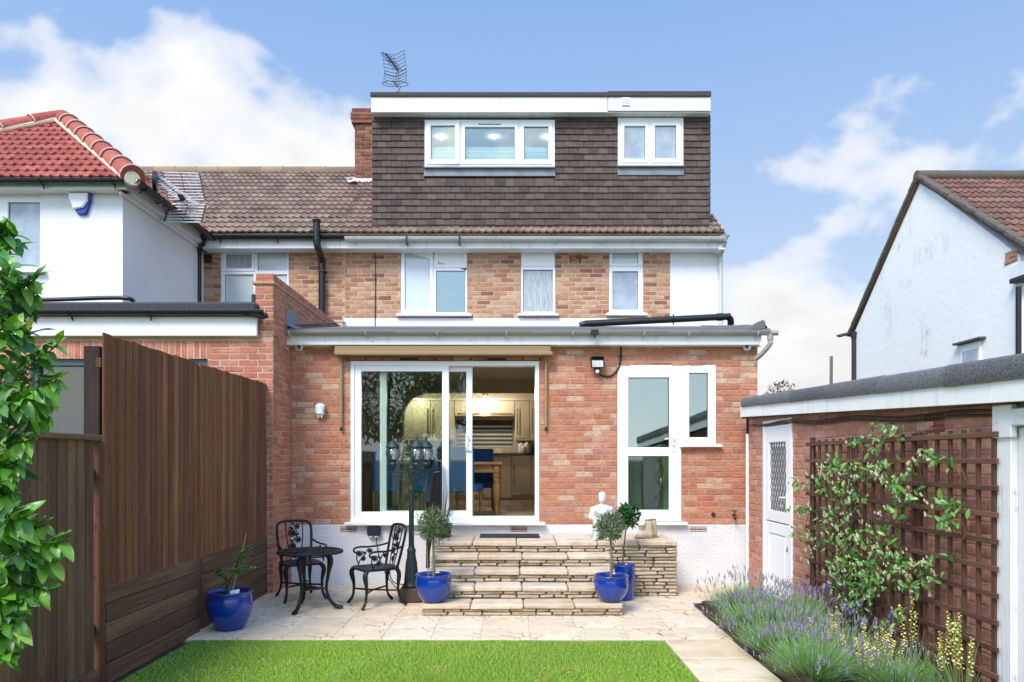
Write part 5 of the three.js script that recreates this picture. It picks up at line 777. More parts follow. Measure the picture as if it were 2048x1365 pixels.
  const fr = [[-0.165, 0.42], [-0.185, 0.55], [-0.2, 0.70], [-0.195, 0.82], [-0.15, 0.865], [0, 0.878], [0.15, 0.865], [0.195, 0.82], [0.2, 0.70], [0.185, 0.55], [0.165, 0.42]].map(([x, y]) => [x, y, lean(y)]);
  add(chair, 'back_frame', [tube(fr, 0.0155, 60, 8)], iron);
  const spl = []; for (const s of [-1, 1]) spl.push(tube([[s * 0.055, 0.43], [s * 0.075, 0.55], [s * 0.095, 0.70], [s * 0.10, 0.865]].map(([x, y]) => [x, y, lean(y)]), 0.007, 20, 6));
  const orn = []; for (const [x, y, r] of [[0, 0.50, 0.03], [-0.03, 0.585, 0.036], [0.035, 0.655, 0.034], [-0.03, 0.735, 0.042], [0.035, 0.81, 0.028]]) orn.push(...rose(x, y, r, y * 9)); for (const [x, y, a, L] of [[0, 0.46, 1.2, 0.06], [0.01, 0.54, 0.3, 0.06], [-0.01, 0.63, 2.6, 0.06], [0.0, 0.70, 0.5, 0.07], [0.0, 0.78, 2.7, 0.07], [-0.02, 0.82, 1.5, 0.05]]) orn.push(leafS(x, y, a, L)); orn.push(tube([[0, 0.43, 0], [0.03, 0.52, 0], [-0.03, 0.62, 0], [0.03, 0.72, 0], [-0.02, 0.86, 0]], 0.006, 30, 6));
  const og = merge(orn); { const p = og.attributes.position; for (let i = 0; i < p.count; i++) p.setZ(i, p.getZ(i) + lean(p.getY(i))); }
  add(chair, 'back_splat', [...spl, og], iron);
  for (const s of [-1, 1]) {
    const sc = [[s * 0.20, 0.655, lean(0.655)], [s * 0.225, 0.63, -0.14], [s * 0.25, 0.615, -0.02], [s * 0.258, 0.618, 0.10], [s * 0.255, 0.60, 0.165], [s * 0.25, 0.565, 0.16], [s * 0.245, 0.555, 0.125], [s * 0.243, 0.575, 0.11]];
    const ro = merge([...rose(0.10, 0.545, 0.03), ...rose(0.06, 0.49, 0.026), ...rose(-0.02, 0.57, 0.026), leafS(0.03, 0.53, 0.8, 0.06), leafS(0.08, 0.46, 2.4, 0.055), tube([[0.12, 0.425, 0], [0.10, 0.47, 0], [0.05, 0.53, 0], [0.0, 0.60, 0]], 0.007, 14, 6), tube([[0.12, 0.425, 0], [0.14, 0.50, 0], [0.13, 0.58, 0]], 0.007, 10, 6)]); ro.rotateY(-Math.PI / 2); ro.translate(s * 0.235, 0, 0);
    add(chair, 'arm', [tube(sc, 0.0115, 40, 7), ro], iron);
    add(chair, 'leg', [taper([[s * 0.185, 0.41, 0.17], [s * 0.215, 0.36, 0.205], [s * 0.2, 0.22, 0.185], [s * 0.205, 0.09, 0.195], [s * 0.235, 0.01, 0.24]], [0.026, 0.028, 0.016, 0.014, 0.019], 22, 8), put(leafS(0, 0, 0, 0.06), s * 0.2, 0.39, 0.2, 0, 0, -1.57)], iron);
    add(chair, 'leg', [taper([[s * 0.155, 0.41, -0.175], [s * 0.17, 0.35, -0.2], [s * 0.165, 0.2, -0.19], [s * 0.18, 0.08, -0.21], [s * 0.205, 0.01, -0.27]], [0.024, 0.025, 0.015, 0.013, 0.018], 22, 8)], iron);
  }
  add(chair, 'stretcher', [tube([[-0.2, 0.17, 0.185], [0, 0.17, 0.02], [0.168, 0.17, -0.19]], 0.01, 16, 6), tube([[0.2, 0.17, 0.185], [0, 0.172, 0.02], [-0.168, 0.17, -0.19]], 0.01, 16, 6), tube([[-0.2, 0.17, 0.185], [0, 0.17, 0.10], [0.2, 0.17, 0.185]], 0.009, 16, 6), ...rose(0, 0, 0.035).map((g) => put(g, 0, 0.172, 0.04, Math.PI / 2))], iron);
  copy(chair, 'ornate black cast metal armchair turned towards the table, beside the lamp post', [-1.50, 0, -8.0], -1.02);
}
// ================================================================ glazed pots
const potBlue = mat('#003792', 0.2, { clearcoat: 0.6, clearcoatRoughness: 0.08, map: T(tex(256, 256, (u, v) => { const n = fbm(u, v, 8, 8, 5, 191), w = hash(Math.floor(u * 256), Math.floor(v * 256), 9) > 0.985 ? 0.5 : 0; return [0.75 + 0.5 * (n - 0.4) + w, 0.8 + 0.4 * (n - 0.4) + w, 0.9 + 0.25 * (n - 0.4) + w * 0.6]; }), 0.5), bump: T(rough1, 0.3), bs: 0.001 });
const compost = mat('#3a2a20', 0.95, { map: T(soilTex, 0.3), bump: T(rough1, 0.1), bs: 0.012 });
function pot(parent, h, rTop, rBase, belly) {
  const p = [[0, 0], [rBase * 0.96, 0], [rBase, 0.008]]; for (let i = 1; i <= 8; i++) { const f = i / 8; p.push([lerp(rBase, rTop, Math.pow(f, 0.75)) + belly * Math.sin(f * Math.PI), 0.008 + (h - 0.03) * f]); }
  p.push([rTop + 0.010, h - 0.016], [rTop + 0.011, h - 0.006], [rTop + 0.002, h], [rTop - 0.014, h - 0.004], [rTop - 0.02, h - 0.03], [rTop - 0.022, h - 0.06]);
  add(parent, 'pot', lathe(p, 48), potBlue);
  const s = new THREE.CircleGeometry(rTop - 0.016, 32, 0, 6.283); s.rotateX(-Math.PI / 2); s.translate(0, h - 0.032, 0);
  const cl = [boxUV(clean(s))]; for (let i = 0; i < 46; i++) { const a = rr(0, 6.28), r = (rTop - 0.03) * Math.sqrt(rnd()); cl.push(put(new THREE.IcosahedronGeometry(rr(0.004, 0.011), 0), Math.cos(a) * r, h - 0.03, Math.sin(a) * r, rr(0, 3), rr(0, 3))); }
  add(parent, 'soil', cl, compost);
}
// ================================================================ leaves
function leafGeo(L, W, fold = 0.25, bend = 0.3, n = 4, wave = 0) {  // a leaf along +y from its stalk, face +z, folded on the midrib and bent back
  const pos = [], uv = [], idx = [];
  for (let i = 0; i <= n; i++) { const f = i / n, w = W * Math.pow(Math.sin(Math.PI * Math.pow(f, 0.85)), 0.8) * 0.5 + (i === 0 ? W * 0.03 : 0), y = L * (f - bend * 0.12 * f * f), z = -bend * L * f * f; const q = wave * Math.sin(f * 9); pos.push(-w, y, z + fold * w + q * w, 0, y, z, w, y, z + fold * w - q * w); uv.push(0, f, 0.5, f, 1, f); if (i < n) { const a = i * 3; idx.push(a, a + 1, a + 4, a, a + 4, a + 3, a + 1, a + 2, a + 5, a + 1, a + 5, a + 4); } }
  const g = new THREE.BufferGeometry(); g.setAttribute('position', new THREE.Float32BufferAttribute(pos, 3)); g.setAttribute('uv', new THREE.Float32BufferAttribute(uv, 2)); g.setIndex(idx); g.computeVertexNormals(); return g;
}
const leafM = (c, r = 0.45, o = {}) => mat(c, r, { map: leafTex, transmission: 0.3, thickness: 0, side: THREE.DoubleSide, specularIntensity: 0.7, ...o });
const qz = new THREE.Quaternion(), m4a = new THREE.Matrix4();
function aim(dir, roll = 0, face = V(0, 1, 0)) {                   // matrix basis: y along dir, z towards face
  const y = dir.clone().normalize(), z = face.clone().projectOnPlane(y).normalize(); if (z.lengthSq() < 0.01) z.set(1, 0, 0).projectOnPlane(y).normalize();
  const x = V(0, 0, 0).crossVectors(y, z); return new THREE.Quaternion().setFromRotationMatrix(new THREE.Matrix4().makeBasis(x, y, z)).multiply(qz.setFromAxisAngle(V(0, 1, 0), roll));
}
const placed = (g, p, q, s = 1) => g.clone().applyMatrix4(m4a.compose(p, q, V(s, s, s)));
const dirOf = (a, e) => V(Math.cos(e) * Math.sin(a), Math.sin(e), Math.cos(e) * Math.cos(a));

// ---------------------------------------------------------------- ball-headed trees in pots
function ball(parent, c, R, n, geos, mats, name, o = {}) {           // dense clipped head of leaves on twigs
  const by = mats.map(() => []), tw = [];
  for (let i = 0; i < n; i++) {
    const a = rr(0, 6.283), e = Math.asin(rr(-0.95, 1)), lump = 1 + 0.22 * Math.sin(a * 3 + e * 4 + R * 90) * Math.cos(e * 5), d = dirOf(a, e), r = R * Math.pow(rr(0.25, 1), 0.45) * lump * (rnd() < 0.07 ? rr(1.05, 1.25) : 1), p = c.clone().addScaledVector(d, r).add(V(0, -0.1 * R, 0));
    const g = d.clone().multiplyScalar(0.8).add(V(rr(-0.8, 0.8), rr(-0.3, 1.0), rr(-0.8, 0.8)));
    by[Math.floor(rnd() * mats.length * (0.6 + 0.4 * r / R)) % mats.length].push(placed(pick(geos), p, aim(g, rr(-0.6, 0.6), d.clone().add(V(0, 0.6, 0))), rr(0.7, 1.25)));
    if (i % 14 === 0) tw.push(rod(c.clone().add(V(0, -R * 0.6, 0)), p, 0.003, 0.0015, 5));
  }
  by.forEach((l, i) => l.length && add(parent, name, l, mats[i])); if (tw.length) add(parent, 'twigs', tw, o.bark ?? bark);
}
const bark = mat('#8d8474', 0.85, { map: T(mottle, 0.2), bump: T(rough1, 0.08), bs: 0.003 }), darkBark = mat('#5b4b3a', 0.9, { map: T(mottle, 0.2), bump: T(rough1, 0.08), bs: 0.003 });
{
  const ol = [leafGeo(0.05, 0.011, 0.2, 0.15, 2), leafGeo(0.042, 0.010, 0.3, 0.3, 2), leafGeo(0.058, 0.011, 0.1, 0.1, 2)], om = ['#5d7a4a', '#6f8a58', '#8fa478', '#48663a', '#7a8f4e'].map((c) => leafM(c, 0.5));
  const a = thing('potted_olive_tree', 'clipped olive tree in a blue glazed pot on the left end of the bottom step', 'olive tree', { at: [-0.815, 0.130, -7.53], group: 'clipped olive trees beside the steps' });
  pot(a, 0.29, 0.178, 0.115, 0.028);
  add(a, 'trunk', taper([[0, 0.24, 0], [0.004, 0.4, 0.004], [-0.003, 0.55, 0], [0.0, 0.72, 0]], [0.017, 0.014, 0.013, 0.012], 16, 8), bark);
  add(a, 'cane', rod([-0.05, 0.25, 0.03], [-0.075, 0.68, 0.0], 0.005, 0.004, 6), M.tan);
  ball(a, V(0, 0.80, 0), 0.165, 1500, ol, om, 'crown');
  const b = thing('potted_olive_tree', 'clipped olive tree in a blue glazed pot on the right end of the bottom step', 'olive tree', { at: [1.03, 0.130, -7.53], group: 'clipped olive trees beside the steps' });
  pot(b, 0.28, 0.172, 0.10, 0.03);
  add(b, 'trunk', taper([[-0.002, 0.23, 0], [0.004, 0.4, 0.004], [0.0, 0.55, 0], [0.0, 0.72, 0]], [0.018, 0.014, 0.013, 0.012], 16, 8), bark);
  ball(b, V(-0.005, 0.79, 0), 0.142, 1350, ol, om, 'crown');
  const c = thing('potted_bay_tree', 'clipped dark green bay tree in a tall blue pot beside the platform wall', 'bay tree', { at: [1.29, 0, -8.28] });
  pot(c, 0.405, 0.112, 0.088, 0.006);
  add(c, 'trunk', taper([[-0.03, 0.36, 0], [-0.02, 0.5, 0], [0.0, 0.7, 0], [0.022, 0.88, 0]], [0.009, 0.008, 0.008, 0.007], 14, 7), darkBark);
  ball(c, V(0.025, 0.965, 0), 0.120, 620, [leafGeo(0.058, 0.024, 0.3, 0.2, 3, 0.1), leafGeo(0.05, 0.022, 0.4, 0.3, 3)], ['#2f6a26', '#24551f', '#3f7d2f', '#1c431a'].map((x) => leafM(x, 0.35)), 'crown', { bark: darkBark });
  const d = thing('potted_shrub', 'thin bronze-leaved shrub in a dark pot by the door behind the olive', 'shrub', { at: [-0.83, 0.646, -8.95] });
  add(d, 'pot', lathe([[0, 0], [0.07, 0], [0.09, 0.16], [0.096, 0.165], [0.09, 0.17], [0.08, 0.15], [0, 0.15]], 24), mat('#2a2726', 0.6));
  { const st = [], lv = [[], []], lg = leafGeo(0.026, 0.010, 0.3, 0.2, 2); for (let i = 0; i < 9; i++) { const q = rr(-0.08, 0.08), z = rr(-0.05, 0.05), H = rr(0.3, 0.5), pts = [[q * 0.2, 0.14, z * 0.2], [q * 0.7, 0.14 + H * 0.4, z * 0.7], [q * 1.4 + 0.03, 0.14 + H, z]]; st.push(taper(pts, [0.005, 0.002], 10, 5)); const cv = curve(pts); for (let k = 0; k < 26; k++) { const p = cv.getPoint(0.3 + 0.7 * k / 26); lv[k % 2].push(placed(lg, p, aim(dirOf(rr(0, 6.28), rr(0, 1.2)), 0), rr(0.7, 1.3))); } } add(d, 'stem', st, mat('#6d5a3f', 0.9)); add(d, 'foliage', lv[0], leafM('#8a8f52')); add(d, 'foliage', lv[1], leafM('#9a7f4a')); }
  // rose sapling beside the fence
  const e = thing('potted_rose', 'young rose with a bamboo cane in a large blue glazed pot beside the fence', 'potted plant', { at: [X(459, 6.85), 0, -6.85] });
  pot(e, 0.365, 0.195, 0.125, 0.035);
  add(e, 'cane', rod([0.02, 0.3, 0.02], [0.145, 0.90, -0.03], 0.004, 0.003, 6), mat('#cdb383', 0.7));
  const stems = [[[-0.02, 0.32, 0], [-0.03, 0.42, 0.01], [-0.035, 0.5, 0]], [[-0.03, 0.4, 0], [0.03, 0.5, 0.02], [0.09, 0.62, 0.02], [0.20, 0.73, 0.0]], [[-0.03, 0.44, 0], [0.05, 0.52, 0.04], [0.13, 0.58, 0.05], [0.24, 0.6, 0.05]], [[-0.03, 0.45, 0], [-0.07, 0.52, 0.02], [-0.09, 0.56, 0.03]], [[0.06, 0.58, 0.02], [0.1, 0.68, -0.01], [0.16, 0.78, -0.02]]];
  add(e, 'stem', stems.map((p, i) => taper(p, i ? [0.005, 0.0025] : [0.014, 0.01], 12, 6)), mat('#5b4a2c', 0.9));
  { const lg = [leafGeo(0.05, 0.028, 0.25, 0.2, 3), leafGeo(0.042, 0.024, 0.3, 0.3, 3)], lm = ['#6fae48', '#5a9a3a', '#88c45f'].map((x) => leafM(x, 0.45)), l = [[], [], []];
    for (const [i, p] of stems.entries()) { const cv = curve(p), n = i ? 14 : 7; for (let k = 0; k < n; k++) { const q = cv.getPoint(0.35 + 0.65 * k / (n - 1)), d0 = dirOf(rr(0, 6.28), rr(-0.1, 0.6)); for (const s of [-1, 0, 1]) { const dd = d0.clone().applyAxisAngle(V(0, 1, 0), s * 0.9); l[Math.floor(rnd() * 3)].push(placed(pick(lg), q.clone().addScaledVector(d0, 0.02 * (1 - Math.abs(s))), aim(dd, 0), rr(0.95, 1.45))); } } }
    l.forEach((x, i) => add(e, 'foliage', x, lm[i])); }
  add(e, 'plant_label', put(bev(0.09, 0.004, 0.045, 0.001), 0.075, 0.365, 0.075, 0.9, 0.15, 0.1), M.upvc);
}
// ---------------------------------------------------------------- leafy shrub reaching in from the left
{
  const t = thing('leafy_shrub', 'glossy green large-leaved shrub reaching in front of the low fence panel', 'shrub');
  const D = 3.05, P = (px, py, d = D) => V(X(px, d), Y(py, d), -d);
  const geos = [[0.135, 0.058], [0.15, 0.062], [0.12, 0.052], [0.14, 0.066], [0.10, 0.048]].flatMap(([L, W], i) => [leafGeo(L, W, 0.35, 0.25 + 0.1 * (i % 3), 6, 0.14), leafGeo(L, W, 0.2, 0.5, 6, 0.2)]);
  const lm = ['#76b53c', '#5c9a30', '#92cb4c', '#3f7624', '#a6d65a', '#cfdc6a'].map((c) => leafM(c, 0.33, { clearcoat: 0.25, clearcoatRoughness: 0.3 }));
  const brs = [ // twigs in the photograph's pixels at their own distances
    [[-40, 700], [10, 520], [30, 470], 3.1], [[-40, 700], [20, 600], [70, 560], 3.0], [[-60, 680], [0, 590], [20, 530], 2.95], [[-60, 600], [-10, 500], [10, 470], 3.05], [[-40, 720], [30, 620], [75, 590], 3.1],
    [[-60, 900], [30, 760], [115, 690], 3.05], [[-60, 900], [20, 720], [60, 665], 3.1], [[-60, 880], [40, 790], [120, 760], 2.95], [[-60, 900], [30, 800], [110, 790], 3.05], [[-60, 940], [20, 850], [95, 830], 3.1], [[-60, 800], [0, 700], [30, 660], 2.95], [[-60, 860], [10, 760], [50, 730], 3.15], [[-80, 900], [0, 820], [50, 800], 2.9], [[-60, 980], [10, 900], [60, 880], 3.0],
    [[-60, 1120], [20, 960], [30, 910], 3.1], [[-60, 1000], [-10, 950], [35, 930], 3.0], [[-60, 1180], [20, 1080], [90, 1050], 3.0], [[-60, 1180], [40, 1100], [125, 1085], 2.95], [[-60, 1200], [30, 1130], [110, 1125], 3.05], [[-60, 1200], [30, 1170], [90, 1180], 3.1], [[-60, 1150], [0, 1060], [50, 1035], 2.9], [[-60, 1220], [0, 1150], [60, 1140], 3.15], [[-80, 1250], [0, 1200], [55, 1215], 3.0], [[-60, 1320], [0, 1260], [35, 1240], 3.0], [[-60, 1340], [-10, 1300], [30, 1310], 3.1], [[-60, 1050], [0, 1000], [25, 985], 3.1],
    [[-60, 1000], [-20, 860], [-10, 800], 3.2], [[-60, 760], [-20, 640], [0, 600], 3.2]];
  const twigs = []; let n = 0; const rest = [];
  add(t, 'stem', [taper([V(-2.62, -0.06, -3.1), V(-2.5, 0.5, -3.12), V(-2.42, 1.0, -3.1), V(-2.38, 1.6, -3.1), V(-2.3, 2.2, -3.1)], [0.03, 0.024, 0.02, 0.015, 0.008], 30, 8), taper([V(-2.66, -0.06, -3.0), V(-2.45, 0.4, -3.0), V(-2.3, 0.9, -3.0)], [0.02, 0.016, 0.009], 18, 7)], darkBark);
  for (const [a, b, c, d] of brs) {
    const pts = [P(...a, d + 0.05), P(...b, d), P(...c, d - 0.05)], cv = curve(pts); twigs.push(taper(pts, [0.006, 0.0045, 0.0025], 16, 6));
    const k = 30; for (let i = 0; i < k; i++) { const f = 0.22 + 0.78 * i / (k - 1), p = cv.getPoint(f), tan = cv.getTangent(f), side = V(0, 0, 0).crossVectors(tan, dirOf(i * 2.4 + d * 9, 0.3)).normalize(); const dir = tan.clone().multiplyScalar(i === k - 1 ? 1 : 0.75 + 0.3 * f).add(side).add(V(0.1, rr(-0.35, 0.15), 0.1)), g = pick(geos), m = pick(f > 0.75 && rnd() < 0.6 ? [lm[2], lm[4], lm[0], lm[1]] : [lm[0], lm[1], lm[3], lm[3]]), q = aim(dir, rr(-0.4, 0.4), V(rr(-0.3, 0.5), 1, rr(0.1, 0.9))), s = rr(0.45, 0.92) * (f > 0.85 ? 0.85 : 1); if (n++ < 300) { const l = add(t, 'leaf', g, rnd() < 0.012 ? lm[5] : m); l.position.copy(p); l.quaternion.copy(q); l.scale.setScalar(s); } else rest.push([placed(g, p, q, s), m]); }
  }
  add(t, 'twigs', twigs, mat('#5f7030', 0.7)); if (rest.length) stuffOf(t, 'leaves', rest);
}
// ---------------------------------------------------------------- trellis with climbing jasmine
const TX = 2.93;
{
  const t = thing('trellis', 'dark brown square timber trellis fixed along the brick garage wall', 'trellis'), tm = ['#6a473a', '#744f42', '#603f33', '#6d4b3e'].map((c) => mat(c, 0.82, { map: wd, bump: wb, bs: 0.003 }));
  const v = bev(0.016, 1.83, 0.036, 0.003, 0.4, 'y');
  for (let d = 4.43; d < 7.2; d += 0.148) { const s = add(t, 'slat', v, pick(tm)); s.position.set(TX + 0.018, 0.88, -d); s.rotation.x = rr(-0.003, 0.003); }
  for (let i = 0; i < 11; i++) for (const [a, b] of [[4.37, 5.30], [5.305, 7.22]]) { const y = 1.755 - i * 0.1635, s = add(t, 'slat', bx(TX - 0.007, TX + 0.009, y - 0.017, y + 0.017, -b, -a, 0.003, 'z'), pick(tm)); void s; }
  for (const [d, w, h] of [[4.365, 0.07, 1.83], [5.30, 0.06, 1.80], [6.3, 0.045, 1.80], [7.17, 0.05, 1.82]]) add(t, 'post', [bx(TX + 0.027, TX + 0.066, 0.0, h, -d - w / 2, -d + w / 2, 0.005, 'y')], tm[2]);
  const j = thing('climbing_jasmine', 'climbing jasmine with glossy leaves and small cream flowers on the trellis', 'climbing plant');
  const W = (zx, zy, off = 0) => { const px = 1440 + zx / 2.2566, py = 760 + zy / 2.2566, d = TX * F / (px - 1024); return V(TX - 0.025 - off, EYE - (py - 921) / F * d, -d); };
  const stems = [[[690, 1020], [670, 900], [640, 780], [600, 640], [560, 500], [520, 400]], [[695, 1020], [720, 880], [700, 740], [690, 600], [680, 480], [740, 340], [800, 230]], [[690, 1010], [780, 900], [840, 800], [830, 700], [880, 600], [850, 480], [780, 400]], [[680, 1000], [600, 900], [560, 780], [530, 640], [480, 480], [420, 470]], [[690, 1000], [620, 880], [520, 760], [440, 770]], [[600, 700], [480, 620], [420, 580], [340, 600]], [[420, 580], [410, 680]], [[790, 890], [880, 860], [960, 920], [1020, 900]], [[880, 600], [940, 520], [925, 420], [900, 350]], [[960, 920], [1060, 840], [1110, 760], [1130, 690], [1110, 600], [1050, 550]], [[925, 420], [1000, 340], [1090, 380], [1160, 460]], [[800, 230], [860, 215]], [[640, 1000], [580, 950], [550, 880]], [[740, 340], [660, 300]], [[740, 400], [640, 380], [560, 370], [500, 420]], [[690, 480], [620, 540], [560, 560]]];
  add(j, 'stem', stems.map((s, i) => taper(s.map(([a, b], k) => W(a, b, 0.005 + 0.03 * ((i + k) % 2))), i < 3 ? [0.008, 0.003] : [0.004, 0.002], 30, 5)), mat('#6a4a38', 0.85));
  const lg = [leafGeo(0.062, 0.026, 0.25, 0.2, 3), leafGeo(0.052, 0.022, 0.3, 0.35, 3), leafGeo(0.07, 0.028, 0.2, 0.1, 3), leafGeo(0.045, 0.02, 0.3, 0.2, 3)], lm = ['#67a843', '#55933a', '#7fbd55', '#427f30', '#9cc86a'].map((c) => leafM(c, 0.32, { clearcoat: 0.3, clearcoatRoughness: 0.3 }));
  const blobs = [[800, 215, 45, 26, 20], [840, 240, 40, 28, 14], [740, 290, 80, 40, 38], [560, 380, 60, 36, 34], [510, 420, 40, 30, 14], [700, 410, 70, 45, 44], [790, 400, 50, 40, 26], [850, 470, 60, 40, 28], [640, 500, 70, 50, 36], [520, 480, 70, 40, 34], [420, 475, 40, 38, 20], [550, 560, 40, 70, 26], [690, 540, 30, 50, 16], [860, 580, 40, 70, 36], [935, 510, 30, 40, 14], [920, 390, 40, 50, 18], [1010, 340, 30, 40, 20], [1095, 380, 30, 30, 12], [1050, 545, 40, 26, 18], [1120, 570, 26, 40, 12], [1095, 640, 50, 40, 24], [600, 610, 60, 50, 30], [540, 660, 50, 50, 28], [400, 590, 70, 26, 26], [410, 690, 30, 40, 18], [640, 720, 60, 60, 42], [700, 690, 50, 50, 26], [500, 740, 60, 36, 26], [440, 780, 30, 26, 10], [810, 690, 40, 50, 18], [800, 760, 50, 40, 20], [620, 800, 90, 60, 58], [700, 840, 90, 60, 62], [590, 880, 60, 60, 42], [850, 830, 60, 60, 36], [780, 880, 60, 50, 34], [660, 930, 90, 60, 64], [760, 940, 60, 50, 34], [940, 850, 50, 40, 16], [1000, 830, 40, 24, 10], [960, 930, 60, 40, 24], [1020, 900, 36, 34, 14], [1060, 790, 20, 20, 8], [650, 1000, 60, 40, 34], [700, 1030, 40, 40, 18], [830, 1090, 50, 50, 18], [880, 1050, 30, 30, 8]];
  let n = 0; const rest = [], fl = [], petal = leafGeo(0.014, 0.007, 0.1, 0.2, 2);
  for (const [zx, zy, sx, sy, c] of blobs) for (let i = 0; i < c * 1.1; i++) {
    const a = rr(0, 6.28), r = Math.sqrt(rnd()), off = rr(0.0, 0.13), p = W(zx + Math.cos(a) * r * sx, zy + Math.sin(a) * r * sy, off), q = aim(V(rr(-0.9, 0.2), rr(-1, 0.7), rr(-1, 1)), rr(-0.5, 0.5), V(-1, rr(0.2, 1.2), rr(-0.5, 0.9))), g = pick(lg), m = pick(lm), s = rr(0.75, 1.2);
    if (n++ < 300 && off > 0.03) { const l = add(j, 'leaf', g, m); l.position.copy(p); l.quaternion.copy(q); l.scale.setScalar(s); } else rest.push([placed(g, p, q, s), m]);
    if (rnd() < 0.13) { const c0 = W(zx + Math.cos(a) * r * sx * 1.15, zy + Math.sin(a) * r * sy * 1.15 - 6, off + 0.03); for (let f = 0; f < 3; f++) { const c1 = c0.clone().add(V(rr(-0.015, 0.01), rr(-0.02, 0.02), rr(-0.022, 0.022))); fl.push(rod(c1.clone().add(V(0.012, -0.008, 0)), c1, 0.0012, 0.002, 4)); for (let k = 0; k < 5; k++) fl.push(placed(petal, c1, aim(dirOf(-Math.PI / 2 + 0.3 * rr(-1, 1), 0).multiplyScalar(0.35).add(V(0, Math.sin(k * 1.257), Math.cos(k * 1.257))), 0, V(-1, 0.2, 0.2)))); } }
  }
  stuffOf(j, 'leaves', rest); add(j, 'blossom', fl, mat('#efe6c4', 0.7, { transmission: 0.25, thickness: 0 }), 'stuff');
  const tagd = thing('plant_tag', 'small grey plant label hanging at the foot of the jasmine', 'label'); add(tagd, 'card', put(bev(0.003, 0.09, 0.055, 0.001), TX - 0.09, 0.28, -5.86, 0, 0.5, 0.1), mat('#9aa0a4', 0.5)); add(tagd, 'string', rod([TX - 0.09, 0.32, -5.86], [TX - 0.04, 0.40, -5.86], 0.0015), M.cable);
}
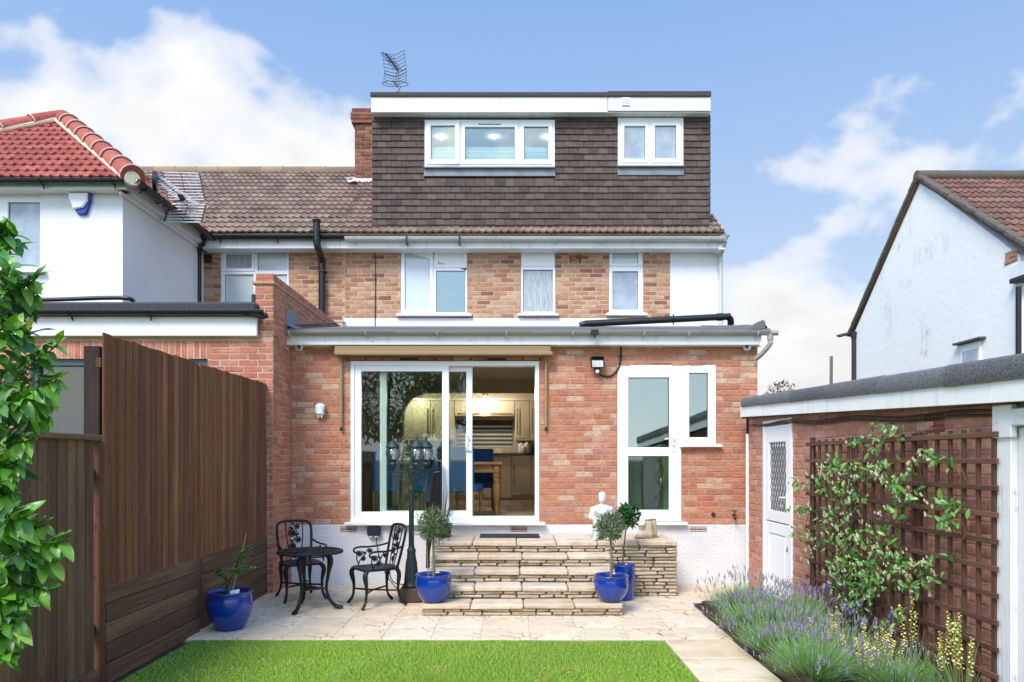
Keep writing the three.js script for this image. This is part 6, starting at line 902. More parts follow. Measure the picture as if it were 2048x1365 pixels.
// ---------------------------------------------------------------- lavender and pale yellow spikes in the bed
{
  const stemM = ['#7aa558', '#88b264', '#679348', '#96bb7a'].map((c) => mat(c, 0.8, { transmission: 0.2, thickness: 0, side: THREE.DoubleSide })), flM = ['#8d7a9c', '#94879b', '#7a629c', '#9f949c'].map((c) => mat(c, 0.85));
  const strip = (pts, w0, w1) => { const c = curve(pts), n = 4, pos = [], a = rr(0, 3.14), sx = Math.cos(a), sz = Math.sin(a); for (let i = 0; i < n; i++) { const p = c.getPoint(i / n), q = c.getPoint((i + 1) / n), w = lerp(w0, w1, i / n), v = lerp(w0, w1, (i + 1) / n); pos.push(p.x - sx * w, p.y, p.z - sz * w, p.x + sx * w, p.y, p.z + sz * w, q.x + sx * v, q.y, q.z + sz * v, p.x - sx * w, p.y, p.z - sz * w, q.x + sx * v, q.y, q.z + sz * v, q.x - sx * v, q.y, q.z - sz * v); } const g = new THREE.BufferGeometry().setAttribute('position', new THREE.Float32BufferAttribute(pos, 3)); g.computeVertexNormals(); return boxUV(g); };
  const bud = new THREE.IcosahedronGeometry(1, 0);
  const make = (name, label, base, R, H, seedN) => {
    const t = thing(name, label, 'lavender', { at: base, group: 'lavender bushes along the bed' }), st = stemM.map(() => []), fl = flM.map(() => []);
    for (let i = 0; i < 1500; i++) { const a = rr(0, 6.283), r = R * 0.45 * Math.sqrt(rnd()), out = R * Math.pow(rnd(), 0.6), h = H * (0.55 + 0.4 * Math.sqrt(Math.max(0, 1 - (out / R) ** 2))) * rr(0.6, 1), x = Math.cos(a), z = Math.sin(a); st[Math.floor(rnd() * 4)].push(strip([[x * r * 0.6, 0.0, z * r * 0.6], [x * (r * 0.6 + (out - r * 0.5) * 0.4), h * 0.55, z * (r * 0.6 + (out - r * 0.5) * 0.4)], [x * out, h * 0.95, z * out]], 0.0032, 0.0012)); }
    for (let i = 0; i < 180; i++) { const a = rr(0, 6.283), out = R * 1.25 * Math.pow(rnd(), 0.55), h = H * (0.62 + 0.55 * Math.sqrt(Math.max(0, 1 - (out / R / 1.15) ** 2))) * rr(0.8, 1.08), x = Math.cos(a) * out, z = Math.sin(a) * out, lx = rr(-0.03, 0.03), lz = rr(-0.03, 0.03); st[i % 4].push(strip([[x * 0.5, h * 0.3, z * 0.5], [x * 0.85, h * 0.75, z * 0.85], [x + lx, h, z + lz]], 0.0016, 0.001)); const L = rr(0.025, 0.05), k = Math.floor(rnd() * 4), d = V(x * 0.25 + lx, 0.6, z * 0.25 + lz).normalize(); for (let q = 0; q < 5; q++) fl[k].push(put(bud.clone(), x + lx + d.x * L * q / 4 + rr(-0.003, 0.003), h + d.y * L * q / 4, z + lz + d.z * L * q / 4 + rr(-0.003, 0.003), rnd() * 3, rnd() * 3, 0, V(0.005, 0.006, 0.005).multiplyScalar(q > 3 ? 0.7 : rr(0.8, 1.15)))); }
    st.forEach((l, i) => add(t, 'foliage', l, stemM[i])); fl.forEach((l, i) => add(t, 'flower_spikes', l, flM[i], 'stuff'));
    return t;
  };
  const a = make('lavender_bush', 'mauve-flowered lavender bush at the far end of the bed, nearest the white stable door', [2.30, 0, -7.14], 0.42, 0.42);
  const b = make('lavender_bush', 'broad mauve lavender bush in the middle of the bed in front of the trellis', [2.42, 0, -6.32], 0.48, 0.40);
  copy(a, 'mauve lavender bush spilling over the timber edging onto the garden path', [2.2, 0, -6.5], 2.1, [0.95, 0.85, 0.95]);
  copy(b, 'greyish lavender bush with few flowers behind the yellow flower spikes', [2.5, 0, -5.55], 1.3, [0.9, 0.82, 0.95]);
  copy(a, 'nearest lavender bush beside the path at the lower edge of the view', [2.18, 0, -5.8], 4.0, [0.95, 0.85, 1.0]);
  copy(b, 'lavender bush against the foot of the trellis below the jasmine', [2.68, 0, -6.75], 3.1, [0.7, 0.95, 0.7]);
  copy(a, 'lavender bush overhanging the path at the near end of the timber edging', [2.14, 0, -5.15], 5.2, [0.95, 0.85, 0.9]);
  copy(b, 'grey-green lavender bush filling the lower corner of the bed beside the garage door frame', [2.62, 0, -4.95], 0.4, [0.75, 0.7, 0.7]);
  // yellow spikes
  const yM = [mat('#e6d98a', 0.7), mat('#cdb94e', 0.75), mat('#95a03e', 0.8)], gM = mat('#6e8f45', 0.7, { transmission: 0.2, thickness: 0, side: THREE.DoubleSide });
  const spikes = (label, base, n, R, H) => {
    const t = thing('yellow_flower_spikes', label, 'flowering plant', { at: base, group: 'pale yellow flower spikes in the bed' }), st = [], fl = [[], [], []];
    for (let i = 0; i < n * 5; i++) { const a = rr(0, 6.28), L = H * rr(0.4, 0.75), o = rr(0.05, 0.16) + R * 0.5; st.push(strip([[Math.cos(a) * R * 0.4, 0, Math.sin(a) * R * 0.4], [Math.cos(a) * o * 0.6, L * 0.6, Math.sin(a) * o * 0.6], [Math.cos(a) * o, L, Math.sin(a) * o]], 0.006, 0.001)); }
    for (let i = 0; i < n; i++) { const a = rr(0, 6.28), r = R * Math.sqrt(rnd()), x = Math.cos(a) * r, z = Math.sin(a) * r, h = H * rr(0.8, 1.1), lx = rr(-0.04, 0.04), lz = rr(-0.04, 0.04); st.push(rod([x * 0.6, 0, z * 0.6], [x + lx, h, z + lz], 0.003, 0.002, 5)); for (let q = 0; q < 26; q++) { const f = 0.5 + 0.5 * q / 26, b2 = q * 2.4, rad = 0.016 * (1.1 - f * 0.6), k = rnd() < 0.35 ? 0 : rnd() < 0.6 ? 1 : 2; fl[k].push(put(new THREE.IcosahedronGeometry(k ? rr(0.004, 0.007) : rr(0.007, 0.010), 0), lerp(x * 0.6, x + lx, f) + Math.cos(b2) * rad, h * f, lerp(z * 0.6, z + lz, f) + Math.sin(b2) * rad, rnd() * 3, rnd() * 3, 0, V(1, 0.8, 1))); } }
    add(t, 'stem', st, gM); ['petals', 'blossom', 'buds'].forEach((nm, i) => fl[i].length && add(t, nm, fl[i], yM[i], 'stuff'));
  };
  spikes('clump of pale yellow flower spikes at the front edge of the lavender', [2.56, 0, -5.2], 16, 0.24, 0.36);
  spikes('pale yellow spikes among the lavender in front of the trellis middle', [2.5, 0, -5.75], 6, 0.14, 0.40);
  spikes('tall yellow spikes against the trellis beside the white garage door frame', [2.83, 0, -4.55], 6, 0.06, 0.62);
  spikes('single pair of yellow spikes standing in front of the lower trellis', [2.78, 0, -5.05], 3, 0.06, 0.62);
  spikes('thin yellow spikes beside the trellis foot left of the tall clump', [2.82, 0, -4.78], 3, 0.05, 0.52);
  // purple salvia heads behind the lavender
  const s = thing('purple_flowers', 'few deep violet flower heads between the lavender and the jasmine', 'flowers', { at: [2.72, 0, -6.0] }), ss = [], sf = [], lv = [];
  for (let i = 0; i < 8; i++) { const x = rr(-0.12, 0.12), z = rr(-0.75, 0.75), h = rr(0.40, 0.55); ss.push(rod([x, 0, z], [x + rr(-0.03, 0.03), h, z], 0.003, 0.002, 5)); for (let q = 0; q < 9; q++) sf.push(put(new THREE.IcosahedronGeometry(0.008, 0), x + rr(-0.014, 0.014), h - 0.03 + q * 0.006, z + rr(-0.014, 0.014), rnd() * 3)); for (let q = 0; q < 5; q++) lv.push(placed(leafGeo(0.07, 0.03, 0.2, 0.3, 3), V(x, h * rr(0.3, 0.85), z), aim(dirOf(rr(0, 6.28), rr(0, 0.7))), 1)); }
  add(s, 'stem', ss, gM); add(s, 'petals', sf, mat('#6a48a8', 0.8), 'stuff'); add(s, 'foliage', lv, leafM('#5b8f3c'));
}
// ---------------------------------------------------------------- trees: one reflected in the panes stands behind the garden's end; a red-leaved one beyond the garage
function leafyTree(name, label, base, H, R, n, cols, lobes, o = {}) {
  const t = thing(name, label, 'tree', { at: base }), lg = [leafGeo(o.leaf ?? 0.16, (o.leaf ?? 0.16) * 0.5, 0.2, 0.3, 2)], by = cols.map(() => []), lim = [];
  add(t, 'trunk', taper([[0, -0.1, 0], [0.05, H * 0.25, 0.03], [-0.03, H * 0.5, 0], [0, H * 0.75, 0]], [R * 0.09, R * 0.07, R * 0.05, R * 0.02], 24, 10), darkBark);
  for (const [x, y, z, r] of lobes) { lim.push(taper([[0, H * 0.3, 0], [x * 0.5, (y + H * 0.3) * 0.5, z * 0.5], [x, y, z]], [R * 0.035, R * 0.02, R * 0.008], 12, 6)); for (let i = 0; i < n / lobes.length; i++) { const d = dirOf(rr(0, 6.28), Math.asin(rr(-1, 1))), q = r * Math.pow(rnd(), 0.4) * (0.75 + 0.4 * fbm((d.x + 1) / 2, (d.y + 1) / 2, 6, 6, 2, 9)); by[Math.floor(rnd() * cols.length)].push(placed(lg[0], V(x, y, z).addScaledVector(d, q), aim(d.add(V(rr(-1, 1), rr(-1, 0.6), rr(-1, 1))), 0), rr(0.7, 1.3))); } }
  add(t, 'limbs', lim, darkBark); by.forEach((l, i) => add(t, 'crown', l, leafM(cols[i], 0.6)));
}
leafyTree('small_tree', 'reddish-green leafy tree top showing above the garage roof beside the house', [X(1568, 19), 0, -19], 3.6, 0.9, 900, ['#7a6a3a', '#8a4f38', '#5f6e38'], [[0, 3.1, 0, 0.55], [-0.5, 2.95, 0.1, 0.4], [0.45, 2.95, 0, 0.4], [0.75, 2.85, 0, 0.3], [-0.1, 3.4, 0, 0.3]], { leaf: 0.11 });
leafyTree('garden_tree', 'large green tree at the end of the garden, mirrored in the door glass', [-4.6, 0, 7.5], 7.4, 2.6, 13000, ['#4e6e2c', '#3c5a22', '#64853a'], [[0, 5.6, 0, 1.4], [-1.6, 4.6, 0.3, 1.3], [1.3, 4.8, 0.2, 1.25], [0.3, 6.6, 0, 1.0], [-0.7, 3.4, -0.4, 1.2], [1.9, 3.6, 0.4, 1.1], [-2.4, 3.4, 0, 1.0], [0.9, 3.2, -0.6, 1.0]]);
leafyTree('garden_tree', 'bushy green tree at the end of the garden, mirrored in the bedroom window', [-1.3, 0, 9.5], 8.8, 2.4, 11000, ['#4a6a2a', '#38541f', '#5d7d35'], [[0, 6.2, 0, 1.5], [1.3, 5.3, 0.2, 1.3], [-1.3, 5.4, 0.2, 1.3], [0.4, 7.5, 0, 1.1], [0.2, 4.0, 0, 1.5], [1.6, 3.6, 0, 1.2], [-1.7, 3.6, 0, 1.2]]);
{ const p = thing('wooden_pole', 'thin grey wooden pole standing beyond the garage roof', 'pole'); add(p, 'pole', [rod([X(1661, 20), -0.1, -20], [X(1663, 20), Y(713, 20), -20], 0.05, 0.045, 8)], mat('#8b8478', 0.9, { map: wd })); }
// ================================================================ inside: dining room, kitchen and utility seen through the glass
const FL = 0.82;
{
  const wallM = mat('#d3c6af', 0.9, { map: T(mottle, 2.5) }), ceilM = mat('#cfc6b6', 0.9), cream = mat('#ded0b2', 0.35, { map: T(mottle, 1.9), clearcoat: 0.25, clearcoatRoughness: 0.25 }), steel = mat('#4a4640', 0.35, { metalness: 0.7 });
  add(house, 'inner_wall', [bx(-2.855, -2.60, FL - 0.2, 2.98, -12.2, -DE - 0.252, 0.002), bx(0.56, 0.66, FL - 0.2, 2.98, -12.2, -DE - 0.252, 0.002), bx(2.95, 3.17, FL - 0.2, 2.98, -12.2, -DE - 0.252, 0.002), bx(-2.86, -2.76, FL - 0.2, 2.98, -14.6, -12.42, 0.002), bx(1.6, 1.7, FL - 0.2, 2.98, -14.6, -12.42, 0.002)], wallM);
  add(house, 'inner_ceiling', [bx(-2.86, 3.17, 2.95, 2.985, -12.2, -DE - 0.252, 0.002), bx(-2.86, 3.3, 2.95, 2.985, -14.62, -12.402, 0.002)], ceilM);
  const ps = rect(-2.85, 3.28, FL - 0.2, 2.99), op = new THREE.Path(); op.moveTo(-1.84, FL - 0.1); op.lineTo(0.52, FL - 0.1); op.lineTo(0.52, 2.74); op.lineTo(-1.38, 2.74); op.quadraticCurveTo(-1.84, 2.72, -1.84, 2.28); op.closePath(); ps.holes.push(op);
  const pg = slab(ps, 0.2); pg.translate(0, 0, -12.4); add(house, 'arch_wall', pg, wallM);
  const bw = rect(-2.85, 1.7, FL - 0.2, 2.98); bw.holes.push(hole(X(911, 14.62), X(1028, 14.62), Y(896, 14.62), Y(841, 14.62))); const bg = slab(bw, 0.15); bg.translate(0, 0, -14.77); add(house, 'kitchen_wall', bg, wallM);
  const fm = ['#9c8468', '#8b7358', '#ab9478', '#7d6750', '#a58b6c'].map((c) => mat(c, 0.4, { map: T(slabTex, 0.7) }));
  const fl = add(house, 'inner_floor', [bx(-2.85, 3.17, FL - 0.12, FL - 0.006, -14.7, -DE - 0.165, 0.002)], fm[3]), tg = [0, 1, 2].map((i) => bev(0.196, 0.01, 0.196, 0.002, i)), tl = [];
  for (let r = 0; r < 25; r++) for (let c = 0; c < 16; c++) tl.push([-2.62 + 0.1 + c * 0.2, -9.66 - r * 0.2]);
  tl.filter(([x]) => x < 0.6).sort((a, b) => Math.abs(a[0] + 0.3) - Math.abs(b[0] + 0.3)).slice(0, 260).forEach(([x, z]) => { const m = add(fl, 'floor_tile', pick(tg), pick(fm)); m.position.set(x, FL - 0.003, z); });
  // kitchen cabinets
  const k = thing('kitchen_cabinets', 'cream fitted kitchen cabinets with bar handles seen through the open sliding door', 'kitchen cabinets');
  const u = (p) => X(p, 14.3), b = (p) => X(p, 14.05), dz = -14.3, bz = -14.05;
  add(k, 'carcass', [bx(u(806), u(908.5), 2.02, 2.77, -14.6, dz - 0.022), bx(u(908.6), u(1029.5), 2.46, 2.77, -14.6, dz - 0.022), bx(u(1030), u(1130), 2.02, 2.77, -14.6, dz - 0.022), bx(b(790), b(1140), FL + 0.1, 1.695, -14.6, bz - 0.022)], cream);
  add(k, 'pelmet', [bx(u(803), u(908.5), 1.985, 2.02, -14.32, dz + 0.012), bx(u(1030), u(1130), 1.985, 2.02, -14.32, dz + 0.012), bx(u(803), u(1130), 2.772, 2.82, -14.34, dz + 0.02)], cream);
  add(k, 'plinth', bx(b(790), b(1140), FL, FL + 0.1, -14.2, bz - 0.05), wallM);
  const doorAt = (x0, x1, y0, y1, z, h) => { const d = add(k, 'door', bx(x0 + 0.003, x1 - 0.003, y0, y1, z - 0.02, z, 0.004), cream); const [hx0, hy0, hx1, hy1] = h; add(d, 'handle', [rod([hx0, hy0, z + 0.03], [hx1, hy1, z + 0.03], 0.007), rod([lerp(hx0, hx1, 0.1), lerp(hy0, hy1, 0.1), z], [lerp(hx0, hx1, 0.1), lerp(hy0, hy1, 0.1), z + 0.03], 0.005), rod([lerp(hx0, hx1, 0.9), lerp(hy0, hy1, 0.9), z], [lerp(hx0, hx1, 0.9), lerp(hy0, hy1, 0.9), z + 0.03], 0.005)], steel); };
  for (const [a, c, hp] of [[808, 860, 855], [861, 908, 866], [1030.5, 1059, 1035], [1060, 1095, 1064.5]]) doorAt(u(a), u(c), 2.03, 2.765, dz, [u(hp), 2.12, u(hp), 2.62]);
  for (const [a, c] of [[909, 966.5], [973, 1029.5]]) doorAt(u(a), u(c), 2.47, 2.765, dz, [u(a) + 0.06, 2.52, u(c) - 0.06, 2.52]);
  for (const [a, c, hp] of [[800, 850, 846], [851, 905, 856], [906, 965, 960], [1024.5, 1062, 1028.5], [1063, 1098, 1094]]) doorAt(b(a), b(c), FL + 0.11, 1.69, bz, [b(hp), 1.1, b(hp), 1.5]);
  add(k, 'appliance_door', [bx(b(967), b(1022.5), FL + 0.05, 1.66, bz - 0.02, bz + 0.004, 0.004)], mat('#cfc4b0', 0.4));
  add(k, 'worktop', bx(b(785), b(1145), 1.70, 1.74, -14.61, bz + 0.03, 0.008), mat('#231f1d', 0.25, { clearcoat: 0.5 }));
  const til = add(k, 'splashback', bx(-2.1, 1.6, 1.74, 1.84, -14.618, -14.61, 0.001), mat('#c9b791', 0.4, { map: T(mottle, 0.3) })); for (let i = 0; i < 24; i++) { const s = add(til, 'tile', bev(0.145, 0.1, 0.008, 0.002, i), cream); s.position.set(-1.75 + i * 0.148, 1.79, -14.604); }
  for (const p of [830, 969.5]) { const x = X(p, 13.9); add(k, 'cabinet_light', [rod([x, 2.84, -14.3], [x, 2.86, -13.92], 0.008), put(new THREE.CylinderGeometry(0.035, 0.045, 0.03, 14), x, 2.85, -13.9)], steel); add(k, 'bulb', put(new THREE.SphereGeometry(0.022, 10, 8), x, 2.83, -13.9), mat('#fff6e2', 0.5, { emissive: lin('#ffe0b0'), emissiveIntensity: 6 })); const l = new THREE.PointLight(lin('#fff0dc'), p < 900 ? 1.7 : 2.7); l.position.set(x, 2.83, -13.9); l.castShadow = true; l.shadow.radius = 1; l.name = 'cabinet_light'; scene.add(l); }
  // window with a day and night blind
  const w = thing('striped_blind', 'roller blind with clear and dark stripes in the kitchen window', 'blind'), x0 = X(911, 14.6), x1 = X(1028, 14.6), yb = Y(895, 14.6), yt = Y(841, 14.6), n = 6, h = (yt - yb - 0.06) / n;
  const gauze = mat('#e8efec', 0.95, { transmission: 0.55, thickness: 0 }), opq = mat('#5d5348', 0.9);
  for (let i = 0; i < n; i++) { add(w, 'stripe', bx(x0 + 0.03, x1 - 0.03, yb + i * h, yb + i * h + h * 0.4, -14.66, -14.656, 0.001), gauze); add(w, 'stripe', bx(x0 + 0.03, x1 - 0.03, yb + i * h + h * 0.4, yb + (i + 1) * h, -14.66, -14.656, 0.001), opq); }
  add(w, 'roller', rod([x0 + 0.02, yt - 0.03, -14.66], [x1 - 0.02, yt - 0.03, -14.66], 0.03, 0.03, 12), opq);
  add(house, 'kitchen_window', ring(x0 - 0.01, x1 + 0.01, yb - 0.01, yt + 0.01, [[x0 + 0.04, X(1009, 14.6), yb + 0.03, yt - 0.03], [X(1012, 14.6), x1 - 0.04, yb + 0.03, yt - 0.03]], -14.76, -14.70, 0.004), M.upvc);
  [[1042, 0.16, 0.052], [1054, 0.17, 0.05], [1047, 0.11, 0.04]].forEach(([p, hh, r], i) => { const j = thing('storage_jar', ['white storage jar on the dark worktop, nearest the striped blind', 'tallest white storage jar on the dark worktop', 'short white storage jar standing in front of the taller two'][i], 'jar', { at: [X(p, 14.2 - i * 0.04), 1.74, -14.25 + i * 0.05] }); add(j, 'jar', lathe([[0, 0], [r, 0], [r, hh], [r * 0.9, hh + 0.005], [0, hh + 0.005]], 20), M.upvc); add(j, 'lid', lathe([[r * 0.95, hh + 0.005], [r * 0.95, hh + 0.02], [0.012, hh + 0.025], [0.012, hh + 0.04], [0, hh + 0.042]], 18), M.upvc); });
  const kn = thing('kettle', 'dark jug kettle at the end of the worktop beside the jars', 'kettle', { at: [X(1069, 14.25), 1.74, -14.25] }); add(kn, 'body', lathe([[0, 0], [0.075, 0], [0.08, 0.03], [0.06, 0.2], [0.045, 0.23], [0, 0.24]], 20), M.blackPlastic); add(kn, 'handle', tube([[0.055, 0.21, 0], [0.12, 0.2, 0], [0.12, 0.08, 0], [0.075, 0.05, 0]], 0.012, 16, 8), M.blackPlastic);
  // dining table and chairs
  const pine = mat('#b98a4c', 0.45, { map: wd, bump: wb, bs: 0.001 });
  const tb = thing('dining_table', 'pine dining table with turned legs inside the sliding door', 'dining table'), tx0 = -2.2, tx1 = -0.13, td0 = 10.22, td1 = 11.15;
  for (let i = 0; i < 5; i++) add(tb, 'plank', bx(tx0, tx1, FL + 0.715, FL + 0.75, -td0 - (i + 1) * 0.186, -td0 - i * 0.186 - 0.002, 0.004, 'x'), pine);
  add(tb, 'apron', [bx(tx0 + 0.12, tx1 - 0.12, FL + 0.60, FL + 0.714, -td0 - 0.1, -td0 - 0.075, 0.003, 'x'), bx(tx0 + 0.12, tx1 - 0.12, FL + 0.60, FL + 0.714, -td1 + 0.075, -td1 + 0.1, 0.003, 'x')], pine);
  const lp = lathe([[0, 0], [0.028, 0], [0.032, 0.03], [0.024, 0.05], [0.036, 0.075], [0.024, 0.10], [0.03, 0.12], [0.045, 0.22], [0.055, 0.34], [0.052, 0.42], [0.036, 0.46], [0.048, 0.48], [0.048, 0.50], [0.036, 0.52], [0.055, 0.545], [0.05, 0.57], [0.04, 0.6], [0.056, 0.6], [0.056, 0.712], [0, 0.714]], 20);
  for (const [x, d] of [[tx0 + 0.09, td0 + 0.09], [tx1 - 0.09, td0 + 0.09], [tx0 + 0.09, td1 - 0.09], [tx1 - 0.09, td1 - 0.09]]) { const l = add(tb, 'leg', lp, pine); l.position.set(x, FL, -d); }
  const blue = mat('#2a61a0', 0.9, { map: T(fabricTex, 0.12), sheen: 0.4, sheenColor: lin('#4f7fb8') }), legM = mat('#c08f52', 0.5, { map: wd });
  const ch = thing('dining_chair', 'blue upholstered high-backed dining chair left of the sliding door stile', 'dining chair', { at: [-1.715, FL, -9.93], turn: 0.12, group: 'blue high-backed dining chairs' });
  const bk = bev(0.37, 0.62, 0.055, 0.018); add(ch, 'backrest', put(bk, 0, 0.65, 0.185, 0.07), blue); add(ch, 'seat', put(bev(0.41, 0.10, 0.42, 0.025), 0, 0.40, -0.03), blue);
  for (const [x, z] of [[-0.165, 0.17], [0.165, 0.17], [-0.17, -0.2], [0.17, -0.2]]) { const l = add(ch, 'leg', new THREE.CylinderGeometry(0.026, 0.02, 0.36, 4, 1).rotateY(Math.PI / 4).translate(x, 0.18, z * 1.03), legM); void l; }
  copy(ch, 'blue upholstered dining chair in the middle of the row, behind the lamp post', [-1.19, FL, -9.95], 0.02);
  copy(ch, 'blue upholstered dining chair in the open part of the doorway', [-0.652, FL, -9.95], -0.22);
  copy(ch, 'dark blue dining chair on the far side at the right end of the table', [-0.46, FL, -11.35], Math.PI + 0.1);
  copy(ch, 'blue dining chair on the far side behind the middle of the table', [-1.25, FL, -11.4], Math.PI);
  // washing machine behind the lower pane of the back door
  const wm = thing('washing_machine', 'silver washing machine with a dark round door behind the back door glass', 'washing machine', { at: [2.35, FL, -10.15], turn: -Math.PI / 2 });
  add(wm, 'body', put(bev(0.6, 0.85, 0.58, 0.015), 0, 0.425, 0), mat('#cfcab8', 0.4, { metalness: 0.15 })); add(wm, 'door', [put(new THREE.TorusGeometry(0.17, 0.03, 10, 28), 0, 0.42, 0.295)], mat('#b9b7ae', 0.25, { metalness: 0.8 })); add(wm, 'porthole', put(new THREE.SphereGeometry(0.16, 20, 12), 0, 0.42, 0.27, 0, 0, 0, V(1, 1, 0.35)), mat('#14181a', 0.08, { clearcoat: 1 })); add(wm, 'control_panel', put(bev(0.56, 0.11, 0.02, 0.005), 0, 0.77, 0.292), mat('#c4c1b4', 0.4)); add(wm, 'dial', put(new THREE.CylinderGeometry(0.03, 0.034, 0.03, 18), 0.1, 0.77, 0.31, Math.PI / 2), steel);
  const cu = thing('sheer_curtain', 'pale sheer curtain gathered behind the back door glass', 'curtain'), cp = []; { const g = new THREE.PlaneGeometry(0.3, 1.0, 40, 16), p = g.attributes.position; for (let i = 0; i < p.count; i++) { const y = p.getY(i), x = p.getX(i); p.setXYZ(i, x * (0.55 + 0.5 * Math.abs(y - 0.1)) + 0.03 * y, y, 0.02 * Math.sin(x * 90)); } g.computeVertexNormals(); put(g, 1.62, 1.32, -9.68); cp.push(boxUV(clean(g))); } add(cu, 'cloth', cp, mat('#aab3b0', 0.9, { transmission: 0.4, thickness: 0, side: THREE.DoubleSide }));
}
// ================================================================ figures moulded from joints with radii (smooth union)
function moulded(bones, cell, k, cutY = -9, carve) {
  const lo = V(9, 9, 9), hi = V(-9, -9, -9); for (const [a, ra, b, rb] of bones) for (const [p, r] of [[a, ra], [b, rb]]) for (let i = 0; i < 3; i++) { lo.setComponent(i, Math.min(lo.getComponent(i), p[i] - r - 0.02)); hi.setComponent(i, Math.max(hi.getComponent(i), p[i] + r + 0.02)); }
  const c = lo.clone().add(hi).multiplyScalar(0.5), span = Math.max(hi.x - lo.x, hi.y - lo.y, hi.z - lo.z), n = Math.min(120, Math.ceil(span / cell) + 4), halfS = span / 2 * 1.06;
  const mc = new MarchingCubes(n, new THREE.MeshStandardMaterial(), false, false, 200000); mc.isolation = 0;
  const hn = n / 2;
  for (let z = 0; z < n; z++) for (let y = 0; y < n; y++) for (let x = 0; x < n; x++) {
    const p = [c.x + (x - hn) / hn * halfS, c.y + (y - hn) / hn * halfS, c.z + (z - hn) / hn * halfS]; let d = 9;
    for (const [a, ra, b, rb, sq = 1] of bones) { const ab = [b[0] - a[0], b[1] - a[1], b[2] - a[2]], ap = [p[0] - a[0], p[1] - a[1], p[2] - a[2]], l2 = ab[0] ** 2 + ab[1] ** 2 + ab[2] ** 2, t = l2 ? clamp((ap[0] * ab[0] + ap[1] * ab[1] + ap[2] * ab[2]) / l2, 0, 1) : 0, q = Math.hypot(ap[0] - ab[0] * t, ap[1] - ab[1] * t, (ap[2] - ab[2] * t) * sq) - lerp(ra, rb, t), hh = clamp(0.5 + 0.5 * (d - q) / k, 0, 1); d = lerp(d, q, hh) - k * hh * (1 - hh); }
    if (carve) d = Math.max(d, -carve(p)); d = Math.max(d, cutY - p[1]);
    mc.field[x + y * n + z * n * n] = -d;
  }
  mc.update();
  let g = new THREE.BufferGeometry(); g.setAttribute('position', new THREE.BufferAttribute(mc.positionArray.slice(0, mc.count * 3), 3));
  g.scale(halfS, halfS, halfS).translate(c.x, c.y, c.z); g = mergeVertices(g, 1e-5); g.computeVertexNormals(); return boxUV(g);
}
{
  const s = thing('seated_statue', 'white seated faceless figure statue with arms folded round its knees on the platform', 'statue', { at: [1.085, 0.646, -8.72], turn: -0.12 });
  const B = [[[0, 0.527, 0.006], 0.046, [0, 0.476, 0.014], 0.040, 0.92], [[0, 0.46, 0.0], 0.025, [0, 0.40, -0.01], 0.029], [[0, 0.392, -0.012], 0.036, [-0.092, 0.36, -0.012], 0.036], [[0, 0.392, -0.012], 0.036, [0.092, 0.36, -0.012], 0.036], [[0, 0.33, -0.02], 0.074, [0, 0.22, -0.055], 0.064], [[0, 0.22, -0.055], 0.064, [0, 0.085, -0.085], 0.082], [[-0.05, 0.075, -0.08], 0.072, [0.05, 0.075, -0.08], 0.072]];
  const limbs = [[-1, 0.06, 0], [1, 0.035, 0.012]];
  for (const [q, kx, dz] of limbs) {
    B.push([[q * 0.104, 0.357, -0.01], 0.038, [q * 0.134, 0.268, 0.015], 0.030], [[q * 0.134, 0.268, 0.015], 0.030, [q * 0.045, 0.238, 0.125], 0.024], [[q * 0.045, 0.238, 0.125], 0.022, [-q * 0.02, 0.232 + dz, 0.145], 0.02]);
    for (let f = 0; f < 4; f++) B.push([[-q * 0.02, 0.242 + dz - f * 0.011, 0.147], 0.0075, [-q * (0.058 - f * 0.004), 0.236 + dz - f * 0.013, 0.142], 0.006]);
    B.push([[-q * 0.005, 0.246 + dz, 0.145], 0.008, [-q * 0.028, 0.262 + dz, 0.142], 0.0065]);
    B.push([[q * 0.058, 0.075, -0.05], 0.062, [q * kx, 0.215, 0.10], 0.042], [[q * kx, 0.21, 0.10], 0.038, [q * (kx + 0.012), 0.05, 0.115], 0.026], [[q * (kx + 0.012), 0.032, 0.105], 0.028, [q * (kx + 0.03), 0.02, 0.19], 0.021]);
  }
  add(s, 'figure', moulded(B, 0.0055, 0.010, 0.002), mat('#dcdcda', 0.55, { bump: T(rough1, 0.3), bs: 0.001 }));
}
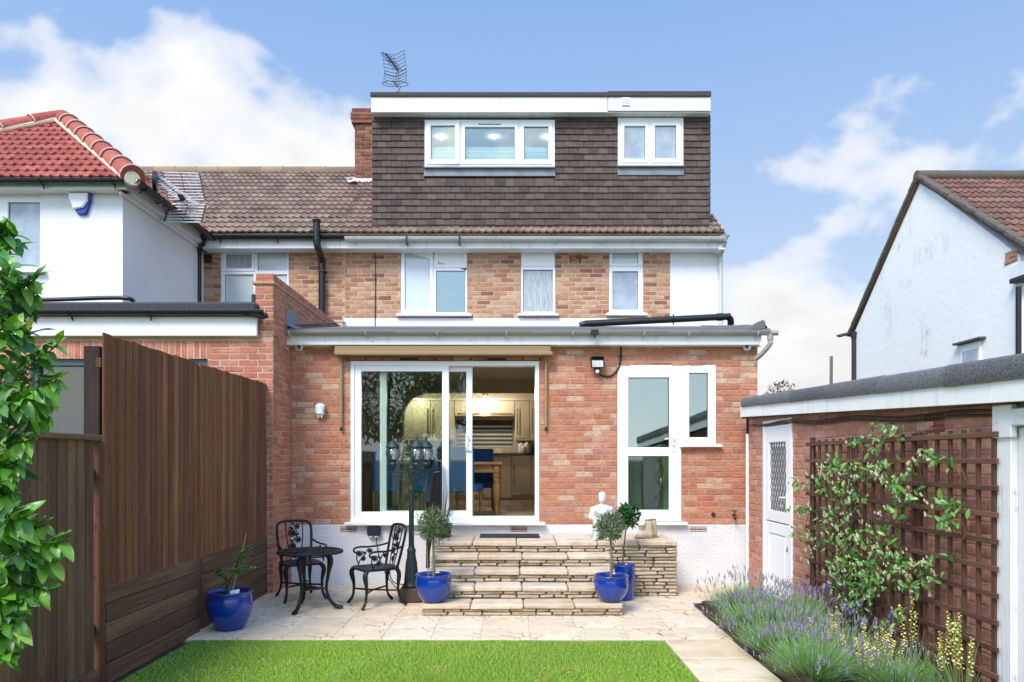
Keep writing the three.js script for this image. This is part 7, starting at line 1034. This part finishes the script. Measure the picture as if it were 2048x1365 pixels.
{
  const t = thing('boot_planters', 'pair of weathered stone-coloured boots standing on the platform by the back door', 'ornament', { at: [1.615, 0.646, -8.82] }), bm = mat('#cfc0a2', 0.9, { map: T(slabTex, 0.4), bump: T(rough1, 0.1), bs: 0.005 }), sole = mat('#8f7f64', 0.9, { map: mt3 });
  const g = moulded([[[0.045, 0.19, 0], 0.047, [0.05, 0.06, 0], 0.046], [[0.05, 0.055, 0], 0.046, [-0.03, 0.052, 0], 0.042], [[-0.03, 0.05, 0], 0.042, [-0.085, 0.04, 0.004], 0.036]], 0.005, 0.02, 0.012, (p) => Math.max(Math.hypot(p[0] - 0.045, p[2]) - 0.036, 0.10 - p[1]));
  const cut = (p) => p; void cut;
  const sg = put(bev(0.235, 0.026, 0.088, 0.012), -0.01, 0.013, 0), la = []; for (let i = 0; i < 5; i++) la.push(tube([[-0.03 + i * 0.008, 0.094 + i * 0.02, -0.03], [-0.038 + i * 0.009, 0.106 + i * 0.02, 0], [-0.03 + i * 0.008, 0.094 + i * 0.02, 0.03]], 0.004, 8, 5)); la.push(put(new THREE.TorusGeometry(0.044, 0.006, 6, 24), 0.045, 0.225, 0, Math.PI / 2));
  [[0, 0, 0.03, 0.25], [0.07, 0, -0.09, 0.05]].forEach(([x, y, z, r]) => { const b = new THREE.Group(); b.name = 'boot'; t.add(b); b.position.set(x, y, z); b.rotation.y = r; add(b, 'upper', g, bm); add(b, 'sole', sg, sole); add(b, 'laces', merge(la.map((q) => q.clone())), sole); });
}
{ // doormat
  const t = thing('doormat', 'dark grey rubber doormat on the platform in front of the sliding door', 'doormat'); add(t, 'mat', [bx(-0.39, 0.33, 0.648, 0.657, -9.22, -8.88, 0.005)], mat('#3c3c3d', 0.95, { map: T(speck, 0.2), bump: T(fine, 0.06), bs: 0.004 })); add(t, 'border', ring(-0.40, 0.34, 8.87, 9.23, [[-0.375, 0.315, 8.895, 9.205]], 0, 0.006, 0.001).rotateX(-Math.PI / 2).scale(1, 1, 1).translate(0, 0.656, 0), mat('#2d2d2e', 0.8));
}
{ // awning over the sliding door
  const t = thing('retracted_awning', 'tan retracted awning cassette with two hanging arms over the sliding door', 'awning'), a = ex(673), b = ex(1102), z = -DE;
  add(t, 'cassette', [bx(a, b, ey(711), ey(693.5), z + 0.002, z + 0.15, 0.02), bx(a + 0.01, b - 0.005, ey(692.5), ey(690), z, z + 0.1, 0.004)], M.tan);
  add(t, 'front_bar', [bx(a + 0.015, b + 0.015, ey(714.5), ey(707.5), z + 0.09, z + 0.185, 0.008)], M.tan);
  for (const p of [683.5, 1091.5]) { const m = add(t, 'arm', [bx(ex(p - 2.4), ex(p + 2.4), ey(855), ey(714), z + 0.03, z + 0.055, 0.004), put(new THREE.CylinderGeometry(0.02, 0.02, 0.04, 12), ex(p), ey(716), z + 0.05, Math.PI / 2)], M.tan); add(m, 'arm_tip', [put(new THREE.SphereGeometry(0.018, 10, 8), ex(p), ey(858), z + 0.045), bx(ex(p - 2), ex(p + 2), ey(863), ey(858), z + 0.03, z + 0.05, 0.003)], M.blackPlastic); }
}
{ // floodlight and its cable
  const t = thing('security_floodlight', 'black security floodlight with sensor on the brick wall left of the back door', 'floodlight'), x = ex(1193), y = ey(729), z = -DE + 0.05;
  add(t, 'housing', [put(poly([[-0.088, 0.065], [0.088, 0.065], [0.078, -0.06], [-0.078, -0.06]], 0.07, 0.008), x, y, z, -0.28), put(bev(0.16, 0.012, 0.1, 0.004), x, y + 0.075, z + 0.05, -0.1), put(bev(0.05, 0.05, 0.07, 0.006), x, y - 0.02, z - 0.02)], M.blackPlastic);
  add(t, 'lens', put(bev(0.142, 0.09, 0.01, 0.003), x, y - 0.012, z + 0.085, -0.28), mat('#c9c9c2', 0.12, { clearcoat: 1, map: T(mottle, 0.2) }));
  add(t, 'sensor', [put(bev(0.085, 0.045, 0.07, 0.01), x, ey(742), z + 0.03)], M.blackPlastic); add(t, 'sensor_eye', put(new THREE.SphereGeometry(0.026, 14, 10), x, ey(745.5), z + 0.055), M.upvc);
  add(t, 'cable', tube([[x + 0.03, ey(748), z], [ex(1206), ey(753), -DE + 0.02], [ex(1222), ey(752), -DE + 0.016], [ex(1236), ey(738), -DE + 0.016], [ex(1241), ey(718), -DE + 0.016], [ex(1242), ey(688), -DE + 0.018]], 0.012, 50, 8), M.cable);
  add(t, 'clip', [put(bev(0.05, 0.02, 0.03, 0.004), ex(1241), ey(713), -DE + 0.016)], M.cable);
}
const dome = (label, x, y, z, s = 1) => { const t = thing('security_camera', label, 'camera', { at: [x, y, z], group: 'white dome security cameras under the eaves' }); add(t, 'base', put(new THREE.CylinderGeometry(0.055 * s, 0.05 * s, 0.035 * s, 22), 0, 0, 0), M.upvc); add(t, 'ball', put(new THREE.SphereGeometry(0.05 * s, 20, 14), 0, -0.032 * s, 0.008), M.upvc); add(t, 'lens', [put(new THREE.CylinderGeometry(0.026 * s, 0.026 * s, 0.02, 18), -0.0, -0.04 * s, 0.05 * s, Math.PI / 2 - 0.15)], M.blackPlastic); return t; };
const cam1 = dome('white dome camera under the extension fascia, at the left corner above the brick wall', ex(601), ey(692), -DE + 0.07); cam1.rotation.y = 0.25;
copy(cam1, 'white dome camera under the extension fascia, at the right corner by the downpipe', [ex(1491), ey(691.5), -DE + 0.07], -0.35);
copy(cam1, 'white dome camera on the white corner panel under the upper eaves', [mx(1381), my(491), -DM + 0.07], -0.5);
{ // white wall unit
  const t = thing('wall_siren', 'small rounded white unit fixed to the brick wall left of the sliding door', 'wall unit'), x = ex(642), y = ey(822), z = -DE;
  add(t, 'body', [put(bev(0.12, 0.16, 0.09, 0.03), x, y + 0.01, z + 0.045), put(bev(0.02, 0.03, 0.03, 0.006), x - 0.02, y - 0.082, z + 0.05), put(bev(0.02, 0.03, 0.03, 0.006), x + 0.02, y - 0.082, z + 0.05)], M.upvc); add(t, 'dial', put(new THREE.CylinderGeometry(0.05, 0.05, 0.012, 20), x + 0.058, y + 0.012, z + 0.048, 0, 0, Math.PI / 2), mat('#9ea3a0', 0.4));
}
{ // socket box with cable
  const t = thing('outdoor_socket', 'dark blue weatherproof socket box on the white plinth behind the right chair', 'socket box'), x = ex(749), y = ey(1062), z = -DE;
  add(t, 'box', put(bev(0.17, 0.125, 0.08, 0.015), x, y, z + 0.046), mat('#23263a', 0.35)); add(t, 'plug', [put(bev(0.035, 0.025, 0.04, 0.005), x - 0.035, y - 0.07, z + 0.05), put(bev(0.035, 0.025, 0.04, 0.005), x + 0.03, y - 0.07, z + 0.05)], M.upvc);
  add(t, 'cable', tube([[x + 0.03, y - 0.08, z + 0.05], [x + 0.04, y - 0.2, z + 0.05], [x + 0.09, y - 0.4, z + 0.07], [x + 0.2, 0.12, z + 0.2], [x + 0.4, 0.02, z + 0.6], [-1.28, 0.02, -8.3]], 0.006, 50, 6), M.cable);
}
{ // outside tap
  const t = thing('garden_tap', 'small dark brass garden tap low on the brick wall near the garage', 'tap'), x = ex(1466), y = ey(1030), z = -DE, br = mat('#4a4338', 0.4, { metalness: 0.8 });
  add(t, 'body', [rod([x, y, z], [x, y, z + 0.07], 0.014, 0.014, 12), put(new THREE.SphereGeometry(0.022, 12, 10), x, y, z + 0.07), tube([[x, y, z + 0.07], [x, y - 0.02, z + 0.1], [x, y - 0.06, z + 0.105]], 0.013, 12, 10), rod([x, y, z + 0.07], [x, y + 0.05, z + 0.07], 0.011, 0.008, 10)], br); add(t, 'handle', [rod([x - 0.03, y + 0.055, z + 0.07], [x + 0.03, y + 0.055, z + 0.07], 0.007), put(new THREE.SphereGeometry(0.009, 8, 6), x - 0.03, y + 0.055, z + 0.07), put(new THREE.SphereGeometry(0.009, 8, 6), x + 0.03, y + 0.055, z + 0.07)], br);
}
{ // alarm box next door
  const t = thing('alarm_box', 'white and blue shield-shaped alarm box on the white upper wall', 'alarm box'), x = ux(163), y = uy(410), z = -DU, f = (pts) => pts.map(([a, b]) => [a * 0.0068, b * 0.0068]);
  add(t, 'back_plate', put(poly(f([[-19, 20], [22, 20], [21, 6], [12, -19], [7, -21], [-4, -21], [-9, -14]]), 0.05, 0.01), x, y, z), mat('#1b3fa6', 0.35)); add(t, 'front_cover', put(poly(f([[-20, 20.5], [18, 20.5], [17.5, 4], [9, -9], [-10, -12], [-19, 10]]), 0.045, 0.014), x - 0.005, y, z + 0.04), M.upvc);
}
{ // aerial on the side wall of the white extension
  const t = thing('wall_aerial', 'silver television aerial with two wire reflectors bracketed to the white upper wall', 'aerial'), D = 10.4, P = (px, py, d = D) => V(X(px, d), Y(py, d), -d), sil = M.galv, wire = mat('#d4d8da', 0.4, { metalness: 0.3 });
  const wx = -5.23;
  add(t, 'bracket', [bx(wx, wx + 0.012, Y(438, 10.6), Y(417, 10.6), -10.75, -10.6, 0.003), rod([wx, Y(420, 10.6), -10.66], [wx + 0.14, Y(420, 10.6), -10.66], 0.012), rod([wx, Y(436, 10.6), -10.66], [wx + 0.14, Y(436, 10.6), -10.66], 0.012), rod([wx + 0.12, Y(440, 10.6), -10.66], [wx + 0.12, Y(416, 10.6), -10.66], 0.017)], sil);
  add(t, 'mast', [rod(V(wx + 0.12, Y(418, 10.6), -10.66), P(318, 409), 0.015), rod(P(306, 408.5), P(383, 410), 0.014)], sil);
  const boom = add(t, 'boom', [rod(P(312, 352, 10.0), P(383, 410, 10.55), 0.010)], sil);
  for (let i = 0; i < 12; i++) { const f = 0.05 + i * 0.075, c = P(312, 352, 10.0).lerp(P(383, 410, 10.55), f), h = 0.11 + 0.005 * i; add(boom, 'director', rod(c.clone().add(V(-h, 0.03, 0.02)), c.clone().add(V(h, -0.03, -0.02)), 0.007, 0.007, 6), wire); }
  const grid = (a, b, c, d, n, name) => { const g = add(t, name, [rod(a, d, 0.012), rod(b, c, 0.012), rod(a.clone().add(b).multiplyScalar(0.5), d.clone().add(c).multiplyScalar(0.5), 0.010)], M.darkGalv); const l = []; for (let i = 0; i <= n; i++) { const f = i / n, p = a.clone().lerp(d, f), q = b.clone().lerp(c, f); add(g, 'reflector_wire', rod(p, q, 0.0095, 0.0095, 6), wire); } void l; };
  grid(P(326, 345, 10.8), P(398, 347, 10.5), P(410, 400, 10.5), P(336, 400, 10.8), 9, 'upper_reflector'); grid(P(341, 408, 10.6), P(411, 410, 10.5), P(402, 445, 10.3), P(328, 444, 10.4), 6, 'lower_reflector');
  add(t, 'end_disc', put(new THREE.CylinderGeometry(0.15, 0.15, 0.05, 24), ...P(310, 365, 10.0).toArray(), 0, 0.35, Math.PI / 2), M.blackPlastic); add(t, 'junction_box', put(bev(0.07, 0.1, 0.06, 0.01), ...P(363, 395, 10.35).toArray(), 0, 0, 0.5), M.blackPlastic);
  add(t, 'cable', tube([P(363, 398, 10.4), P(330, 412, 10.5), P(296, 414, 10.6), P(288, 404, 10.66), P(295, 396, 10.7)], 0.006, 24, 5), M.cable);
}
{ // aerial on the dormer roof
  const t = thing('roof_aerial', 'grey television aerial with wire grid reflector standing on the dormer roof', 'aerial'), D = 13.2, P = (px, py, d = D) => V(X(px, d), Y(py, d), -d), g = mat('#54606a', 0.5, { metalness: 0.5 });
  add(t, 'mast', [rod(P(798, 186), P(795, 134), 0.017), rod(P(794, 183), P(802, 172), 0.015), bx(X(793, D), X(800, D), 7.65, 7.8, -13.28, -13.14, 0.01)], mat('#8a8f92', 0.5, { metalness: 0.5 }));
  const b = add(t, 'boom', [rod(P(796, 141), P(770, 106, 12.7), 0.012), rod(P(786, 162), P(797, 174), 0.02)], g);
  for (let i = 0; i < 10; i++) { const c = P(796, 141).lerp(P(770, 106, 12.7), 0.05 + i * 0.1); add(b, 'director', [rod(c.clone().add(V(-0.08, -0.012, 0.05)), c.clone().add(V(0.08, 0.012, -0.05)), 0.006, 0.006, 5), put(new THREE.SphereGeometry(0.014, 6, 5), c.x, c.y, c.z)], g); }
  const wires = (rows, a, b2, name) => { const m = add(t, name, [0, 0.5, 1].map((f) => tube([0, 0.5, 1].map((v) => { const p = P(...a(v)).lerp(P(...b2(v)), f); p.z -= 0.1 * Math.sin(f * 3.14); return p; }), 0.005, 10, 5)), g); for (let i = 0; i <= rows; i++) { const v = i / rows, p = P(...a(v)), q = P(...b2(v)), c = p.clone().lerp(q, 0.5); c.z -= 0.12; add(m, 'reflector_wire', tube([p, c, q], 0.005, 10, 5), g); } };
  wires(6, (v) => [764 + 6 * v, 105 + 44 * v], (v) => [808 + 5 * v, 100 + 44 * v], 'upper_reflector'); wires(4, (v) => [769 - 2 * v, 141 + 24 * v], (v) => [812 + 1 * v, 138 + 24 * v], 'lower_reflector');
  add(t, 'hoop', put(new THREE.TorusGeometry(0.235, 0.006, 6, 40), ...P(790, 168).toArray(), Math.PI / 2 + 0.28), g);
}
// ---------------------------------------------------------------- put every thing at its base, draw
for (const g of settle) {
  const b = new THREE.Box3().setFromObject(g), c = b.getCenter(V(0, 0, 0)); if (b.isEmpty()) continue;
  c.y = b.min.y; g.position.copy(c); for (const k of g.children) k.position.sub(c);
}
renderer.render(scene, camera);
